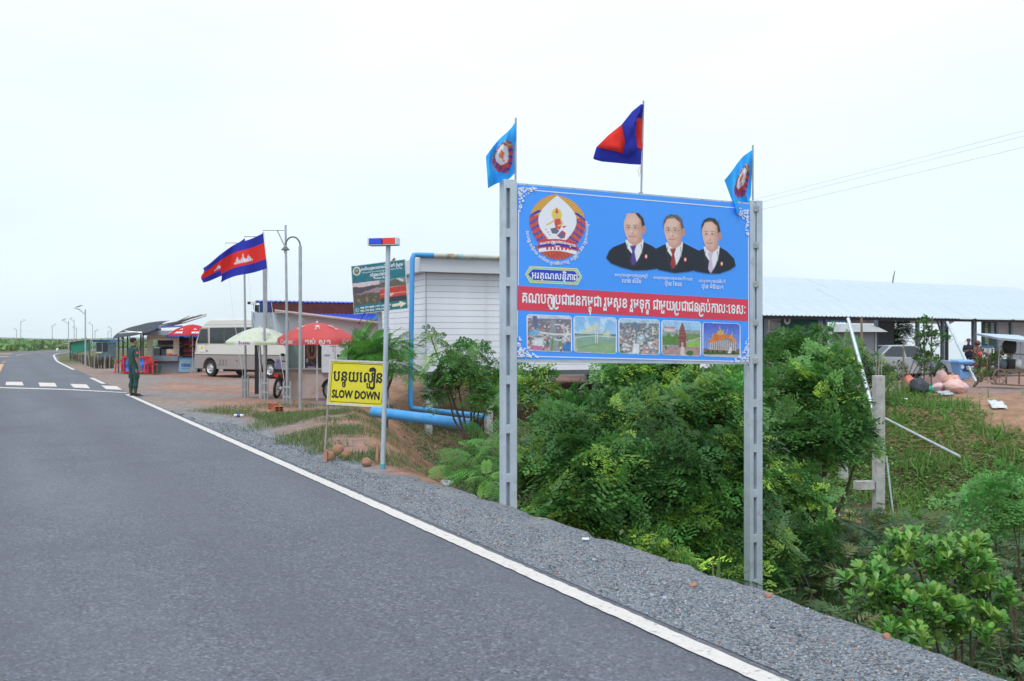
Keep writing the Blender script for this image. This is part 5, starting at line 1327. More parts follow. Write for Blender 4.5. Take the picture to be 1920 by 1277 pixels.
t, c = parasol(g, 2.06, .97, .40, .11, 8, cgrn, 'pale green and white parasol in front of the parked bus', rz=R(8))
PUR = mat('purple_ink', (.30, .22, .45), .7)
for k in range(8):
    if k % 2: letters_on_canopy(t, 'រំដេង', 8, k, 1, .9, .97, 2.06, .40, .11, mat('magenta_ink', (.40, .08, .25), .7), .03, False, .5, True)
    else: letters_on_canopy(t, 'រំដួលស', 8, k, .72, .18, .97, 2.06, .40, .11, PUR, .0, False, .5)
# ------------------------------------------------------------------ snack kiosk at the end of the lot
KY = 52.5; ko = Vector((P(275, 698, KY).x, KY, 0)); kp = KY / FPX
t = thing('snack_kiosk', 'grey snack kiosk with cream window frame and serving hatch', 'kiosk', ko)
K = lambda x, y, d=0.: P(x, y, KY + d) - ko
def kb(x0, y0, x1, y1, d0, d1): return MB().b2(K(x0, y1, 0) + Vector((0, d0, 0)), K(x1, y0, 0) + Vector((0, d1, 0)))
greyk = mat('kiosk_grey', (.22, .245, .29), .6, 0, .08, 2); cream = mat('kiosk_cream', (.56, .53, .42), .6, 0, .08, 3)
kb(277, 677, 336, 699, 0, 1.6).build('base_wall', greyk, t); kb(274, 667, 337, 677, -.25, 1.6).build('counter', greyk, t, bevel=.01)
for q in ((276, 629, 285.4, 667), (325.8, 629, 336, 667)): 
    f_ = kb(*q, -.06, .04).build('frame_side', cream, t)
    mk = MB(); r2 = random.Random(int(q[0]))
    for i in range(12):
        x = q[0] + 2 + (i % 2) * 4.5 + r2.uniform(-.5, .5); y = 641 + (i // 2) * 4.6; mk.b2(K(x, y + 1.5) + Vector((0, -.066, 0)), K(x + 1.1, y) + Vector((0, -.062, 0)))
    mk.build('menu_pictures', mat('menu_ink', (.22, .14, .10), .6, 0, .6, 8), f_)
kb(285.5, 629, 325.7, 638, -.06, .04).build('frame_top', cream, t)
mk = MB(); r2 = random.Random(5)
for i in range(11):
    x = 279 + 5.2 * i; mk.b2(K(x, 634.5 + r2.uniform(-.6, .6)) + Vector((0, -.066, 0)), K(x + 2.2, 632.4 + r2.uniform(-.5, .5)) + Vector((0, -.062, 0)))
mk.build('menu_pictures', mat('menu_ink', (.22, .14, .10)), t)
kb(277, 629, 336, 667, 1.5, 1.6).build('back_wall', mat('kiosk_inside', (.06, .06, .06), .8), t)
kb(285.5, 649, 326, 650, .5, 1.4).build('shelf', greyk, t); kb(285.5, 643, 326, 643.8, .9, 1.4).build('shelf', greyk, t)
kb(272, 620, 344, 628.8, -.35, 1.7).build('fascia', mat('kiosk_fascia', (.26, .29, .34), .5, 0, .08, 2), t)
kb(264, 619.5, 282, 622, -.5, .2).build('lamp_panel', mat('white_plastic', (.68, .7, .7)), t)
blueb = mat('kiosk_blue', (.10, .13, .48), .5)
MB().hexa([K(281, 616, -.3), K(342, 613, -.3), K(342, 613, 1.5), K(281, 616, 1.5), K(281, 613, -.3), K(342, 610, -.3), K(342, 610, 1.5), K(281, 613, 1.5)]).build('roof', blueb, t)
kb(285, 615.5, 297, 620, .0, .4).build('roof_post', cream, t)
def row_of(parent, name, x0, x1, n, y0, y1, d, m, r=.028):
    base = None
    for i in range(n):
        x = x0 + (x1 - x0) * i / (n - 1); c = K((x), y1, 0) + Vector((0, d, 0)); h = (y1 - y0) * kp
        if base is None: base = MB().lathe([(r, 0), (r, h * .65), (r * .4, h * .8), (r * .4, h)], (0, 0, 0), 7).build(name, m, parent, smooth=True, loc=c)
        else: o = base.copy(); COL.objects.link(o); o.parent = parent; o.location = c
cupm = mat('pale_cups', (.45, .42, .36), .5, 0, .3, 5); redb = mat('red_bottle', (.33, .04, .05), .3, 0, .5, 3)
row_of(t, 'cup', 287, 324, 14, 645.5, 649, .7, cupm, .03); row_of(t, 'cup', 287, 324, 16, 639, 643, 1.0, mat('dark_cans', (.16, .07, .06), .4, 0, .4, 5), .03)
kb(286, 652, 298, 667, .1, .6).build('cool_box', mat('dark_coolbox', (.10, .12, .15), .4), t); kb(287, 651, 298, 653, .08, .5).build('cool_box_lid', mat('white_plastic', (.68, .7, .7)), t); kb(300, 655, 311, 667, .2, .6).build('cool_box', mat('dark_coolbox', (.10, .12, .15)), t); kb(312, 654.5, 326, 667, .0, .3).build('cream_box', cream, t)
MB().lathe([(.1, 0), (.16, .06), (.13, .12), (.05, .14)], K(318.5, 667) + Vector((0, -.12, 0)), 10).build('fruit_dish', mat('fruit_orange', (.62, .18, .03), .5, 0, .4, 10), t, smooth=True); MB().lathe([(.1, 0), (.14, .05), (.1, .09)], K(329, 667) + Vector((0, -.12, 0)), 10).build('fruit_dish', mat('pink_dish', (.6, .12, .25), .5), t, smooth=True)
# drink shelf and chest freezer
so2 = Vector((P(336, 698, KY).x, KY, 0))
t = thing('drink_shelf', 'dark shelf rack filled with red bottles beside the kiosk', 'shelf', ko + K(337, 698) + Vector((0, .45, 0)))
K2 = lambda x, y, d: K(x, y) - K(337, 698) + Vector((0, d, 0))
fm = MB(); dk = mat('shelf_dark', (.035, .035, .04), .6)
MB().b2(K2(337, 699, .38), K2(370, 629, .42)).build('back', dk, t)
for x in (337, 369): MB().b2(K2(x, 699, 0), K2(x + 1, 629, .38)).build('upright', dk, t)
for y, n in ((646.5, 9), (658, 9), (667, 9)):
    MB().b2(K2(338, y + 1, 0), K2(369, y, .37)).build('shelf_board', mat('shelf_wood', (.35, .22, .15), .7), t)
    b0 = None; h = 8.2 * kp
    for i in range(n):
        c = K2(340 + 3.35 * i, y, .12)
        if b0 is None: b0 = MB().lathe([(.035, 0), (.036, h * .6), (.014, h * .8), (.014, h)], (0, 0, 0), 7).build('bottle', redb, t, loc=c, smooth=True)
        else: o = b0.copy(); COL.objects.link(o); o.parent = t; o.location = c
t = thing('chest_freezer', 'pale blue drink freezer with dark lettering below the bottle shelf', 'freezer', ko + K(337, 698) + Vector((0, -.15, 0)))
MB().b2(K2(337, 698, 0), K2(367, 673, .45)).build('body', mat('freezer_blue', (.27, .50, .68), .4, 0, .12, 2), t, bevel=.015); MB().b2(K2(336.5, 673, -.02), K2(367.5, 670.5, .46)).build('lid', mat('freezer_lid', (.12, .36, .62), .4), t, bevel=.01)
V, F, _ = latin('ICEKING', .04); pl = Plane(ko + K(337, 698) + Vector((0, -.155, 0)), (1, 0, 0), (0, 0, 1))
lettering(pl, V, F, (5 * kp, 10.5 * kp, 22 * kp, 15.5 * kp), mat('navy_ink', (.03, .05, .30), .5), t, 'lettering', .002, org=Vector(t.location)); V, F, _ = latin('drinks and ice', .01); lettering(pl, V, F, (5 * kp, 6 * kp, 21 * kp, 7.6 * kp), mat('navy_ink', (.03, .05, .30)), t, 'lettering', .002, org=Vector(t.location))
MB().prism([(6 * kp, 15 * kp), (8 * kp, 20 * kp), (10 * kp, 16 * kp)], .004, c=(0, -.004, 0)).build('yellow_mark', mat('yellow_ink', (.7, .5, .08), .5), t)
# red and blue parasol at the kiosk
def canch(f, a_, k): return (.62, .04, .05) if f < .86 else (.05, .12, .50)
g = G(361, 698.5)
t, c = parasol(g, 2.52, 1.32, .53, .17, 8, canch, 'red parasol with blue scalloped hem and white lettering by kiosk', rz=R(4), scallop=.45)
for k in range(8):
    letters_on_canopy(t, 'ANCHOR', 8, k, .96, .16, 1.32, 2.52, .53, .17, mat('white_ink', (.8, .84, .9)), .05, True, .5)
    g_ = MB(); r2 = random.Random(k)
    for (da, dg, s_) in ((-.08, .0, .05), (.08, .0, .05), (0, -.045, .055), (0, .03, .04)):
        th = 2 * math.pi * (k + .5 + da) / 8; r0 = 1.32 * (.70 + dg); cp = Vector((r0 * math.cos(th), r0 * math.sin(th), 2.52 - .53 * (.70 + dg) ** 1.75 + .02)); tg = Vector((-math.sin(th), math.cos(th), 0)); rd = Vector((math.cos(th), math.sin(th), -.5)).normalized()
        g_.add([cp + tg * s_, cp + rd * s_ * .5, cp - tg * s_, cp - rd * s_ * .5], [(0, 1, 2, 3)])
    g_.build('canopy_crest', mat('white_ink', (.8, .84, .9)), t)
MB().lathe([(.17, 0), (.14, .2), (.03, .22)], (0, 0, -.0), 4).build('foot_block', conc, t)

# black net awning on poles with a bundle of sticks
aw = Vector((P(248, 690, 53).x, 53., 0)); t = thing('net_awning', 'sagging black net awning on thin poles beside the grey kiosk', 'awning', aw)
Q = lambda x, y, Y: P(x, y, Y) - aw
top = [[Q(207, 637.5, 51.5), Q(228, 632, 51.2), Q(248, 631, 51), Q(266, 626, 51), Q(290, 620, 51.2)], [Q(214, 629, 52.5), Q(232, 621, 52.5), Q(250, 616.5, 52.5), Q(268, 615, 52.5), Q(300, 612, 52.5)], [Q(222, 623, 53.6), Q(238, 614.5, 53.6), Q(256, 611.5, 53.6), Q(274, 606, 53.6), Q(310, 602, 53.6)], [Q(232, 621, 55), Q(245, 613, 55), Q(262, 610, 55), Q(285, 602.5, 55), Q(330, 601, 55)]]
MB().sheet(top).build('net', mat('black_net', (.035, .04, .052), .8, 0, .3, 3, bump=.3, bscale=6), t, smooth=True, solid=.03, sub=2)
pm = mat('pole_wood', (.09, .085, .08), .8)
for x, yt, yb, Y in ((222, 640, 692, 52.5), (230.5, 634, 690, 53), (239, 632, 690, 54), (268, 628, 694, 52), (264, 625, 690, 54.5)): MB().tube([Q(x, yb, Y) - Vector((0, 0, .2)), Q(x + .3, yt - 8, Y)], .045, 6).build('pole', pm, t)
for a_, b_ in (((223, 625, 51.2), (267, 622.5, 51.2)), ((234, 621, 51), (266, 624, 51)), ((227, 632, 52), (236, 645, 53)), ((242, 628, 52), (246, 640, 53)), ((260, 637, 51.8), (275, 637, 52))): MB().tube([Q(*a_), Q(*b_)], .03, 6).build('rail', steel, t)
t = thing('stick_bundle', 'bundle of long thin sticks laid over the black awning', 'sticks', P(305, 610, 53.2))
for i in range(9):
    a_ = P(300 + rnd.uniform(-3, 8), 612 + rnd.uniform(-3, 2), 53 + rnd.uniform(-.3, .3)); b_ = P(rnd.uniform(352, 389), rnd.uniform(588, 594) + i * .3, 53.4 + rnd.uniform(-.3, .3)); MB().tube([a_ - t.location, (a_ + b_) / 2 - t.location + Vector((0, 0, -.06)), b_ - t.location], [.035, .03, .018], 5).build('stick', mat('grey_stick', (.13, .115, .11), .9, 0, .3, 5), t)
# chairs
redp = mat('red_plastic', (.62, .03, .045), .38, 0, .06, 4); pinkp = mat('crimson_plastic', (.60, .03, .10), .38, 0, .06, 4)
def chair(g, rz, m, label):
    t = thing('plastic_chair', label, 'chair', g, rz, 'red plastic chairs by the kiosk')
    for sx in (-1, 1):
        for sy in (-1, 1): MB().hexa([Vector((sx * .24 + a_ * .02, sy * .22 + b_ * .02, 0)) for a_, b_ in ((-1, -1), (1, -1), (1, 1), (-1, 1))] + [Vector((sx * .20 + a_ * .028, sy * .19 + b_ * .028, .43)) for a_, b_ in ((-1, -1), (1, -1), (1, 1), (-1, 1))]).build('leg', m, t)
    MB().b2((-.23, -.22, .42), (.23, .22, .45)).build('seat', m, t, bevel=.012)
    for sx in (-1, 1): MB().tube([(sx * .22, .20, .45), (sx * .23, .25, .68), (sx * .19, .28, .84)], .025, 6).build('back_post', m, t)
    MB().tube([(-.19, .28, .84), (-.08, .29, .875), (.08, .29, .875), (.19, .28, .84)], .03, 6).build('top_rail', m, t); 
    for k in range(5): x = -.12 + .06 * k; MB().b2((x - .02, .245, .5), (x + .02, .265, .85)).build('back_slat', m, t)
    for sx in (-1, 1): MB().tube([(sx * .24, .2, .64), (sx * .26, -.1, .66), (sx * .24, -.2, .44)], .02, 6).build('arm', m, t)
    return t
chair(G(228, 699.5), R(-25), pinkp, 'empty crimson plastic chair beside the red drink table'); ch2 = chair(G(283, 700.5), R(170), redp, 'red plastic chair with green coconuts piled on its seat')
cm = mat('coconut_husk', (.20, .20, .07), .8, 0, .3, 8)
for x, y, z in ((-.11, -.05, .55), (.09, -.06, .55), (.0, .08, .55), (.0, 0, .70)):
    o = MB().ell((0, 0, 0), (.1, .1, .115), 9, 7).build('coconut', cm, None, smooth=True, loc=Vector(ch2.location) + Vector((x, y, z))); props(o, ('coconut on the red chair seat beside its right arm', 'coconut on the red chair seat beside its left arm', 'coconut at the back of the red chair seat', 'topmost coconut of the heap on the red chair')[int(z > .6) * 3 or (0 if x < -.05 else 1 if x > .05 else 2)], 'coconut', 'coconuts on the chair')
# red table with blue cool box sides
g = G(257, 700); t = thing('drink_table', 'red drink counter with blue printed sides behind the soldier', 'table', g)
MB().b2((-.75, 0, .78), (.55, .6, .86)).build('table_top', redp, t); 
for x in (-.72, .48): MB().b2((x, .02, 0), (x + .06, .58, .78)).build('leg', redp, t)
MB().b2((-.62, .06, .12), (-.28, .5, .74)).build('printed_box', mat('blue_print_box', (.05, .16, .55), .5, 0, .7, 5), t); MB().b2((.05, .06, .12), (.42, .5, .74)).build('printed_box', mat('blue_print_box', (.05, .16, .55)), t); MB().b2((-.65, .05, .04), (.45, .52, .12)).build('base_board', redp, t)
g = G(294, 700); t = thing('green_basket', 'dark green plastic tub standing under the kiosk counter', 'tub', g)
MB().lathe([(.17, 0), (.23, .36), (.25, .37), (.25, .41), (.22, .41), (.15, .03)], (0, 0, 0), 14).build('tub', mat('green_plastic', (.02, .16, .11), .45), t, smooth=True); MB().ell((0, 0, .42), (.06, .06, .06)).build('knob', mat('dark_coolbox', (.10, .12, .15)), t)

# ------------------------------------------------------------------ green shelter, blue booth, stick fence
GY = 84.; go = P(136, 666, GY); go.z = Hs(go.x, go.y); t = thing('green_shelter', 'leaning green tarpaulin shelter with a thatched roof edge', 'shelter', go)
Q = lambda x, y, Y: P(x, y, Y) - go
gt = mat('green_tarp', (.02, .22, .14), .6, 0, .12, 1.5, bump=.2, bscale=2)
MB().hexa([Q(134.5, 664, GY), Q(168, 657, GY), Q(170, 657, GY + 2), Q(138, 664, GY + 2), Q(131, 641.5, GY), Q(165, 637, GY), Q(168, 637, GY + 2), Q(134, 641.5, GY + 2)]).build('tarp_wall', gt, t)
MB().hexa([Q(128, 642, GY - .2), Q(170, 636.5, GY - .2), Q(170, 636.5, GY + 2.2), Q(130, 642, GY + 2.2), Q(128, 640.5, GY - .2), Q(170, 634.5, GY - .2), Q(172, 634.5, GY + 2.2), Q(130, 640.5, GY + 2.2)]).build('thatch_roof', mat('thatch', (.40, .31, .24), .95, 0, .3, 6), t)
for x, yt, yb in ((132, 642, 670), (167.5, 637, 668)): MB().tube([Q(x, yb, GY) - Vector((0, 0, .5)), Q(x, yt, GY)], .05, 6).build('post', pm, t)
MB().hexa([Q(109, 649, GY), Q(128, 644, GY), Q(128, 644, GY + .8), Q(109, 649, GY + .8), Q(109, 647.5, GY), Q(127, 642.5, GY), Q(128, 642.5, GY + .8), Q(109, 647.5, GY + .8)]).build('side_flap', mat('thatch', (.40, .31, .24)), t); MB().ell(Q(107.5, 656, GY), (.1, .1, .17)).build('hung_bag', cord, t); MB().tube([Q(109, 648, GY), Q(107.5, 654, GY)], .01, 4).build('bag_cord', cord, t)
BY = 80.; bo = P(181, 671, BY); bo.z = Hs(bo.x, bo.y); t = thing('blue_booth', 'small slate blue booth with dark windows and bright blue roof edge', 'booth', bo)
Q = lambda x, y, d=0: P(x, y, BY) - bo + Vector((0, d, 0))
sl = mat('slate_wall', (.10, .15, .19), .6); 
MB().b2(Q(180, 672), Q(203, 642, 1.6)).build('wall', sl, t); MB().hexa([Q(175, 641), Q(207.5, 641), Q(207.5, 641, 2), Q(175, 641, 2), Q(174, 637.5, -.2), Q(208, 637.5, -.2), Q(208, 637.5, 2), Q(174, 637.5, 2)]).build('roof', mat('bright_blue', (.03, .22, .66), .5), t)
dw = mat('dark_pane', (.02, .025, .035), .2, spec=.6)
for x0, x1 in ((181.5, 191.3), (193, 202)): MB().b2(Q(x0, 659, -.03), Q(x1, 642.5, -.004)).build('window', dw, t)
MB().b2(Q(180.5, 662.5, -.06), Q(192, 660, -.003)).build('sill', cream, t); MB().b2(Q(191.6, 660, -.05), Q(192.8, 642, -.003)).build('mullion', greyk, t)
for x in (181, 202): MB().b2(Q(x - .8, 676, .1), Q(x + .8, 671.9, .3)).build('stilt', sl, t)
# fence of woven sticks from the shelter to the lot
fa, fm_, fb = G(131, 671), G(180, 691), G(213, 690.5); t = thing('stick_fence', 'rough fence of upright sticks and brushwood beside the road bend', 'fence', fm_)
fm = mat('fence_stick', (.10, .085, .07), .9, 0, .4, 4); bun = MB(); n = 190
def fpos(f): return fa.lerp(fm_, f / .75) if f < .75 else fm_.lerp(fb, (f - .75) / .25)
for i in range(n):
    f = (i + rnd.random()) / n; p = fpos(f) - fm_ + Vector((rnd.uniform(-.1, .1), rnd.uniform(-.2, .3), 0)); p.z = Hs(p.x + fm_.x, p.y + fm_.y); h = rnd.uniform(.75, 1.) * (.5 + .25 * min(1, f / .7))
    bun.tube([p - Vector((0, 0, .2)), p + Vector((rnd.uniform(-.12, .12), rnd.uniform(-.1, .1), h))], [.035, .022], 4)
props(bun.build('brushwood', fm, t), kind='stuff')
for i in range(14):
    f = (i + .5) / 14; p = fpos(f) - fm_ + Vector((0, -.25, 0)); p.z = Hs(p.x + fm_.x, p.y + fm_.y); MB().tube([p - Vector((0, 0, .3)), p + Vector((rnd.uniform(-.15, .1), 0, rnd.uniform(.6, .85)))], [.04, .03], 6).build('stake', mat('pale_stake', (.28, .25, .21), .9, 0, .2, 5), t)
for z in (.25, .48): MB().tube([fa - fm_ + Vector((0, 0, z)), Vector((0, 0, z)), fb - fm_ + Vector((0, 0, z))], .025, 5).build('rail', fm, t)

# ------------------------------------------------------------------ solar street lamps along the road
def solar(px, ytop, yb, Y, label, arm, main=False):
    b = P(px, yb, Y); b.z = min(b.z, 0.05); t = thing('street_lamp', label, 'street lamp', b, group='solar street lamps along the road bend')
    h = P(px, ytop, Y).z - b.z; r_ = max(.05, .00035 * Y)
    MB().tube([(0, 0, -.3), (.0, 0, h)], [r_ * 1.15, r_ * .8], 8).build('pole', mat('lamp_grey', (.40, .44, .49), .5, .3), t, smooth=True)
    L2 = arm * .75; z = h - .1
    MB().tube([(0, 0, z - .25), (L2 * .8, 0, z + .12)], r_ * .6, 6).build('arm', mat('lamp_grey', (.40, .44, .49)), t)
    MB().box((L2 * 1.0, 0, z + .14), (.36, .16, .05), M=Matrix.Rotation(.25 if arm < 0 else -.25, 3, 'Y')).build('lamp_head', mat('lamp_grey', (.40, .44, .49)), t); MB().box((L2 * .75, 0, z + .30), (.38, .3, .025), M=Matrix.Rotation(-.3 if arm < 0 else .3, 3, 'Y')).build('solar_panel', mat('solar_dark', (.16, .20, .27), .3), t)
    return t
solar(160, 580, 685, 66.5, 'solar street lamp rising between the green shelter and blue booth', -.75)
solar(128.5, 602, 664, 110, 'solar street lamp at the left wall of the green shelter', -.8)
solar(139, 599, 655, 150, 'solar street lamp standing just behind the green shelter roof', -.8)
solar(143.2, 614, 652, 175, 'thin far solar lamp rising behind the green shelter', -.7)
solar(39, 601, 656.5, 165, 'lone solar street lamp in front of the green scrub', .9)
solar(98, 609, 654.5, 192, 'solar street lamp beside the far curve of the road', .9)
solar(31, 617, 650, 260, 'faint far solar lamp beyond the scrub', -.9); solar(173.5, 607, 652, 190, 'solar street lamp rising between the shelter and booth roofs', -.9); solar(178, 619, 650, 240, 'faint far lamp rising over the blue booth', .8); solar(202.5, 621, 650, 250, 'faint far lamp between booth and black awning', .8); solar(208.5, 614, 652, 205, 'solar street lamp rising beside the black awning edge', -.8)
# ------------------------------------------------------------------ minibus
rub = mat('tyre_rubber', (.022, .022, .024), .85, 0, .2, 10); glassd = mat('tinted_glass', (.018, .024, .03), .06, 0, .1, 1, spec=.7)
fwp = G(393, 706); BA = R(35)
th = math.atan2(-math.sin(BA), math.cos(BA))          # local +x runs from the nose to the tail
bus = thing('minibus', 'cream and taupe minibus parked on the dirt lot', 'minibus', Vector((fwp.x, fwp.y, 0)), th)
# local: x 0 at front axle, near side at y=-.0 ; body spans y 0.02..2.03
creamp = mat('bus_cream', (.64, .62, .585), .3, 0, .03, 2, coat=.4); taup = mat('bus_taupe', (.30, .265, .26), .35, 0, .05, 2, coat=.3)
fx, rx_ = -1.12, 5.75
def side_profile(x0, x1, z0, z1): return [(x0, z0), (x1, z0), (x1, z1), (x0, z1)]
WBx = 4.1
def body(y0, y1, prof): return MB().prism(prof, y1 - y0, c=(0, (y0 + y1) / 2, 0), axis='Y')
def arch(cx_, r_, z): return [(cx_ + r_ * math.cos(k), .385 + r_ * math.sin(k)) for k in np.linspace(math.pi, 0, 9)]
low = [(fx + .05, .36)] + [(-.5, .36)] + [(x, max(z, .36)) for x, z in arch(0, .5, 0)] + [(.5, .36), (WBx - .5, .36)] + [(WBx + x, max(z, .36)) for x, z in arch(0, .5, 0)] + [(WBx + .5, .36), (rx_, .40), (rx_, 1.02), (fx, 1.02), (fx - .02, .6)]
body(0, 2.03, low).build('lower_body', taup, bus, bevel=.02)
up = [(fx, 1.021), (rx_, 1.021), (rx_ - .02, 1.62), (rx_ - .12, 2.38), (fx + .62, 2.38), (fx + .42, 2.2), (fx + .10, 1.60)]
body(.0, 2.03, up).build('upper_body', creamp, bus, bevel=.03)
rf = [(fx + .50, 2.381), (rx_ - .13, 2.381), (rx_ - .25, 2.60), (rx_ - .5, 2.66), (fx + 1.1, 2.66), (fx + .75, 2.56)]
body(.08, 1.95, rf).build('roof', creamp, bus, bevel=.05); MB().b2((.3, .5, 2.661), (.9, 1.5, 2.70)).build('roof_vent', creamp, bus, bevel=.02)
MB().prism([(fx + .22, 1.56), (-.12, 1.56), (-.14, 2.22), (fx + .52, 2.22), (fx + .44, 2.1)], .02, c=(0, -.012, 0)).build('window', glassd, bus)
x = .02
for w_ in (1.05, 1.25, 1.2, 1.2, .7):
    if x + w_ > rx_ - .2: break
    MB().b2((x, -.022, 1.54), (x + w_ - .03, -.002, 2.28)).build('window', glassd, bus, bevel=.01); x += w_
MB().prism([(fx + .18, 1.5), (-.06, 1.5), (-.08, 2.28), (fx + .5, 2.28), (fx + .38, 2.14)], .012, c=(0, -.004, 0)).build('door_seam', mat('seam', (.33, .31, .27), .5), bus)
MB().b2((fx + .12, -.03, 1.12), (fx + .145, -.004, 1.5)).build('door_edge', mat('seam', (.33, .31, .27)), bus)
MB().b2((-1.0 + .27, -.02, 1.15), (-.33, -.004, 1.48)).build('sticker', mat('sticker_white', (.66, .68, .74), .5), bus); MB().lathe([(.10, 0), (.10, .004)], (-.53, -.024, 1.35), 12, 'Y').build('sticker_sun', mat('sun_yellow', (.8, .55, .06), .5), bus)
MB().ell((-.18, -.02, 1.2), (.06, .02, .03)).build('door_handle', mat('black_plastic', (.02, .02, .022)), bus)
MB().b2((.55, -.006, .55), (1.2, -.002, .78)).build('vent_grille', mat('taupe_dark', (.10, .085, .08), .6), bus)
for k in range(3): MB().b2((.57 + .22 * k, -.014, .56), (.73 + .22 * k, -.007, .77)).build('vent_slat', taup, bus)
for x0, w_, r_ in ((0, .385, .2), (WBx, .385, .2)):
    w = MB().lathe([(.25, -.11), (.36, -.11), (.385, -.07), (.385, .07), (.36, .11), (.25, .11)], (x0, .14, .385), 24, 'Y', cap=False).build('wheel', rub, bus, smooth=True)
    MB().lathe([(.02, -.035), (.08, -.04), (.09, -.0), (.16, .02), (.2, .0), (.235, -.03), (.25, .05)], (x0, .06, .385), 20, 'Y', cap=False).build('hub', mat('hub_silver', (.62, .62, .64), .3, .6), w, smooth=True)
    hb_ = MB()
    for k in range(8): hb_.lathe([(.022, -.01), (.022, .0)], (x0 + .17 * math.cos(k * .785), .072, .385 + .17 * math.sin(k * .785)), 6, 'Y')
    hb_.build('hub_holes', mat('black_plastic', (.02, .02, .022)), w)
    MB().lathe([(.25, -.11), (.385, -.08), (.385, .1), (.25, .11)], (x0, 1.86, .385), 20, 'Y').build('wheel', rub, bus)
MB().b2((.6, .3, .25), (WBx - .6, 1.7, .42)).build('chassis', mat('chassis_dark', (.03, .03, .03), .8), bus)
MB().b2((fx - .08, .05, .36), (fx + .03, 1.98, .62)).build('front_bumper', taup, bus, bevel=.02)
MB().prism([(fx + .09, 1.62), (fx + .41, 2.2), (fx + .39, 2.22), (fx + .06, 1.62)], 1.8, c=(0, 1.01, 0)).build('windscreen', glassd, bus)
m_ = MB(); m_.tube([(fx + .25, -.0, 1.95), (fx - .02, -.16, 1.95)], .012, 6); m_.build('mirror_arm', mat('black_plastic', (.02, .02, .022)), bus); MB().ell((fx - .03, -.2, 1.78), (.08, .09, .19), 10, 8).build('mirror', mat('black_plastic', (.02, .02, .022)), bus, smooth=True); MB().ell((fx - .06, -.13, 1.38), (.06, .08, .07)).build('mirror', mat('black_plastic', (.02, .02, .022)), bus)
for y in (.25, 1.78): MB().ell((fx - .01, y, .82), (.05, .16, .09)).build('headlight', mat('lamp_glass', (.7, .72, .74), .1), bus)
MB().b2((fx + .0, -.012, 1.02), (rx_, -.004, 1.045)).build('side_moulding', mat('moulding', (.18, .155, .15), .5), bus)
MB().b2((rx_ - .02, .1, .5), (rx_ + .05, 1.95, .7)).build('rear_bumper', taup, bus)
MB().b2((1.9, -.008, .72), (1.95, -.003, .8)).build('filler_cap', mat('black_plastic', (.02, .02, .022)), bus)

# ------------------------------------------------------------------ motorbikes
def motorbike(loc, rz, label, paint, lean=.12):
    t = thing('motorbike', label, 'motorbike', loc, rz); t.rotation_euler = (lean, 0, rz)
    for x, nm in ((-.6, 'rear'), (.62, 'front')):
        w = MB().lathe([(.235, -.03), (.28, -.04), (.30, -.02), (.305, 0), (.30, .02), (.28, .04), (.235, .03)], (x, 0, .305), 24, 'Y', cap=False).build('wheel', rub, t, smooth=True)
        MB().lathe([(.22, -.018), (.238, -.018), (.238, .018), (.22, .018)], (x, 0, .305), 24, 'Y', cap=False).build('rim', steel, w)
        sp = MB()
        for k in range(12): sp.tube([(x, 0, .305), (x + .225 * math.cos(k * .524), 0, .305 + .225 * math.sin(k * .524))], .004, 4)
        sp.lathe([(.05, -.05), (.05, .05)], (x, 0, .305), 10, 'Y'); sp.build('spokes', steel, w)
    dkp = mat('bike_black', (.025, .025, .028), .4, 0, .1, 5)
    for s in (-1, 1): MB().tube([(.62, s * .07, .305), (.44, s * .06, .88)], .02, 7).build('fork', steel, t)
    MB().tube([(.40, -.33, 1.0), (.36, -.25, 1.04), (.42, 0, .98), (.36, .25, 1.04), (.40, .33, 1.0)][::1], .014, 6).build('handlebar', dkp, t)
    for s in (-1, 1):
        MB().tube([(.38, s * .24, 1.04), (.37, s * .36, 1.02)], .022, 6).build('grip', dkp, t); MB().tube([(.4, s * .22, 1.04), (.33, s * .27, 1.2)], .007, 5).build('mirror_stem', dkp, t); MB().ell((.325, s * .28, 1.23), (.025, .07, .045), 8, 6).build('mirror', dkp, t)
    MB().prism([(.34, 1.06), (.52, .98), (.55, .82), (.46, .72), (.36, .78)], .17, axis='Y').build('headlight_cowl', paint, t, bevel=.03); MB().lathe([(.06, 0), (.055, .03)], (.535, 0, .9), 12, 'X').build('headlight', mat('lamp_glass', (.7, .72, .74)), t)
    MB().prism([(.44, .84), (.48, .58), (.36, .36), (.30, .40), (.36, .62)], .34, axis='Y').build('leg_shield', paint, t, bevel=.02)
    MB().prism([(.1, .40), (.18, .62), (-.1, .70), (-.72, .80), (-.86, .72), (-.5, .55), (-.2, .36)], .2, axis='Y').build('body_panel', paint, t, bevel=.03)
    MB().prism([(.16, .70), (.10, .78), (-.35, .82), (-.72, .86), (-.78, .80), (-.3, .74)], .24, axis='Y').build('seat', dkp, t, bevel=.03)
    MB().b2((-.15, -.12, .22), (.22, .12, .42)).build('engine', galv_d, t, bevel=.03); MB().tube([(.1, -.13, .26), (-.3, -.15, .24), (-.85, -.16, .34)], [.02, .035, .05], 8).build('exhaust', steel, t)
    MB().tube([(-.05, .1, .32), (-.6, .1, .305)], .025, 6).build('swing_arm', dkp, t)
    for x, z0, z1 in ((.62, .2, 2.6), (-.6, .5, 2.2)): MB().sheet([[(x + .33 * math.cos(a_), s * .055, .305 + .33 * math.sin(a_)) for s in (-1, 1)] for a_ in np.linspace(z0, z1, 9)]).build('mudguard', paint, t, solid=.006)
    MB().b2((-.92, -.06, .64), (-.84, .06, .72)).build('tail_light', mat('red_lens', (.85, .035, .03)), t); MB().tube([(-.05, .12, .3), (-.1, .3, .02)], .012, 5).build('kick_stand', dkp, t)
    MB().tube([(.12, -.2, .24), (.12, .2, .24)], .014, 6).build('foot_rest', dkp, t)
    return t
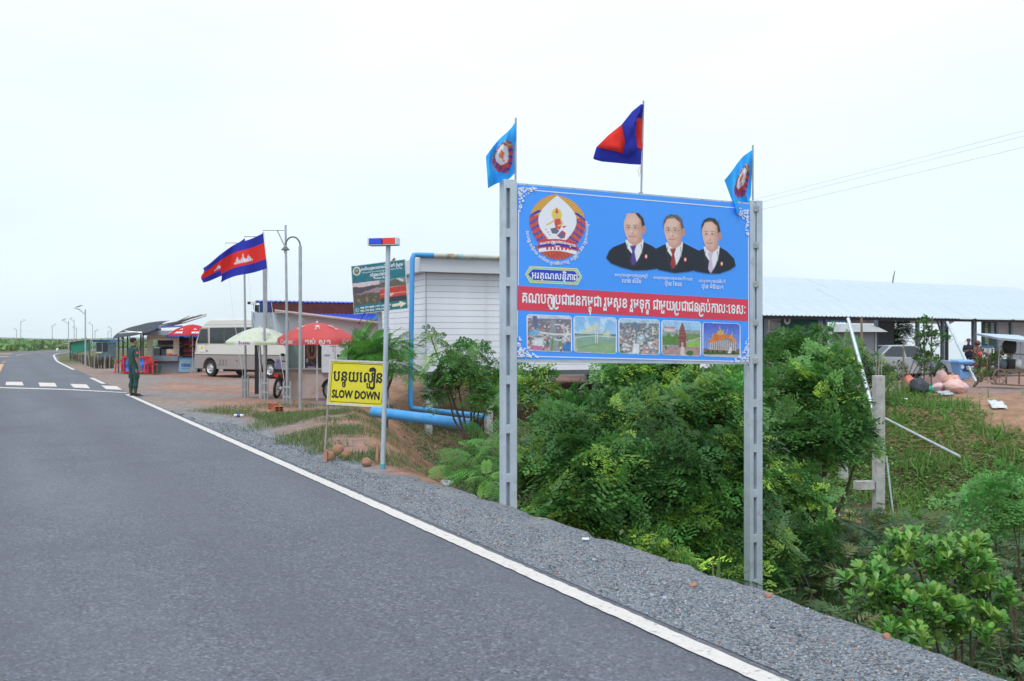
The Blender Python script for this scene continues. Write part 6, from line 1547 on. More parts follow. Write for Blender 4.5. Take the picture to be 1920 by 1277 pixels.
g = G(527, 746); mbk = motorbike(Vector((g.x, g.y + .3, 0)), R(84), 'dusty maroon motorbike parked behind the masts with a bag on its rack', mat('dusty_maroon', (.13, .075, .065), .6, 0, .3, 5, col2=(.32, .16, .1), c2amt=.4, c2scale=3))
o = MB(); o.ell((0, 0, .16), (.13, .1, .19), 10, 8, None, .08); bg_ = props(o.build('carrier_bag', mat('bag_lilac', (.42, .40, .62), .5, 0, .5, 5), None, smooth=True, loc=mbk.matrix_basis @ Vector((-.62, .02, .80))), 'bluish lilac plastic bag sitting on the maroon motorbike', 'bag')
g = G(657, 752); motorbike(Vector((g.x, g.y + .1, 0)), R(160), 'dark motorbike half hidden behind the yellow sign', mat('bike_dark_blue', (.03, .035, .07), .35, 0, .2, 4))
g = G(262, 695); motorbike(Vector((g.x, g.y + .9, 0)), R(200), 'black motorbike parked behind the red drink counter', mat('bike_black2', (.03, .032, .036), .35))

# ------------------------------------------------------------------ people
def skin_mesh(verts, edges, rad, lv=2):
    me = bpy.data.meshes.new('b'); me.from_pydata(verts, edges, []); o = bpy.data.objects.new('b', me); COL.objects.link(o)
    m_ = o.modifiers.new('k', 'SKIN'); m_.use_smooth_shade = True
    for i, r_ in enumerate(rad):
        me.skin_vertices[0].data[i].radius = r_ if hasattr(r_, '__len__') else (r_, r_)
        me.skin_vertices[0].data[i].use_root = (i == 0)
    s_ = o.modifiers.new('s', 'SUBSURF'); s_.levels = lv
    dg = bpy.context.evaluated_depsgraph_get(); bpy.context.view_layer.update(); e = o.evaluated_get(bpy.context.evaluated_depsgraph_get())
    m2 = bpy.data.meshes.new_from_object(e); bpy.data.objects.remove(o); return m2
def person(loc, rz, hgt, J, mats, assign, label, hair, extra=None, lv=2, head_tilt=0., lean=None):
    """J: joints dict (metres for 1.72 m, x right, y forward, z up)"""
    s = hgt / 1.72; t = thing('person', label, 'person', loc, rz)
    names = ['pel', 'spine', 'chest', 'neck', 'headb', 'headm', 'headt']
    v = []; e = []; r = []; idx = {}
    def add(n, p, rd, par=None):
        idx[n] = len(v); v.append(Vector(p) * s); r.append((rd[0] * s, rd[1] * s) if hasattr(rd, '__len__') else rd * s)
        if par: e.append((idx[par], idx[n]))
    add('pel', J['pel'], (.17, .13)); add('spine', J['spine'], (.165, .125), 'pel'); add('chest', J['chest'], (.19, .135), 'spine'); add('sh', J['sh'], (.10, .085), 'chest'); add('neck', J['neck'], .056, 'sh'); add('jaw', J['jaw'], (.066, .078), 'neck'); add('head', J['head'], (.078, .095), 'jaw'); add('crown', J['crown'], (.055, .066), 'head'); add('nose', J['nose'], .014, 'head')
    for q in 'LR':
        add('s' + q, J['s' + q], .066, 'chest'); add('e' + q, J['e' + q], .047, 's' + q); add('w' + q, J['w' + q], .032, 'e' + q); add('p' + q, J['p' + q], (.036, .024), 'w' + q)
        d_ = (Vector(J['p' + q]) - Vector(J['w' + q])).normalized(); sx = 1 if q == 'R' else -1; side = Vector(J.get('f' + q, (0, 1, 0))).normalized(); palm = d_.cross(side).normalized()
        for k, (o_, L) in enumerate(((.027, .068), (.009, .078), (-.009, .073), (-.026, .058))):
            a_ = Vector(J['p' + q]) + side * o_ + d_ * .035; add('f%d%s' % (k, q), a_, .0095, 'p' + q); add('g%d%s' % (k, q), a_ + d_ * L * .55 + palm * .008 * sx, .0085, 'f%d%s' % (k, q)); add('h%d%s' % (k, q), a_ + d_ * L * .9 + palm * .028 * sx, .0075, 'g%d%s' % (k, q))
        a_ = Vector(J['p' + q]) + side * .036 - d_ * .015; add('t0' + q, a_, .012, 'p' + q); add('t1' + q, a_ + side * .022 + d_ * .04, .010, 't0' + q)
        add('l' + q, J['l' + q], (.106, .112), 'pel'); add('k' + q, J['k' + q], .078, 'l' + q); add('c' + q, (Vector(J['k' + q]) * .68 + Vector(J['a' + q]) * .32), .074, 'k' + q); add('a' + q, J['a' + q], .052, 'c' + q); add('b' + q, J['b' + q], (.046, .042), 'a' + q); add('o' + q, J['o' + q], (.045, .03), 'b' + q)
    me = skin_mesh([tuple(x) for x in v], e, r, lv)
    for m_ in mats: me.materials.append(m_)
    for p in me.polygons: p.material_index = assign(p.center / s); p.use_smooth = True
    o = bpy.data.objects.new('body', me); COL.objects.link(o); o.parent = t
    if hair: hair(t, s, J)
    if extra: extra(t, s, J)
    return t
STAND = dict(pel=(0, 0, .96), spine=(0, .0, 1.10), chest=(0, .0, 1.30), sh=(0, -.01, 1.42), neck=(0, 0, 1.49), jaw=(0, .022, 1.555), head=(0, .012, 1.625), crown=(0, .0, 1.69), nose=(0, .118, 1.595),
    sL=(-.185, 0, 1.40), eL=(-.235, -.03, 1.12), wL=(-.235, .04, .87), pL=(-.23, .06, .80), sR=(.185, 0, 1.40), eR=(.24, -.03, 1.12), wR=(.235, .05, .87), pR=(.23, .07, .80),
    lL=(-.095, 0, .90), kL=(-.105, .02, .50), aL=(-.11, -.02, .10), bL=(-.11, .02, .045), oL=(-.12, .15, .032), lR=(.095, 0, .90), kR=(.115, .03, .50), aR=(.125, -.01, .10), bR=(.125, .03, .045), oR=(.15, .155, .032))
skin_b = mat('skin_brown', (.34, .19, .13), .6, 0, .08, 10); drab = mat('dark_green_uniform', (.026, .068, .062), .85, 0, .22, 7, bump=.5, bscale=22); boot = mat('olive_boot', (.06, .065, .04), .7, 0, .3, 12); blackm = mat('boot_black', (.016, .016, .018), .5)
def asg(c):
    if c.z < .05: return 3
    if c.z < .26: return 2
    if c.z > 1.475: return 0
    if abs(c.x) > .2 and .66 < c.z < 1.16: return 0
    return 1
hairm = mat('hair_black', (.02, .018, .018), .8, 0, .3, 30)
def short_hair(t, s, J):
    c = Vector(J['head']) * s
    hh = MB(); vs_ = []
    hh.ell(c + Vector((0, -.016, .03)) * s, (.087 * s, .108 * s, .088 * s), 14, 10)
    hh.v = [v if v[2] > (c.z - .035 * s + (.075 * s if v[1] > c.y + .045 * s else 0)) else (v[0] * .8, min(v[1], c.y + .02 * s) * .9, max(v[2], c.z - .03 * s)) for v in hh.v]
    hh.build('hair', hairm, t, smooth=True)
    for sx in (-1, 1): MB().ell(c + Vector((sx * .083, -.005, -.02)) * s, (.012 * s, .022 * s, .032 * s), 8, 6).build('ear', skin_b, t, smooth=True)
    for sx in (-1, 1): MB().ell(c + Vector((sx * .03, .096, .0)) * s, (.012 * s, .006 * s, .006 * s), 6, 4).build('eye', hairm, t)
    MB().b2(c + Vector((-.024, .088, -.065)) * s, c + Vector((.024, .098, -.056)) * s).build('mouth', mat('lip', (.25, .10, .08), .6), t)
def uniform_bits(t, s, J):
    # shirt hem over trousers, belt line, sleeve hems, patch, pockets, boot blousing
    hem = MB()
    hem.lathe([(.150, .0), (.163, .0), (.158, .10), (.15, .16)], (0, 0, 0), 20, cap=False); hem.v = [(x * 1.08 * s, y * .80 * s, (z + .93) * s) for x, y, z in hem.v]; hem.build('shirt_hem', drab, t, smooth=True)
    for q in 'LR':
        a_ = Vector(J['s' + q]) * s; b_ = Vector(J['e' + q]) * s; MB().tube([a_.lerp(b_, .35), a_.lerp(b_, .88)], [.066 * s, .071 * s], 12).build('sleeve', drab, t, smooth=True)
        k_ = Vector(J['a' + q]) * s; MB().lathe([(.055 * s, 0), (.072 * s, .03 * s), (.076 * s, .09 * s), (.064 * s, .15 * s)], k_ + Vector((0, .01, .13)) * s, 12, cap=False).build('trouser_blouse', drab, t, smooth=True)
        k2 = Vector(J['l' + q]).lerp(Vector(J['k' + q]), .72) * s; sx = 1 if q == 'R' else -1; MB().box(k2 + Vector((sx * .082, 0, 0)) * s, (.03 * s, .15 * s, .18 * s)).build('cargo_pocket', drab, t, bevel=.01)
    a_ = (Vector(J['sR']).lerp(Vector(J['eR']), .42)) * s; MB().b2(a_ + Vector((.064, -.03, -.04)) * s, a_ + Vector((.072, .03, .04)) * s).build('sleeve_patch', mat('patch_red', (.55, .14, .14), .7, 0, .5, 40), t)
    MB().lathe([(.07 * s, 0), (.078 * s, .02 * s), (.072 * s, .05 * s)], Vector(J['neck']) * s + Vector((0, 0, -.045)) * s, 12, cap=False).build('collar', drab, t, smooth=True)
    for q in 'LR': o_ = Vector(J['o' + q]) * s; b_ = Vector(J['b' + q]) * s; MB().hexa([Vector((b_.x + a_ * .045 * s, b_.y - .07 * s, 0)) for a_ in (-1, 1)][::1] + [Vector((o_.x + a_ * .045 * s, o_.y + .05 * s, 0)) for a_ in (1, -1)] + [Vector((b_.x + a_ * .042 * s, b_.y - .065 * s, .028 * s)) for a_ in (-1, 1)] + [Vector((o_.x + a_ * .042 * s, o_.y + .045 * s, .028 * s)) for a_ in (1, -1)]).build('boot_sole', blackm, t)
g = G(250, 743)
SJ = dict(STAND); SJ.update(jaw=(.014, .018, 1.555), head=(.012, .012, 1.625), nose=(.085, .085, 1.595), sL=(-.205, 0, 1.40), sR=(.205, 0, 1.40), eL=(-.26, -.03, 1.12), eR=(.265, -.02, 1.12), wL=(-.26, .04, .87), pL=(-.255, .06, .80), wR=(.27, .07, .87), pR=(.268, .09, .80), lL=(-.105, 0, .90), kL=(-.125, .02, .50), aL=(-.135, -.02, .10), bL=(-.135, .02, .045), oL=(-.15, .15, .032), lR=(.105, 0, .90), kR=(.135, .03, .50), aR=(.15, -.01, .10), bR=(.15, .03, .045), oR=(.19, .15, .032))
person(Vector((g.x, g.y, .013)), R(-46), 1.74, SJ, [skin_b, drab, boot, blackm], asg, 'soldier in dark green uniform and boots standing at the road edge', short_hair, uniform_bits)
# man in a brimmed hat under the shed, hands together at his chest
HAT = dict(STAND); HAT.update(eL=(-.25, .03, 1.13), wL=(-.10, .24, 1.16), pL=(-.04, .28, 1.18), eR=(.25, .03, 1.13), wR=(.10, .24, 1.16), pR=(.04, .28, 1.18), fL=(0, .3, 1), fR=(0, .3, 1))
navy = mat('navy_shirt', (.02, .026, .045), .85, 0, .2, 8); dtrou = mat('dark_trousers', (.02, .02, .024), .85)
def asg2(c):
    if c.z > 1.475: return 0
    if c.y > .16 and 1.0 < c.z < 1.3: return 0
    return 1 if c.z > .95 else 2
def hat(t, s, J):
    c = Vector(J['head']) * s; MB().lathe([(.17 * s, -.03 * s), (.16 * s, -.005 * s), (.10 * s, .01 * s), (.09 * s, .09 * s), (.05 * s, .115 * s), (.0, .12 * s)], c + Vector((0, 0, .02)), 16).build('bucket_hat', mat('hat_brown', (.12, .07, .055), .9), t, smooth=True)
    p = Vector(J['pR']) * s; MB().box(p + Vector((-.03, .06, .03)), (.08, .012, .15)).build('phone', mat('black_plastic', (.02, .02, .022)), t)
pY = 47.5; p0 = P(1816, 699, pY); person(Vector((p0.x, p0.y, Hs(p0.x, p0.y))), R(165), 1.70, HAT, [skin_b, navy, dtrou], asg2, 'man in dark clothes and brown brimmed hat standing under the shed', None, hat)
# rider sitting on a motorbike
pY2 = 46.2; r0 = P(1842, 700, pY2); r0.z = Hs(r0.x, r0.y)
mk_ = motorbike(Vector((r0.x, r0.y, r0.z)), R(-70), 'red and black motorbike under the shed carrying a helmeted rider', mat('bike_red', (.30, .03, .03), .4), .0)
SIT = dict(STAND)
def dn(p, dz): return (p[0], p[1], p[2] - dz)
for k in ('pel', 'spine', 'chest', 'sh', 'neck', 'jaw', 'head', 'crown', 'nose', 'sL', 'sR'): SIT[k] = dn(STAND[k], .06)
SIT.update(eL=(-.27, .12, 1.10), wL=(-.26, .36, 1.05), pL=(-.27, .43, 1.04), eR=(.27, .12, 1.10), wR=(.26, .36, 1.05), pR=(.27, .43, 1.04), fL=(-.3, 0, 1), fR=(.3, 0, 1), lL=(-.11, .02, .88), kL=(-.20, .36, .68), aL=(-.22, .26, .28), bL=(-.22, .30, .22), oL=(-.22, .43, .22), lR=(.11, .02, .88), kR=(.20, .36, .68), aR=(.22, .26, .28), bR=(.22, .30, .22), oR=(.22, .43, .22))
pat = mat('patterned_blouse', (.16, .09, .07), .85, 0, .7, 25)
def helmet(t, s, J):
    c = Vector(J['head']) * s; MB().ell(c + Vector((0, -.01, .02)), (.14 * s, .155 * s, .14 * s), 14, 10).build('helmet', mat('helmet_maroon', (.13, .03, .03), .25, 0, .1, 4), t, smooth=True); MB().ell(c + Vector((0, .10, -.01)), (.10 * s, .07 * s, .06 * s), 10, 6).build('visor', glassd, t, smooth=True)
    o_ = MB(); o_.ell(Vector((.14, .30, .98)), (.13, .1, .13), 10, 8, None, .12); o_.build('red_pouch', mat('red_cloth', (.6, .04, .06), .7), t, smooth=True)
    MB().tube([Vector((.14, .3, 1.1)), Vector((.18, .1, 1.25)), Vector((.16, .0, 1.36))], .008, 5).build('pouch_strap', mat('red_cloth', (.6, .04, .06), .7), t)
fwd = Vector((math.cos(R(-70)), math.sin(R(-70)), 0))
person(Vector((r0.x, r0.y, r0.z)) - fwd * .3, R(-160), 1.66, SIT, [skin_b, pat, dtrou], lambda c: 0 if c.z > 1.42 or (c.y > .38 and .95 < c.z < 1.15) else (1 if c.z > .86 else 2), 'rider in maroon helmet and patterned blouse seated on a motorbike', None, helmet)
# ------------------------------------------------------------------ open shed with corrugated roof
SA = Vector((10.64, 42.0, 0)); sdx = Vector((.866, .5, 0)); SRZ = R(30)
start = -7.0; SA0 = SA + sdx * start
shed = thing('open_shed', 'long open shed with pale corrugated metal roof on steel columns', 'shed', SA0, SRZ)
SL = 31.0; zEv = 2.70; zRd = 4.72; dep = 4.3
wroof = mat('pale_metal_roof', (.48, .55, .60), .38, .15, .05, .8, col2=(.48, .54, .57), c2amt=.2, c2scale=.6, spec=.5)
nrow = 3; cw = 1.0; sl_len = math.hypot(dep + .35, zRd - zEv); ang_ = math.atan2(zRd - zEv, dep + .35)
ridge_bow = lambda f: .10 * math.sin(math.pi * f)
protos = []
for r_ in range(nrow):
    rows = []
    f0, f1 = r_ / nrow - (.02 if r_ else 0), (r_ + 1) / nrow
    for i in range(17):
        x = cw * i / 16; dz = .04 if i % 4 == 1 else 0
        col = []
        for f in np.linspace(f0, f1, 3): col.append((x, -.35 + (dep + .35) * f, zEv + (zRd - zEv) * f + ridge_bow(f) + dz + .012 * r_ * -1 + .03))
        rows.append(col)
    protos.append(rows)
nC = int(SL / cw)
for r_ in range(nrow):
    first = None
    for c_ in range(nC):
        if first is None: first = MB().sheet(protos[r_]).build('roof_sheet', wroof, shed, solid=.006, loc=(0, 0, 0))
        else:
            o = first.copy(); COL.objects.link(o); o.parent = shed; o.location = (c_ * cw, 0, rnd.uniform(-.004, .004))
back = []
for i in range(int(SL / .0625) + 1):
    x = i * .0625; dz = .022 if i % 4 in (1, 2) else 0; back.append([(x, dep, zRd + dz), (x, dep + 2.2, zRd - 1.0 + dz), (x, dep + 4.4, zEv + dz)])
MB().sheet(back).build('rear_roof', wroof, shed, solid=.006)
stl = mat('column_grey', (.09, .115, .14), .5, .1, .1, 3)
S = shed.matrix_basis
def sx_of(px, d=0.):     # local x on the eave line (offset d behind) for a photo column
    k = (px - CX) / FPX; o = S @ Vector((0, d, 0)); return (k * o.y - o.x) / (sdx.x - k * sdx.y)
def sz(px, py, d=0.):    # local height for a pixel on the plane d behind the eave
    x = sx_of(px, d); w = S @ Vector((x, d, 0)); return EYE - (py - CY) / FPX * w.y
for px in (1433, 1547.5, 1720, 1767, 1825, 1868, 1895):
    x = sx_of(px); MB().b2((x - .07, -.07, -.4), (x + .07, .07, zEv)).build('column', stl, shed)
for px in (1548, 1644, 1674, 1775, 1828, 1900):
    x = sx_of(px, 5.5); MB().b2((x - .07, 5.43, -1.5), (x + .07, 5.57, zRd - .6)).build('column', stl, shed)
MB().b2((0, -.1, zEv - .10), (SL, -.02, zEv + .02)).build('eave_beam', mat('dark_beam', (.035, .04, .045), .6), shed); 
for d in (1.4, 2.9): MB().b2((0, d - .04, zEv + (zRd - zEv) * (d + .35) / (dep + .35) - .06), (SL, d + .04, zEv + (zRd - zEv) * (d + .35) / (dep + .35) + .0)).build('purlin', stl, shed)
MB().tube([(sx_of(1757), 0, zEv - .05), (sx_of(1766), 0, zEv - .75)], .05, 6).build('knee_brace', stl, shed); MB().tube([(sx_of(1777), 0, zEv - .05), (sx_of(1768), 0, zEv - .7)], .05, 6).build('knee_brace', stl, shed)
def swall(px0, py0, px1, py1, d, th, m, name, parent=None, org=None):
    x0, x1 = sx_of(px0, d), sx_of(px1, d); z1, z0 = sz(px0, py0, d), sz(px0, py1, d)
    return MB().b2((x0, d, z0), (x1, d + th, z1)).build(name, m, parent or shed)
grn = mat('green_banner', (.01, .10, .072), .5, 0, .1, 1); wht = mat('poster_white', (.40, .43, .48), .6, 0, .1, 2)
swall(1300, 593, 1467, 690, 1.0, .04, wht, 'notice_sheet')
mk = MB(); r2 = random.Random(2)
for i in range(60):
    px = r2.uniform(1434, 1464); py = r2.choice(np.arange(604, 650, 5.)); x = sx_of(px, .99); z = sz(px, py, .99); mk.b2((x, .985, z), (x + r2.uniform(.03, .14), .993, z + .03))
mk.build('notice_print', mat('dark_print', (.12, .13, .15), .6), shed)
swall(1467.6, 594, 1534, 650, .9, .04, grn, 'banner'); swall(1534.6, 600, 1545, 690, 1.2, .03, mat('tin_wall', (.40, .43, .47), .35, .5, .3, 3), 'tin_wall'); swall(1550, 600, 1582, 690, 1.2, .03, mat('tin_wall', (.40, .43, .47), .35, .5, .3, 3), 'tin_wall')
pl = Plane(S @ Vector((0, .9, 0)), sdx, (0, 0, 1))
V, F, _ = khmer('ប្រអប់', .03); x = sx_of(1474, .9); lettering(pl, V, F, (x, sz(1474, 617, .9), x + .62, sz(1474, 611, .9)), WHITE_INK, shed, 'banner_lettering', .006, org=Vector((0, 0, 0)))
for o in [shed.children[-1]]: o.matrix_parent_inverse = S.inverted()
MB().lathe([(.10, 0), (.2, 0), (.2, .02), (.10, .02)], (sx_of(1476, .88), .87, sz(1476, 600, .88)), 16, 'Y', cap=False).build('banner_emblem', WHITE_INK, shed)
swall(1534, 599, 1598, 602, .5, .08, blu, 'blue_pipe')
MB().b2((sx_of(1587, 2), 2, sz(1587, 606, 2)), (sx_of(1641, 2), 2.03, sz(1587, 599, 2))).build('tin_band', mat('tin_wall', (.40, .43, .47)), shed)
swall(1640, 600, 1676, 665, 3.2, .06, mat('slate_sheet', (.085, .105, .13), .6), 'dark_wall')
swall(1841, 601, 1868, 648, .8, .04, grn, 'banner'); swall(1868.6, 601, 1889, 660, 1.2, .04, wht, 'notice_sheet'); swall(1889.6, 600, 1960, 700, 1.6, .03, mat('pale_sheet', (.42, .47, .52), .5), 'rear_sheet'); swall(1838, 648, 1890, 653, .7, .05, mat('blue_rail', (.12, .22, .42), .5), 'rail')
mk = MB()
for i in range(9):
    x = sx_of(1847, .79); z = sz(1847, 607 + i * 4.4, .79); mk.b2((x, .785, z - .06), (x + .22, .793, z + .03))
mk.build('banner_pictures', mat('banner_pics', (.42, .36, .30), .6, 0, .6, 6), shed)
mk = MB()
for i in range(8): z = sz(1860, 606 + i * 3, .79); mk.b2((sx_of(1858, .79), .785, z - .02), (sx_of(1866, .79), .793, z + .01))
mk.build('banner_print', WHITE_INK, shed)
for i in range(9): x = sx_of(1836 + 3 * i, .7); MB().b2((x - .015, .7, sz(1850, 672, .7)), (x + .015, .74, sz(1850, 653, .7))).build('rail_bar', mat('white_plastic', (.68, .7, .7)), shed)
# stick standing up behind the roof
kp_ = S @ Vector((sx_of(1674, 4.2), 4.2, 0)); st_ = P(1673, 527, kp_.y); t = thing('roof_stick', 'crooked dark stick poking up above the shed ridge', 'stick', st_)
MB().tube([Vector((0, .0, -.25)), Vector((.06, 0, .2)), P(1678, 508, kp_.y) - st_], [.03, .03, .02], 6).build('stick', pm, t)

# ------------------------------------------------------------------ grey hooded booth
hb0 = P(1583, 690, 38.5); hb0.z = Hs(hb0.x, hb0.y); t = thing('hooded_booth', 'grey booth with a wide sloping hood under the shed eave', 'booth', hb0); Q = lambda x, y, d=0.: P(x, y, 38.5) - hb0 + Vector((0, d, 0))
gb2 = mat('booth_grey', (.27, .285, .325), .55, 0, .06, 2); lt = mat('booth_light', (.52, .54, .57), .5)
MB().b2(Q(1584.5, 681), Q(1640, 620, 1.5)).build('body', gb2, t); MB().hexa([Q(1565, 622.5, -.5), Q(1656, 622.5, -.5), Q(1656, 622.5, 2), Q(1565, 622.5, 2), Q(1584, 607, .35), Q(1640, 607, .35), Q(1640, 607, 1.4), Q(1584, 607, 1.4)]).build('hood', mat('hood_grey', (.33, .34, .355), .6, 0, .1, 2), t)
for x in (1582.5, 1640.5): MB().b2(Q(x, 684, -.06), Q(x + 2, 623, .02)).build('edge_post', lt, t)
MB().b2(Q(1642.8, 688, .0), Q(1646.5, 600, .25)).build('side_post', mat('slate_sheet', (.085, .105, .13)), t); MB().b2(Q(1583, 684, -.25), Q(1605, 681.3, .3)).build('ledge', lt, t)
for x in (1586, 1637): MB().b2(Q(x, 700, .1), Q(x + 2, 680.8, .2)).build('leg', stl, t)
# ------------------------------------------------------------------ silver car
cY = 43.; cb = P(1690, 700, cY); cb.z = Hs(cb.x, cb.y) + .0
car = thing('silver_car', 'silver saloon car parked beside the grey hooded booth', 'car', cb, R(18))
silv = mat('silver_paint', (.42, .45, .50), .25, .5, .03, 2, coat=.5)
# local x: toward nose (right), section loft across y
prof_low = [(-2.2, .30), (2.2, .28), (2.25, .55), (2.12, .74), (1.2, .88), (.95, .93), (-1.5, .98), (-2.15, .92), (-2.25, .6)]
def carch(poly):
    out = []
    for x, z in [(-2.2, .30), (-1.75, .28)] + [(-1.38 + .36 * math.cos(k), max(.28, .30 + .36 * math.sin(k))) for k in np.linspace(math.pi, 0, 8)] + [(-1., .26), (.98, .26)] + [(1.36 + .36 * math.cos(k), max(.28, .30 + .36 * math.sin(k))) for k in np.linspace(math.pi, 0, 8)] + [(1.75, .28)] + poly[1:]: out.append((x, z))
    return out
MB().prism(carch(prof_low), 1.70, c=(0, 0, 0)).build('body', silv, car, bevel=.06, smooth=True)
cab = []
for y, sx_, z1 in ((-.78, 1., .0), (-.60, .93, 1.), (.60, .93, 1.), (.78, 1., .0)):
    pass
lo_ = [(-1.75, .94), (1.05, .90)]; hi_ = [(-1.05, 1.42), (.20, 1.43)]
cabin = MB(); cabin.hexa([(-1.8, -.78, .93), (1.08, -.78, .90), (1.08, .78, .90), (-1.8, .78, .93), (-1.0, -.58, 1.42), (.16, -.58, 1.43), (.16, .58, 1.43), (-1.0, .58, 1.42)]); cabin.build('greenhouse', glassd, car, bevel=.05, smooth=True)
MB().hexa([(-1.02, -.585, 1.415), (.18, -.585, 1.425), (.18, .585, 1.425), (-1.02, .585, 1.415), (-.9, -.5, 1.465), (.06, -.5, 1.475), (.06, .5, 1.475), (-.9, .5, 1.465)]).build('roof', silv, car, bevel=.02)
for s in (-1, 1):
    MB().tube([(1.06, s * .785, .91), (.17, s * .59, 1.435)], .03, 6).build('pillar', silv, car); MB().tube([(-.42, s * .79, .93), (-.42, s * .59, 1.43)], .03, 6).build('pillar', silv, car); MB().tube([(-1.78, s * .785, .94), (-1.0, s * .59, 1.425)], .04, 6).build('pillar', silv, car); MB().ell((.72, s * .9, .98), (.07, .09, .06)).build('mirror', silv, car, smooth=True)
    MB().ell((2.05, s * .6, .68), (.16, .18, .08)).build('headlight', mat('lamp_glass', (.7, .72, .74)), car, smooth=True); MB().ell((-2.16, s * .62, .78), (.08, .16, .1)).build('tail_light', mat('red_lens', (.85, .035, .03)), car)
    MB().ell((.5, s * .855, .8), (.07, .012, .018)).build('door_handle', silv, car); MB().ell((-.75, s * .855, .82), (.07, .012, .018)).build('door_handle', silv, car); MB().b2((.1, s * .852 - .002, .34), (.106, s * .852 + .002, .9)).build('door_seam', mat('seam_dark', (.05, .05, .06), .6), car)
    for x in (-1.38, 1.36):
        w = MB().lathe([(.2, -.1), (.29, -.1), (.315, -.06), (.315, .06), (.29, .1), (.2, .1)], (x, s * .76, .315), 22, 'Y', cap=False).build('wheel', rub, car, smooth=True)
        MB().lathe([(.02, 0), (.19, .02), (.2, -.03)], (x, s * .76 + s * .085, .315), 16, 'Y').build('rim', mat('hub_silver', (.62, .62, .64)), w, smooth=True)
MB().b2((2.2, -.5, .42), (2.27, .5, .6)).build('grille', mat('black_plastic', (.02, .02, .022)), car)
# second vehicle glimpsed under the sheet at the left of the shed
cb2 = P(1462, 690, 43); 
# ------------------------------------------------------------------ blue bin
b0 = P(1803, 711, 42.); b0.z = Hs(b0.x, b0.y); t = thing('waste_bin', 'blue wheeled waste bin with a dark printed sticker', 'bin', b0, R(12)); t.scale = (.86, .86, .86)
bb_ = mat('bin_blue', (.17, .36, .68), .45, 0, .06, 3)
MB().hexa([(-.26, -.28, .06), (.26, -.28, .06), (.26, .28, .06), (-.26, .28, .06), (-.40, -.36, .92), (.40, -.36, .92), (.40, .36, .92), (-.40, .36, .92)]).build('body', bb_, t, bevel=.03); MB().hexa([(-.43, -.40, .92), (.43, -.40, .92), (.43, .40, .94), (-.43, .40, .94), (-.38, -.34, .99), (.38, -.34, .99), (.38, .36, 1.03), (-.38, .36, 1.03)]).build('lid', mat('bin_lid', (.22, .42, .70), .45), t, bevel=.02); MB().b2((-.44, -.42, .86), (.44, .42, .918)).build('rim', bb_, t, bevel=.01)
MB().hexa([(-.16, -.345, .45), (.33, -.345, .45), (.33, -.33, .45), (-.16, -.33, .45), (-.16, -.372, .78), (.37, -.372, .78), (.37, -.35, .78), (-.16, -.35, .78)]).build('sticker', mat('sticker_navy', (.025, .03, .12), .5), t)
V, F, _ = khmer('រមណីយ ដ្ឋាន', .04); pl = Plane(Vector((0, -.378, 0)), (1, 0, 0), (0, -.08, 1)); pl.n = Vector((0, -1, 0)); lettering(pl, V, F, (-.06, .64, .34, .70), WHITE_INK, t, 'lettering', .002); V, F, _ = latin('COMMUNITY', .03); lettering(pl, V, F, (-.05, .53, .33, .58), WHITE_INK, t, 'lettering', -.008)
MB().lathe([(.09, -.0), (.09, .012)], (-.22, -.385, .66), 14, 'Y').build('round_mark', mat('mark_grey', (.5, .56, .62), .5), t)
for s in (-1, 1): MB().lathe([(.1, -.03), (.1, .03)], (s * .28, .3, .1), 12, 'X').build('wheel', rub, t)
# ------------------------------------------------------------------ rubbish bags
def bag(px, py, wpx, hpx, Y, col, label, nm, tie=True):
    b = P(px, py, Y); b.z = Hs(b.x, b.y); s = Y / FPX; hh = hpx * s; t = thing('rubbish_bag', label, 'rubbish bag', b, rnd.uniform(0, 3), 'rubbish bags heaped by the bin')
    m_ = MB(); m_.ell((0, 0, hh * .44), (wpx * s * .55, wpx * s * .48, hh * .54), 18, 12, None, .10)
    ph_ = rnd.uniform(0, 6); m_.v = [(x * (1 + .09 * math.sin(7 * z / hh + 6 * x + ph_)), y * (1 + .08 * math.sin(8 * z / hh + 5 * y + 2 * ph_)), max(z + .02 * math.sin(11 * x + ph_), -.01)) for x, y, z in m_.v]
    m_.build('sack', mat(nm, col, .45, 0, .12, 4, bump=1., bscale=14, spec=.4), t, smooth=True, ang=55)
    if tie: MB().lathe([(.05, -.03), (.02, .02), (.045, .07), (.01, .08)], (0, 0, hh * .96), 8).build('tied_neck', mat(nm, col), t, smooth=True)
    return t
PK, OR_, BK = (.74, .47, .45), (.70, .36, .29), (.02, .022, .026)
bag(1790, 741, 36, 26, 31.4, PK, 'pale pink rubbish sack lying lowest on the bank', 'sack_pink'); bag(1786, 726, 36, 30, 33.2, OR_, 'salmon rubbish sack leaning against the blue bin', 'sack_salmon'); bag(1764, 724, 22, 38, 33.6, PK, 'upright pink rubbish sack behind the pale one', 'sack_pink'); bag(1759, 735, 24, 20, 31.8, (.66, .46, .50), 'whitish pink rubbish sack beside the small green bag', 'sack_whitepink'); bag(1703, 722, 24, 34, 31.6, (.62, .20, .16), 'orange red rubbish sack half behind the shrub', 'sack_orange'); bag(1777, 708, 34, 26, 34.5, BK, 'shiny black rubbish bag on top of the salmon sack', 'sack_black'); bag(1722, 735, 38, 30, 31.2, (.035, .04, .055), 'dark rubbish bag spilling in front of the shrub', 'sack_dark'); bag(1743, 735, 17, 13, 31.6, (.02, .30, .17), 'small green knotted bag below the shrub', 'sack_green'); bag(1740, 722, 26, 28, 33.4, PK, 'pink sack standing behind the shrub stems', 'sack_pink'); bag(1805, 733, 22, 18, 32.6, (.66, .46, .50), 'small whitish sack at the edge of the heap near the bin', 'sack_whitepink'); bag(1772, 729, 16, 13, 32., (.03, .03, .035), 'small black bag wedged between two pink sacks', 'sack_black2')
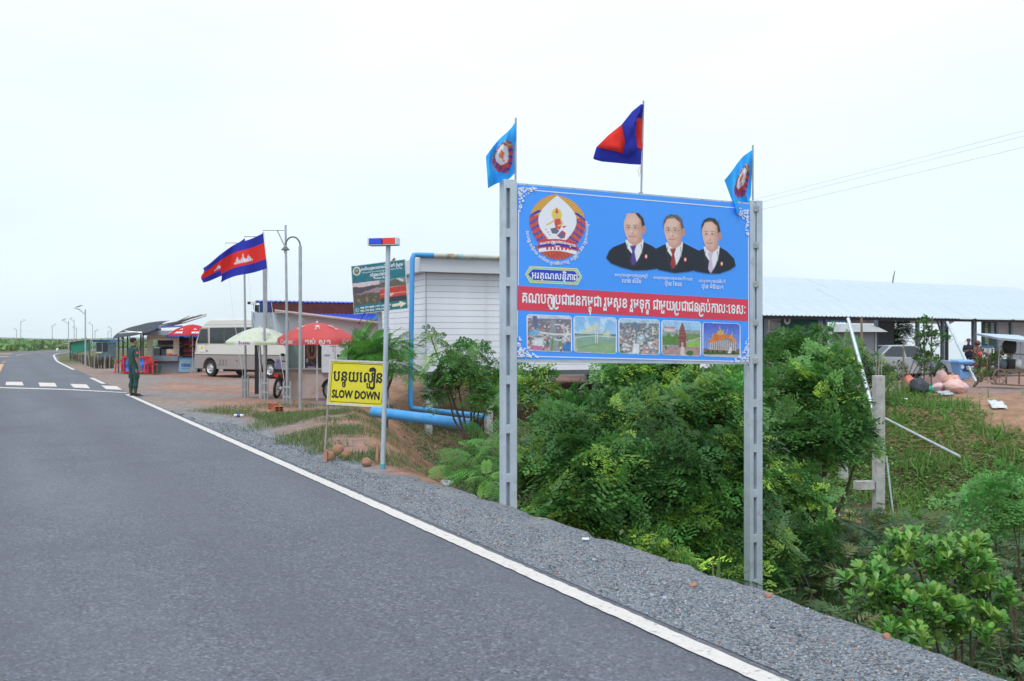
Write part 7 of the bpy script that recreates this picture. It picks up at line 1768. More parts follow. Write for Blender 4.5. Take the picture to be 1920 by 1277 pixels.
# ------------------------------------------------------------------ hand cart with a canopy
c0 = P(1895, 722, 34.5); c0.z = Hs(c0.x, c0.y); t = thing('food_cart', 'wooden hand cart with a flat canopy and spoked wheel', 'cart', c0); Q = lambda x, y, d=0.: P(x, y, 34.5) - c0 + Vector((0, d, 0)); wd = mat('cart_wood', (.16, .11, .08), .85, 0, .25, 6)
MB().hexa([Q(1858, 637, -.5), Q(1940, 645, -.5), Q(1940, 632, 1.1), Q(1858, 628, 1.1), Q(1857, 633, -.52), Q(1940, 641, -.52), Q(1940, 628, 1.1), Q(1857, 624, 1.1)]).build('canopy', mat('canopy_sheet', (.42, .50, .62), .5, 0, .1, 3), t)
for x in (1872, 1934):
    for d in (0, .8): MB().tube([Q(x, 700, d), Q(x + 2, 633 + (x - 1858) * .08, d)], .018, 6).build('canopy_post', steel, t)
MB().b2(Q(1868, 697, 0), Q(1940, 692, .9)).build('deck', wd, t); MB().b2(Q(1870, 706, .05), Q(1940, 703, .1)).build('lower_rail', wd, t)
for x in (1888, 1912, 1935): MB().tube([Q(x, 721, .05), Q(x + 1, 692, .05)], .03, 6).build('leg', wd, t)
w = MB().tube([Q(1873, 706, -.05) + Vector((.22 * math.cos(k), 0, .25 * math.sin(k))) for k in np.linspace(0, 6.283, 22)], .03, 6, cap=False).build('wheel', mat('wheel_dusty', (.20, .15, .12), .9), t, smooth=True)
sp = MB()
for k in range(8): sp.tube([Q(1873, 706, -.05), Q(1873, 706, -.05) + Vector((.22 * math.cos(k * .785), 0, .25 * math.sin(k * .785)))], .01, 4)
sp.build('spokes', wd, w)
MB().ell(Q(1899, 650, .2), (.26, .1, .28), 10, 8, None, .12).build('hung_sack', mat('black_sack', (.018, .018, .02), .5), t, smooth=True); MB().lathe([(.16, 0), (.2, .25), (.17, .34)], Q(1902, 692, .3), 12).build('pot', mat('black_sack', (.018, .018, .02)), t, smooth=True); MB().ell(Q(1886, 684, .2), (.14, .12, .2), 10, 8).build('jar', mat('dark_coolbox', (.10, .12, .15)), t, smooth=True); MB().ell(Q(1914, 682, .2), (.13, .1, .17), 10, 8, None, .1).build('white_bag', mat('white_plastic', (.68, .7, .7)), t, smooth=True); MB().tube([Q(1868, 663, 0), Q(1936, 665, 0)], .02, 6).build('hang_rail', wd, t)
MB().tube([Q(1856, 719, -.1), Q(1930, 724, -.1)], .03, 6).build('shaft', wd, t)
# ------------------------------------------------------------------ props, stubs, stakes on the platform edge
def pole_thing(name, label, cat, a, b, r_, m, part='pole', n=8, grp=None):
    t = thing(name, label, cat, a, group=grp); MB().tube([Vector((0, 0, 0)), b - a], r_, n).build(part, m, t, smooth=True); return t
a = P(1832, 705, 41.); a.z = Hs(a.x, a.y) - .1; pole_thing('prop_pole', 'grey steel tube leaning from the ground to the shed eave', 'pole', a, P(1776, 604, 44), .06, galv)
a = P(1629, 738, 24.5); a.z = min(a.z, Hs(a.x, a.y) + 1.2); a2 = P(1628, 737, 24.5); b2_ = P(1590, 597, 25.5); bt_ = a2 + (a2 - b2_).normalized() * 1.6
pole_thing('leaning_tube', 'long grey tube leaning in front of the hooded booth', 'pole', bt_, b2_, .046, galv)
# concrete pillars
def pillar(px0, px1, ytop, yb, Y, label, bars=3):
    b = P((px0 + px1) / 2, yb, Y); zt = P(px0, ytop, Y).z; z0 = Hs(b.x, b.y); b.z = z0; w_ = (px1 - px0) / FPX * Y
    t = thing('concrete_pillar', label, 'pillar', b, R(8), 'unfinished concrete pillars'); MB().b2((-w_ / 2, -w_ / 2, -.3), (w_ / 2, w_ / 2, zt - z0)).build('shaft', conc, t, bevel=.01)
    for k in range(bars): x = -w_ * .32 + w_ * .32 * k; MB().tube([(x, 0, zt - z0 - .05), (x + .02, 0, zt - z0 + rnd.uniform(.25, .5))], .008, 5).build('rebar', rust, t)
    return t, z0, zt
tp, z0, zt = pillar(1638.5, 1656, 704, 922, 22., 'tall bare concrete pillar rising from the ditch slope')
MB().b2((-.55, -.08, .62), (-.13, .08, .80)).build('beam_stub', conc, tp)
pillar(1574, 1588, 690, 735, 25, 'short concrete pillar hidden among tree leaves'); pillar(1436, 1448, 690, 740, 25, 'short concrete pillar beside the billboard post')
pillar(1012, 1040, 822, 915, 17.0, 'rust stained concrete pillar inside the trees below the billboard', 0)
MB().b2((-.16, -.162, 1.0), (.16, -.155, 1.35)).build('rust_stain_plate', mat('terracotta', (.36, .14, .08), .9), bpy.data.objects[[o.name for o in COL.objects if o.name.startswith('concrete_pillar')][-1]])
a = P(1664, 862, 21.6); b_ = P(1676, 920, 21.6); b_.z = Hs(b_.x, b_.y); pole_thing('thin_rod', 'thin steel rod leaning against the tall concrete pillar', 'rod', b_, P(1662, 855, 21.8), .02, galv)
# long pale pipe on the bank
pa, pb_ = P(1657, 783, 26.), P(1800, 856, 22.); 
pa.z = max(pa.z, Hs(pa.x, pa.y) + .05); pb_.z = max(Hs(pb_.x, pb_.y) + .04, pb_.z)
pole_thing('bank_pipe', 'long thin pale pipe lying down the green bank', 'pipe', pb_, pa, .03, mat('pale_pipe', (.44, .46, .49), .6, col2=(.3, .28, .25), c2amt=.3), 'pipe')
for px, yt, yb, Y, r_, lb in ((1694, 640, 720, 31.5, .035, 'short crooked stake beside the orange red sack'), (1731, 600, 690, 33, .03, 'pale stake rising through the shrub foliage'), (1747, 593, 660, 33, .03, 'straight dark stake rising above the shrub'), (1616, 595, 680, 36, .055, 'brown wooden post standing before the hooded booth'), (1441, 600, 650, 36, .04, 'leaning wooden stake beside the notice sheets')):
    b = P(px, yb, Y); b.z = Hs(b.x, b.y) - .2; tpz = P(px + rnd.uniform(-2, 4), yt, Y); t = thing('wooden_stake', lb, 'stake', b, group='wooden stakes along the platform'); MB().tube([Vector((0, 0, 0)), (tpz - b) * .5 + Vector((rnd.uniform(-.05, .05), 0, 0)), tpz - b], [r_, r_ * .9, r_ * .7], 6).build('stake', mat('stake_wood', (.22, .17, .13)), t)
# crumpled litter on the bank
def litter(px, py, Y, sx, sy, col, label):
    b = P(px, py, Y); b.z = Hs(b.x, b.y) + .03; g = []
    for i in range(5): g.append([(sx * (j / 4 - .5), sy * (i / 4 - .5), .16 * min(sx, sy) * rnd.random()) for j in range(5)])
    o = MB().sheet(g).build('litter_sheet', mat('litter_' + label[:12].replace(' ', '_'), col, .5, 0, .25, 6), None, loc=b, smooth=True, solid=.006); o.rotation_euler = (.3, 0, rnd.uniform(-.6, .6)); props(o, label, 'litter', 'litter on the bank')
litter(1870, 755, 29, .42, .62, (.56, .58, .62), 'torn white packaging lying on the bare bank'); litter(1772, 741, 30.8, .45, .35, (.36, .38, .42), 'crumpled grey plastic sheet below the pink sacks'); litter(1693, 745, 30.4, .3, .14, (.66, .66, .68), 'white plastic bottle shape on the green bank'); litter(1800, 868, 19, .25, .2, (.66, .70, .76), 'white plastic scrap in the bank weeds'); litter(1780, 952, 15, .3, .2, (.58, .58, .60), 'pale plastic scrap near the ditch brush'); litter(1098, 1013, 8.3, .06, .035, (.6, .62, .66), 'small whitish scrap on the grey shoulder'); litter(835, 820, 17.5, .25, .25, (.35, .36, .40), 'grey plastic scrap under the big blue pipe')
# clods of fill soil around the pillar foot
n = 420; cxy = np.stack([(rng.normal(0, 1, n) * .9 + P(1625, 890, 20).x), 20.6 + rng.normal(0, 1, n) * 1.0], 1); hz = H(cxy[:, 0], cxy[:, 1]); s_ = rng.uniform(.03, .11, n); rm = frames(rng.normal(size=(n, 3)), rng.normal(size=(n, 3))) * rng.uniform(.6, 1.2, (n, 1, 3))
V, F, C = inst(oc, of, np.c_[cxy, hz + s_ * .3], rm, s_, np.array((.40, .24, .16)) * rng.uniform(.75, 1.2, (n, 1))); props(np_mesh('soil_clods', V, F, vmat('clod', .95, .1, var=.2, scale=9), C), 'heap of reddish soil clods around the concrete pillar foot', 'soil', kind='stuff')
# ------------------------------------------------------------------ vegetation
def frond(pairs=5, nl=5, plen=.46, simple=False, lw=.075, ll=.115, jit=0., bend=.38):
    """feathery compound leaf: stalk along +x, length 1"""
    V = []; F = []; 
    def leaf(o, d, n_, L, W):
        d = d / np.linalg.norm(d); s = np.cross(n_, d); s /= np.linalg.norm(s) + 1e-9; k = len(V)
        V.extend([o, o + d * L * .5 + s * W / 2, o + d * L, o + d * L * .45 - s * W / 2]); F.append((k, k + 1, k + 2, k + 3))
    zf = lambda x: .10 * x - bend * x * x; rj = random.Random(int(bend * 100)); J = lambda a: 1 + rj.uniform(-jit, jit) * a
    up = np.array((0, 0, 1.))
    for i in range(pairs):
        x = .24 + .76 * i / (pairs - 1); o = np.array((x, 0, zf(x)))
        for s in (-1, 1):
            a = R(62 - 30 * i / (pairs - 1)); L = plen * (.72 + .5 * math.sin(math.pi * (i + .6) / pairs)) * J(1); a *= J(.7); d = np.array((math.cos(a), s * math.sin(a), -.18 * J(3)))
            if simple: leaf(o, d, up, L, L * .30); continue
            for j in range(nl):
                t = (j + .7) / nl; q = o + d * L * t + np.array((0, 0, -.16 * L * t * t)); 
                for e in (-1, 1):
                    aa = a * s + e * R(58) * J(1); dd = np.array((math.cos(aa), math.sin(aa), -.12 * e * J(6))); leaf(q, dd, up + np.array((rj.uniform(-jit, jit) * 2, .15 * e, 0)), ll * (1.0 - .35 * abs(t - .55)) * J(1.3), lw * J(1.3))
    # stalk
    k = len(V); V.extend([np.array((0, -.006, 0)), np.array((0, .006, 0)), np.array((1, .004, zf(1))), np.array((1, -.004, zf(1)))]); F.append((k, k + 1, k + 2, k + 3))
    return np.array(V), np.array(F)
FR0 = [frond(3, 4, .52, lw=.14, ll=.21, jit=.22, bend=.3), frond(4, 3, .50, lw=.15, ll=.23, jit=.25, bend=.45), frond(3, 4, .58, lw=.13, ll=.20, jit=.3, bend=.62), frond(4, 4, .46, lw=.12, ll=.19, jit=.25, bend=.2)]; FR1 = frond(6, 6, .40, lw=.06, ll=.105); FRS = frond(5, 1, .42, True)
def leafy(L=1., W=.42):     # one broad leaf, slightly folded
    V = np.array([(0, 0, 0), (.35, W / 2, .05), (.75, W * .42, .03), (1, 0, -.06), (.75, -W * .42, .03), (.35, -W / 2, .05), (.4, 0, 0), (.75, 0, -.02)]); F = np.array([(0, 6, 1, 1), (0, 5, 6, 6), (6, 7, 2, 1), (6, 5, 4, 7), (7, 3, 2, 2), (7, 4, 3, 3)])
    V = np.array([(0, 0, 0), (.5, W / 2, .06), (1, 0, -.08), (.5, -W / 2, .06), (.5, 0, 0)]); F = np.array([(0, 4, 1), (0, 3, 4), (4, 2, 1), (4, 3, 2)]); return V, F
LEAF = vmat('leaf', .45, .45, transl=.36); LEAFB = vmat('broad_leaf', .38, .5, transl=.25)
bark = mat('tree_bark', (.13, .09, .065), .9, 0, .25, 6, bump=.4, bscale=30)
def greens(n, base=(.055, .150, .036), spread=.35, young=None, ycol=(.27, .34, .06)):
    base = np.array(base) * 1.5
    b = np.array(base) * np.exp(rng.normal(0, spread, (n, 1)) * .6); b[:, 0] *= np.exp(rng.normal(0, .12, n)); 
    if young is not None:
        y = np.array(ycol) * rng.uniform(.8, 1.25, (n, 1)); b = np.where(young[:, None], y, b)
    return b
def tree(name, label, base, clumps, nsp, fl, tmpl, group=None, trunk_r=.06, cat='tree', young=.16, base_col=(.050, .132, .029), ycol=(.25, .39, .06), per=6, droop=.25, seed=1, tier=.31, tsz=5):
    """clumps: [(centre, radii, weight)] in world metres"""
    r3 = np.random.default_rng(seed); base = Vector(base); t = thing(name, label, cat, base, group=group); bn = np.array(base)
    tot = sum(c[2] for c in clumps); PP = []; DD = []; YY_ = []; UU = []; TT = []; tw = MB()
    tr = MB(); fork = base + Vector((0, 0, .0))
    cc = np.array([c[0] for c in clumps]); zf_ = cc[:, 2].min() * .45 + base.z * .55; fk = Vector((cc[:, 0].mean() * .35 + base.x * .65, cc[:, 1].mean() * .35 + base.y * .65, zf_))
    tr.tube([Vector((0, 0, -.25)), (fk - base) * .5 + Vector((.05, .02, 0)), fk - base], [trunk_r, trunk_r * .85, trunk_r * .75], 8)
    tr.build('trunk', bark, t, smooth=True)
    for (c, rd, wt) in clumps:
        c = np.array(c); rd = np.array(rd); m = max(3, int(nsp * wt / tot)); lm = Vector(c) - base; mid = (fk - base).lerp(lm, .55) + Vector((r3.uniform(-.1, .1), r3.uniform(-.1, .1), -.12 * lm.length * .3))
        MB().tube([fk - base, mid, lm], [trunk_r * .6, trunk_r * .38, trunk_r * .2], 6).build('limb', bark, t, smooth=True)
        nt_ = max(2, m // tsz); trad = tier * (.7 + .3 * min(1, rd.min() / .5))
        for q in range(nt_):
            u = r3.normal(size=3); u /= np.linalg.norm(u); tc_ = c + u * rd * (.95 * r3.random() ** .33); tone = math.exp(r3.normal(0, .26)); young_lit_tier = r3.random() < young * (1.5 if u[2] > -.2 else .7); tilt_ = u * .35
            tw.tube([Vector(c * .5 + tc_ * .5) - base - Vector((0, 0, .04)), Vector(tc_) - base], [.014, .008], 4, cap=False)
            for k in range(max(2, m // nt_)):
                an = r3.uniform(0, 6.283); rr_ = math.sqrt(r3.random()); off_ = np.array((math.cos(an), math.sin(an), 0)) * rr_; o_ = tc_ + off_ * trad + np.array((0, 0, -.32 * trad * rr_ * rr_ + r3.normal(0, .02)))
                outw = off_ * .75 + tilt_ + np.array((0, 0, .65)); outw /= np.linalg.norm(outw); yng = young_lit_tier and rr_ > .45; nf = max(2, int(per + r3.integers(-1, 2))); ta = np.cross(outw, (.3, .2, 1.)); ta /= np.linalg.norm(ta); tb = np.cross(outw, ta); az = r3.uniform(0, 6.28); bright = 1.35 if young_lit_tier else 1.  # lit sprays put into the leaf colour, mostly upper tiers, alongside young tips
                for j in range(nf):
                    th = az + 6.283 * j / nf; d = (ta * math.cos(th) + tb * math.sin(th)) + outw * r3.uniform(-.1, .35) + off_ * .5 + np.array((0, 0, -droop * r3.random())); PP.append(o_ + d * .02); DD.append(d); YY_.append(yng and r3.random() < .6); UU.append(outw * .6 + np.array((0, 0, .7))); TT.append(tone * bright * (1 if not yng else .9))
    PP = np.array(PP); DD = np.array(DD); YY_ = np.array(YY_); n = len(PP)
    upv = np.array(UU) + r3.normal(0, .25, (n, 3)); S_ = fl * r3.uniform(.65, 1.2, n) * np.where(YY_, .72, 1.)
    gcol = greens(n, base_col, .25, YY_, ycol) * np.array(TT)[:, None]; Rf = frames(DD, upv); tl = tmpl if isinstance(tmpl, list) else [tmpl]; vi = r3.integers(0, len(tl), n); Vs, Fs, Cs, o0 = [], [], [], 0
    for q, tm in enumerate(tl):
        k = vi == q; V, F, C = inst(tm[0], tm[1], (PP - bn)[k], Rf[k], S_[k], gcol[k]); Vs.append(V); Fs.append(F + o0); Cs.append(C); o0 += len(V)
    np_mesh('crown', np.vstack(Vs), np.vstack(Fs), LEAF, np.vstack(Cs), t)
    props(tw.build('twigs', bark, t), kind='stuff')
    return t
SHR = .84
def E(px, py, Y, wpx, hpx, dep, wt=None):     # clump given by its picture extent and depth
    c = P(px, py, Y); s = Y / FPX; rd = (wpx * s / 2 * SHR, dep * SHR, hpx * s / 2 * SHR); return (tuple(c), rd, wt if wt else wpx * hpx * s * s)
def gz(x, y): return (x, y, Hs(x, y))
b = P(1120, 1000, 13.5)
tree('rain_tree', 'spreading green tree growing under the left half of the billboard', gz(1.4, 14.2),
     [E(1075, 800, 13.2, 180, 110, .9), E(1190, 765, 13.6, 180, 100, .9), E(1130, 870, 12.6, 230, 140, .9), E(1075, 960, 12.2, 170, 110, .7), E(1190, 980, 12.2, 200, 110, .8), E(1005, 715, 14.5, 60, 60, .5), E(1010, 860, 14.2, 80, 150, .5), E(1230, 850, 12.9, 160, 150, .8), E(1180, 700, 14.6, 80, 50, .5)], 470, .31, FR0, 'trees below the billboard', .09, seed=3, young=.42)
tree('rain_tree', 'dense green tree growing under the right half of the billboard', gz(3.1, 13.6),
     [E(1320, 740, 13.8, 190, 140, .9), E(1290, 870, 13.2, 200, 160, .9), E(1370, 860, 12.9, 160, 170, .8), E(1290, 1000, 12.4, 210, 160, .8), E(1390, 1010, 12.6, 150, 170, .7), E(1340, 1075, 12., 200, 90, .6), E(1240, 1050, 11.7, 150, 90, .6), E(1400, 700, 15, 120, 80, .6), E(1250, 700, 14.8, 160, 70, .7)], 470, .31, FR0, 'trees below the billboard', .09, seed=4, young=.42)
tree('rain_tree', 'bushy tree spreading from the right billboard post to the concrete pillar', gz(5.4, 17.0),
     [E(1500, 715, 17.2, 130, 80, .9), E(1560, 735, 17, 110, 70, .8), E(1500, 800, 16.4, 150, 100, .9), E(1565, 800, 16.6, 110, 70, .7), E(1612, 838, 17, 60, 24, .4), E(1470, 910, 15.4, 100, 120, .7), E(1540, 680, 18, 90, 60, .6), E(1465, 660, 19, 60, 60, .5), E(1500, 1000, 14, 90, 70, .5)], 310, .33, FR0, 'trees below the billboard', .08, seed=5, young=.25)
tree('young_tree', 'slender tree with a bare forked trunk beside the left billboard post', gz(-.72, 19.2),
     [E(850, 672, 19.5, 60, 40, .5), E(890, 690, 19.2, 80, 60, .6), E(835, 715, 19.8, 50, 40, .4), E(905, 735, 19, 70, 50, .5), E(808, 632, 20, 30, 18, .3), E(880, 650, 19.8, 50, 30, .4), E(935, 700, 19.6, 60, 80, .5)], 105, .25, FR0, None, .05, seed=6, young=.35)
tree('feathery_sapling', 'bright green feathery sapling in the ditch left of the billboard', gz(-.55, 13.3),
     [E(895, 845, 12.9, 50, 36, .3), E(908, 890, 12.6, 40, 50, .3), E(880, 868, 12.9, 40, 30, .3), E(922, 835, 13.2, 30, 30, .25)], 24, .34, FR1, None, .025, young=.35, base_col=(.06, .16, .032), ycol=(.14, .30, .05), per=4, seed=7, cat='sapling')
tree('feathery_sapling', 'bright feathery sapling in front of the tilted ticket board', gz(-3.1, 24.5),
     [E(698, 645, 24.4, 50, 26, .5), E(735, 652, 24.2, 40, 36, .5), E(690, 665, 24, 40, 26, .4), E(742, 680, 24.6, 30, 30, .4)], 34, .56, FR1, None, .04, young=.3, base_col=(.07, .20, .035), ycol=(.16, .36, .05), per=5, droop=.5, seed=8, cat='sapling')
tree('feathery_sapling', 'small feathery sapling at the far end of the brushy ditch', gz(5.4, 10.6),
     [E(1890, 925, 10.6, 80, 40, .3), E(1912, 975, 10.4, 50, 40, .3), E(1862, 905, 10.8, 30, 20, .2)], 11, .26, FR0, None, .02, young=.25, base_col=(.06, .17, .035), seed=9, cat='sapling')
tree('young_tree', 'young tree in front of the green banner of the shed', gz(8.3, 29.5), [E(1500, 640, 29.5, 110, 70, .9), E(1470, 680, 29, 100, 60, .8), E(1530, 620, 30, 70, 40, .6), E(1520, 690, 28.5, 110, 60, .8)], 80, .36, FRS, 'young trees on the platform edge', .05, seed=10, young=.2)
tree('young_tree', 'young leafy tree in front of the grey hooded booth', gz(9.8, 30.), [E(1570, 650, 30, 70, 60, .7), E(1620, 670, 30, 70, 60, .7), E(1585, 690, 29.5, 80, 50, .7), E(1650, 700, 30, 80, 45, .6), E(1665, 712, 29.6, 50, 30, .5)], 70, .36, FRS, 'young trees on the platform edge', .05, seed=11, young=.2)
tree('young_tree', 'thin small tree seen through the open shed bay', gz(20.3, 53.), [E(1690, 615, 53, 50, 25, .8), E(1685, 640, 53, 60, 25, .8)], 36, .5, FRS, None, .04, seed=12, young=0.)
# broad leaved plants
def leaf_bush(name, label, base, clumps, nro, L, W, per, col, ycol, young, seed, group=None, cat='bush', stem=.02):
    r3 = np.random.default_rng(seed); base = Vector(base); t = thing(name, label, cat, base, group=group); bn = np.array(base); tot = sum(c[2] for c in clumps); PP = []; DD = []; Y_ = []; st = MB()
    for (c, rd, wt) in clumps:
        c = np.array(c); rd = np.array(rd); m = max(3, int(nro * wt / tot)); u = r3.normal(size=(m, 3)); u /= np.linalg.norm(u, axis=1, keepdims=True); u[:, 2] = np.where(r3.random(m) < .6, np.abs(u[:, 2]), u[:, 2]); p = c + u * rd * (.4 + .6 * r3.random((m, 1)) ** .6)
        MB().tube([Vector((0, 0, -.1)), (Vector(c) - base) * .5 + Vector((r3.uniform(-.08, .08), r3.uniform(-.08, .08), 0)), Vector(c) - base], [stem, stem * .7, stem * .4], 5).build('stem', bark, t)
        for k in range(m):
            outw = u[k] * .5 + np.array((0, 0, .8)); outw /= np.linalg.norm(outw); a = np.cross(outw, (1, 0, 0)); a /= np.linalg.norm(a); b_ = np.cross(outw, a); y = r3.random() < young
            if k % 2 == 0: st.tube([Vector(c * .5 + p[k] * .5) - base - Vector((0, 0, .05)), Vector(p[k]) - base], [stem * .35, stem * .2], 4, cap=False)
            for j in range(per):
                th = j * 2.399 + r3.uniform(-.2, .2); f = j / per; d = (a * math.cos(th) + b_ * math.sin(th)) * (.95 - .5 * f) + outw * (.15 + .75 * f); PP.append(p[k] + outw * .06 * f * L * 5); DD.append(d); Y_.append(y)
    PP = np.array(PP); DD = np.array(DD); Y_ = np.array(Y_); n = len(PP); tv = np.array([(0, 0, 0), (.45, W * .3, .03), (.8, W * .5, .04), (1, W * .18, -.02), (1, -W * .18, -.02), (.8, -W * .5, .04), (.45, -W * .3, .03), (.5, 0, -.01), (.85, 0, -.02)]); tf = np.array([(0, 7, 1), (0, 6, 7), (7, 2, 1), (7, 6, 5), (7, 8, 2), (7, 5, 8), (8, 3, 2), (8, 5, 4), (8, 4, 3)])
    V, F, C = inst(tv, tf, PP - bn, frames(DD, np.tile((0, 0, 1.), (n, 1)) + r3.normal(0, .2, (n, 3))), L * r3.uniform(.6, 1.15, n), greens(n, col, .3, Y_, ycol)); np_mesh('foliage', V, F, LEAFB, C, t); props(st.build('twigs', bark, t), kind='stuff'); return t
leaf_bush('broad_leaved_bush', 'glossy broad leaved bush growing at the foot of the road embankment', gz(4.0, 9.0),
    [E(1720, 1050, 8.9, 170, 110, .4), E(1800, 1070, 9., 150, 110, .4), E(1640, 1110, 8.6, 130, 110, .35), E(1850, 1120, 9.1, 110, 110, .35), E(1720, 1150, 8.5, 200, 130, .4), E(1820, 1180, 8.6, 130, 110, .35), E(1690, 1200, 8.1, 130, 70, .3), E(1790, 1030, 9.2, 140, 60, .3)], 430, .10, .50, 9, (.07, .19, .032), (.20, .36, .06), .35, 21)
leaf_bush('leafy_shrub', 'tall leafy shrub tied to stakes beside the rubbish bags', gz(13.0, 33.2), [E(1738, 640, 33, 50, 60, .5), E(1738, 685, 33, 60, 60, .6), E(1735, 610, 33, 30, 30, .3), E(1765, 640, 33.2, 30, 30, .3)], 110, .19, .42, 7, (.035, .10, .024), (.16, .27, .05), .12, 22)
leaf_bush('leafy_shrub', 'loose yellowish shrub between the blue bin and the cart', gz(16.4, 35.5), [E(1855, 690, 35.5, 60, 45, .6), E(1840, 708, 35, 60, 30, .5), E(1875, 675, 35.6, 45, 35, .5)], 90, .2, .35, 6, (.065, .12, .03), (.2, .22, .06), .25, 23)
leaf_bush('leafy_shrub', 'low brown green shrub before the silver car', gz(12.0, 32.), [E(1680, 700, 32, 60, 40, .5), E(1660, 715, 31.5, 70, 35, .5)], 80, .16, .4, 6, (.05, .085, .03), (.16, .14, .06), .25, 24)
# spiky palm-like plant
sp0 = P(1615, 742, 27.); sp0.z = Hs(sp0.x, sp0.y); t = thing('spiky_plant', 'small spiky plant with long upright blades before the booth', 'plant', sp0)
for k in range(13):
    th = k * 2.4; o = .35 + .5 * rnd.random(); tip = Vector((o * math.cos(th), o * math.sin(th), 1.2 + .5 * rnd.random())); md = tip * .5 + Vector((0, 0, .2)); s_ = Vector((-math.sin(th), math.cos(th), 0)) * .05
    o_ = MB().sheet([[Vector((0, 0, 0)) - s_ * .5, Vector((0, 0, 0)) + s_ * .5], [md - s_, md + s_], [tip, tip + s_ * .05]]).build('blade', mat('blade_green', (.12, .26, .04), .5, 0, .2, 5), t)
# ------------------------------------------------------------------ ground plants (uncountable)
def scatter(name, label, n, region, tmpl, size, col, ycol, young, cat, m=LEAF, lift=.02, up=.6, seed=30, dens=None):
    r3 = np.random.default_rng(seed); pts = np.zeros((0, 2))
    while len(pts) < n:
        q = np.stack([r3.uniform(region[0], region[1], 4 * n), r3.uniform(region[2], region[3], 4 * n)], 1); k = dens(q[:, 0], q[:, 1]) > r3.random(4 * n); pts = np.vstack([pts, q[k]])
        if k.sum() == 0: break
    pts = pts[:n]; n = len(pts); z = H(pts[:, 0], pts[:, 1]); th = r3.uniform(0, 6.28, n); d = np.stack([np.cos(th), np.sin(th), r3.uniform(.0, up, n)], 1)
    hgt = lift * r3.random(n) if not callable(lift) else lift(pts[:, 0], pts[:, 1], r3.random(n))
    y = r3.random(n) < young; V, F, C = inst(tmpl[0], tmpl[1], np.c_[pts, z + hgt], frames(d, np.tile((0, 0, 1.), (n, 1)) + r3.normal(0, .25, (n, 3))), size * r3.uniform(.5, 1.3, n), greens(n, col, .35, y, ycol)); return props(np_mesh(name, V, F, m, C), label, cat, kind='stuff')
def D_(x, y): return (x - P0[0]) * NR[0] + (y - P0[1]) * NR[1]
def S_(x, y): return (x - P0[0]) * U[0] + (y - P0[1]) * U[1]
blade = (np.array([(0, -.06, 0), (0, .06, 0), (.55, .04, .5), (1., 0, .85), (.55, -.04, .5)]), np.array([(0, 1, 2), (0, 2, 4), (4, 2, 3)]))
lf = leafy(1, .5)
def verge(x, y):
    d, s = D_(x, y), S_(x, y); e = dist_poly(x, y, A_LINE); i_ = in_poly(x, y, DITCH)
    b_ = sstep((d - .55 - .5 * fbm(x, y, .35, 3, 2)) / .5) * sstep((s - 7.8) / 1.2) * sstep((23 - s) / 5) * sstep((fbm(x, y, .3, 4, 9) + .35) * 1.6); return np.where(i_, sstep(1 - e / 1.2) * .3 * b_, b_) * (d < 4.6) * (x > -8.6)
scatter('verge_grass', 'short grass and weeds tufting the roadside verge by the sign', 13000, (-8, 0, 11.5, 28), blade, .075, (.075, .12, .035), (.20, .20, .09), .28, 'grass', up=1.2, seed=31, dens=verge)
scatter('verge_weeds', 'small leafy weeds creeping over the roadside verge', 5200, (-8, 0, 11.5, 28), lf, .05, (.07, .125, .04), (.17, .19, .08), .25, 'weeds', lift=.07, seed=32, dens=verge)
def bank(x, y):
    i_ = in_poly(x, y, DITCH); e = dist_poly(x, y, B_LINE); n_ = fbm(x, y, .16, 4, 4) + .9 * np.exp(-((x - 9.5) / 4.) ** 2) - .72 * sstep((x - 11.8) / 3) * sstep(1 - (e - 2) / 6); return np.where(i_ & (x > 6.5), sstep(n_ * 1.6 + .45), 0) * sstep((e - .1) / .8) * sstep((y - 12) / 3)
scatter('bank_creeper', 'low green creeper spreading down the soil bank', 90000, (6.5, 24, 12, 32), lf, .105, (.075, .19, .030), (.16, .28, .05), .3, 'creeper', lift=.07, seed=33, dens=bank)
def brush(x, y):
    i_ = in_poly(x, y, DITCH); e = dist_poly(x, y, A_LINE); return np.where(i_ & (x > 1.2) & (y < 19), sstep((e - .5) / .9) * sstep((fbm(x, y, .5, 3, 5) + .75) * 1.3), 0)
scatter('ditch_undergrowth', 'tangled fine leaved undergrowth filling the ditch', 12500, (1.2, 13, 4.5, 19), FRS, .27, (.045, .095, .032), (.14, .15, .05), .22, 'undergrowth', lift=lambda x, y, r_: .05 + .75 * r_ * sstep((dist_poly(x, y, A_LINE) - 1.1) / 1.6), up=.9, seed=34, dens=brush)
scatter('ditch_weeds', 'small leaved weeds rooted all over the ditch floor', 22000, (.2, 13, 4.5, 19), lf, .075, (.05, .11, .03), (.2, .17, .06), .2, 'weeds', lift=lambda x, y, r_: .6 * r_, up=1.2, seed=35, dens=brush)
scatter('bank_grass', 'tufts of taller grass standing on the green bank', 8000, (6.5, 24, 11, 32), blade, .26, (.075, .17, .03), (.22, .24, .09), .25, 'grass', up=1.6, seed=37, dens=lambda x, y: bank(x, y) * (fbm(x, y, .4, 3, 12) > .15))
scatter('ditch_grass', 'long grass growing through the ditch undergrowth', 8000, (1.5, 13, 4.5, 19), blade, .38, (.06, .14, .03), (.21, .2, .08), .25, 'grass', up=1.8, seed=38, dens=lambda x, y: brush(x, y) * (fbm(x, y, .5, 3, 13) > .05))
def dl(x, y):
    i_ = in_poly(x, y, DITCH); e = dist_poly(x, y, A_LINE); return np.where(i_ & (x < 1.5), sstep((e - 1.1) / 1.) * .8, 0)
scatter('ditch_scrub', 'dark weedy scrub under the boarded building and blue pipes', 11000, (-7, 1.5, 11, 34), lf, .09, (.035, .085, .025), (.12, .16, .05), .2, 'scrub', lift=lambda x, y, r_: .35 * r_, up=1.2, seed=36, dens=dl)
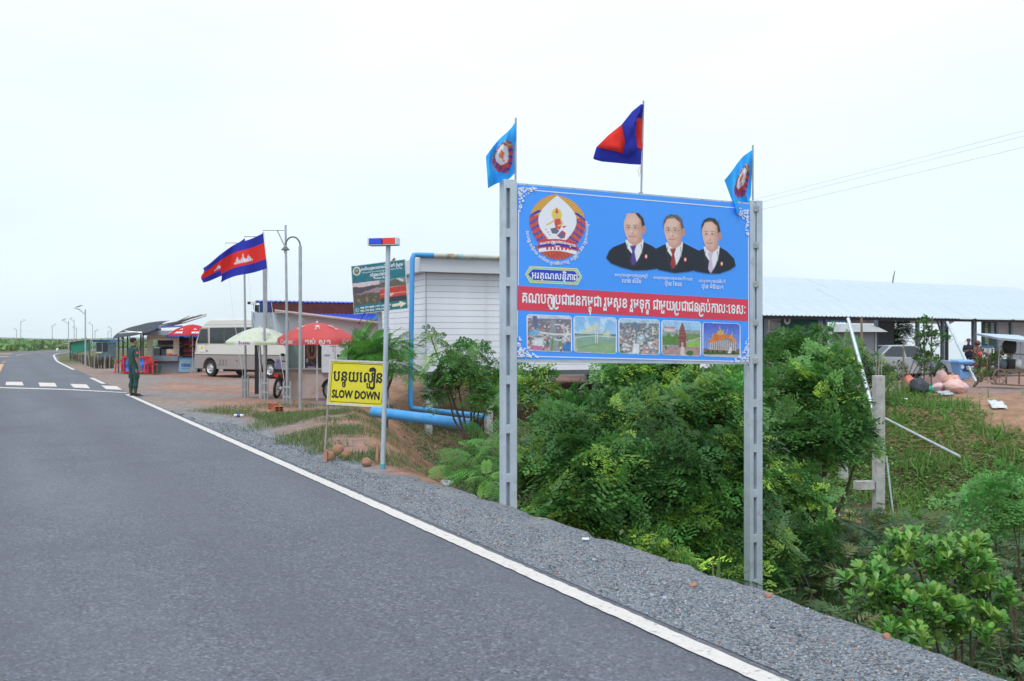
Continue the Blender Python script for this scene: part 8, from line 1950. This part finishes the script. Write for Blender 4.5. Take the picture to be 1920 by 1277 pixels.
# dead twigs and brushwood in the ditch
br = MB()
for k in range(170):
    x = rnd.uniform(3.5, 9.5); y = rnd.uniform(8, 17)
    if not in_poly(np.array([x]), np.array([y]), DITCH)[0] or D_(x, y) < 2: continue
    p = Vector((x, y, Hs(x, y))); q = Vector((rnd.uniform(-.6, .6), rnd.uniform(-.4, .4), rnd.uniform(.3, 1.))); br.tube([p, p + q * .5 + Vector((rnd.uniform(-.1, .1), 0, .05)), p + q], [.012, .009, .004], 4, cap=False)
props(br.build('brushwood', mat('dead_twig', (.15, .125, .10), .9)), 'dry grey twigs tangled through the ditch undergrowth', 'brushwood', kind='stuff')
# far scrub beyond the road, behind the kiosk, and on the horizon
def far_scrub(name, label, n, reg, rad, hgt, seed, col, dens=None, lsz=.5, per=34):
    r3 = np.random.default_rng(seed); q = np.stack([r3.uniform(reg[0], reg[1], n), r3.uniform(reg[2], reg[3], n)], 1)
    if dens is not None: q = q[dens(q[:, 0], q[:, 1])]
    m = len(q); z = H(q[:, 0], q[:, 1]); R_ = rad * r3.uniform(.6, 1.5, m); Hh = hgt * r3.uniform(.55, 1.35, m); k = m * per; ix = np.repeat(np.arange(m), per); u = r3.normal(size=(k, 3)); u /= np.linalg.norm(u, axis=1, keepdims=True); u[:, 2] = np.abs(u[:, 2])
    p = np.c_[q[ix], z[ix]] + u * np.stack([R_[ix], R_[ix], Hh[ix]], 1) * (.65 + .35 * r3.random((k, 1))); tone = np.exp(r3.normal(0, .22, m))[ix]; c = greens(k, col, .3) * tone[:, None]
    tv, tf = leafy(1, .7); V, F, C = inst(tv, tf, p, frames(r3.normal(size=(k, 3)), u + r3.normal(0, .3, (k, 3))), lsz * R_[ix] * r3.uniform(.5, 1.2, k), c); return props(np_mesh(name, V, F, LEAF, C), label, 'scrub', kind='stuff')
dr = lambda x, y: (dist_poly(x, y, np.vstack([EDGE[::6]])) > 13) 
far_scrub('far_scrub', 'wide green scrubland beyond the bend of the road', 1500, (-210, -62, 150, 330), 2.6, 1.5, 41, (.105, .185, .060), lambda x, y: dr(x, y) & (D_(x, y) < 120), .26, 80)
far_scrub('near_scrub', 'green bushes between the road bend and the kiosk', 260, (-60, -18, 92, 240), 1.6, 1.1, 42, (.085, .15, .05), lambda x, y: dr(x, y) & (x > -.44 * y + 4) & (x < -.19 * y), .26, 80)
far_scrub('distant_treeline', 'distant hazy line of trees along the plain', 900, (-1500, 60, 900, 1500), 9, 2.6, 43, (.10, .17, .09), None, .35, 40)
far_scrub('fence_weeds', 'leafy weeds growing over the stick fence', 30, (-40, -25, 62, 92), .4, .5, 44, (.07, .15, .035), lambda x, y: (np.abs(D_(x, y) - 3.2) < 1.6), .3, 80)
# ------------------------------------------------------------------ overhead wires
wm2 = mat('wire_grey', (.42, .46, .50), .6)
for i, (ya, yb, xo) in enumerate(((241, 352, 1430), (251, 360, 1400), (273, 358, 1400))):
    a, b = P(1990, ya - 14, 60), P(860, 496 + 6 * i, 150)
    t = thing('power_line', ('uppermost', 'middle', 'lowest')[i] + ' thin overhead power line crossing the sky', 'power line', b, group='overhead power lines')
    pts = [b.lerp(a, f) - b - Vector((0, 0, .6 * math.sin(math.pi * f))) for f in np.linspace(0, 1, 14)]; MB().tube(pts, .011, 4).build('wire', wm2, t)
# low hills at the horizon
hm = mat('far_hill', (.10, .14, .13), .95, 0, .2, .01)
rows = []
for i, x in enumerate(np.linspace(-2300, 300, 80)):
    h = 5 + 4 * math.sin(x * .004) + 3 * math.sin(x * .013 + 1); rows.append([(x, 2400, -2), (x, 2460, h * .8), (x, 2600, h), (x, 2800, -2)])
props(MB().sheet(rows).build('hills', hm, smooth=True), kind='structure')

# ------------------------------------------------------------------ light haze over the plain
hz_ = MB().b2((-3900, -420, -6), (3900, 3900, 30)).build('haze', mat('tmp_haze', (1, 1, 1))); props(hz_, 'thin pale haze lying over the whole plain', 'haze', kind='stuff')
hzm = bpy.data.materials.new('haze'); hzm.use_nodes = True; tn = hzm.node_tree
for n_ in list(tn.nodes):
    if n_.type != 'OUTPUT_MATERIAL': tn.nodes.remove(n_)
pv = tn.nodes.new('ShaderNodeVolumePrincipled'); pv.inputs['Density'].default_value = .00013; pv.inputs['Color'].default_value = (.93, .97, 1, 1); pv.inputs['Anisotropy'].default_value = .2
tn.links.new(pv.outputs[0], [n_ for n_ in tn.nodes if n_.type == 'OUTPUT_MATERIAL'][0].inputs['Volume'])
hz_.data.materials.clear(); hz_.data.materials.append(hzm)
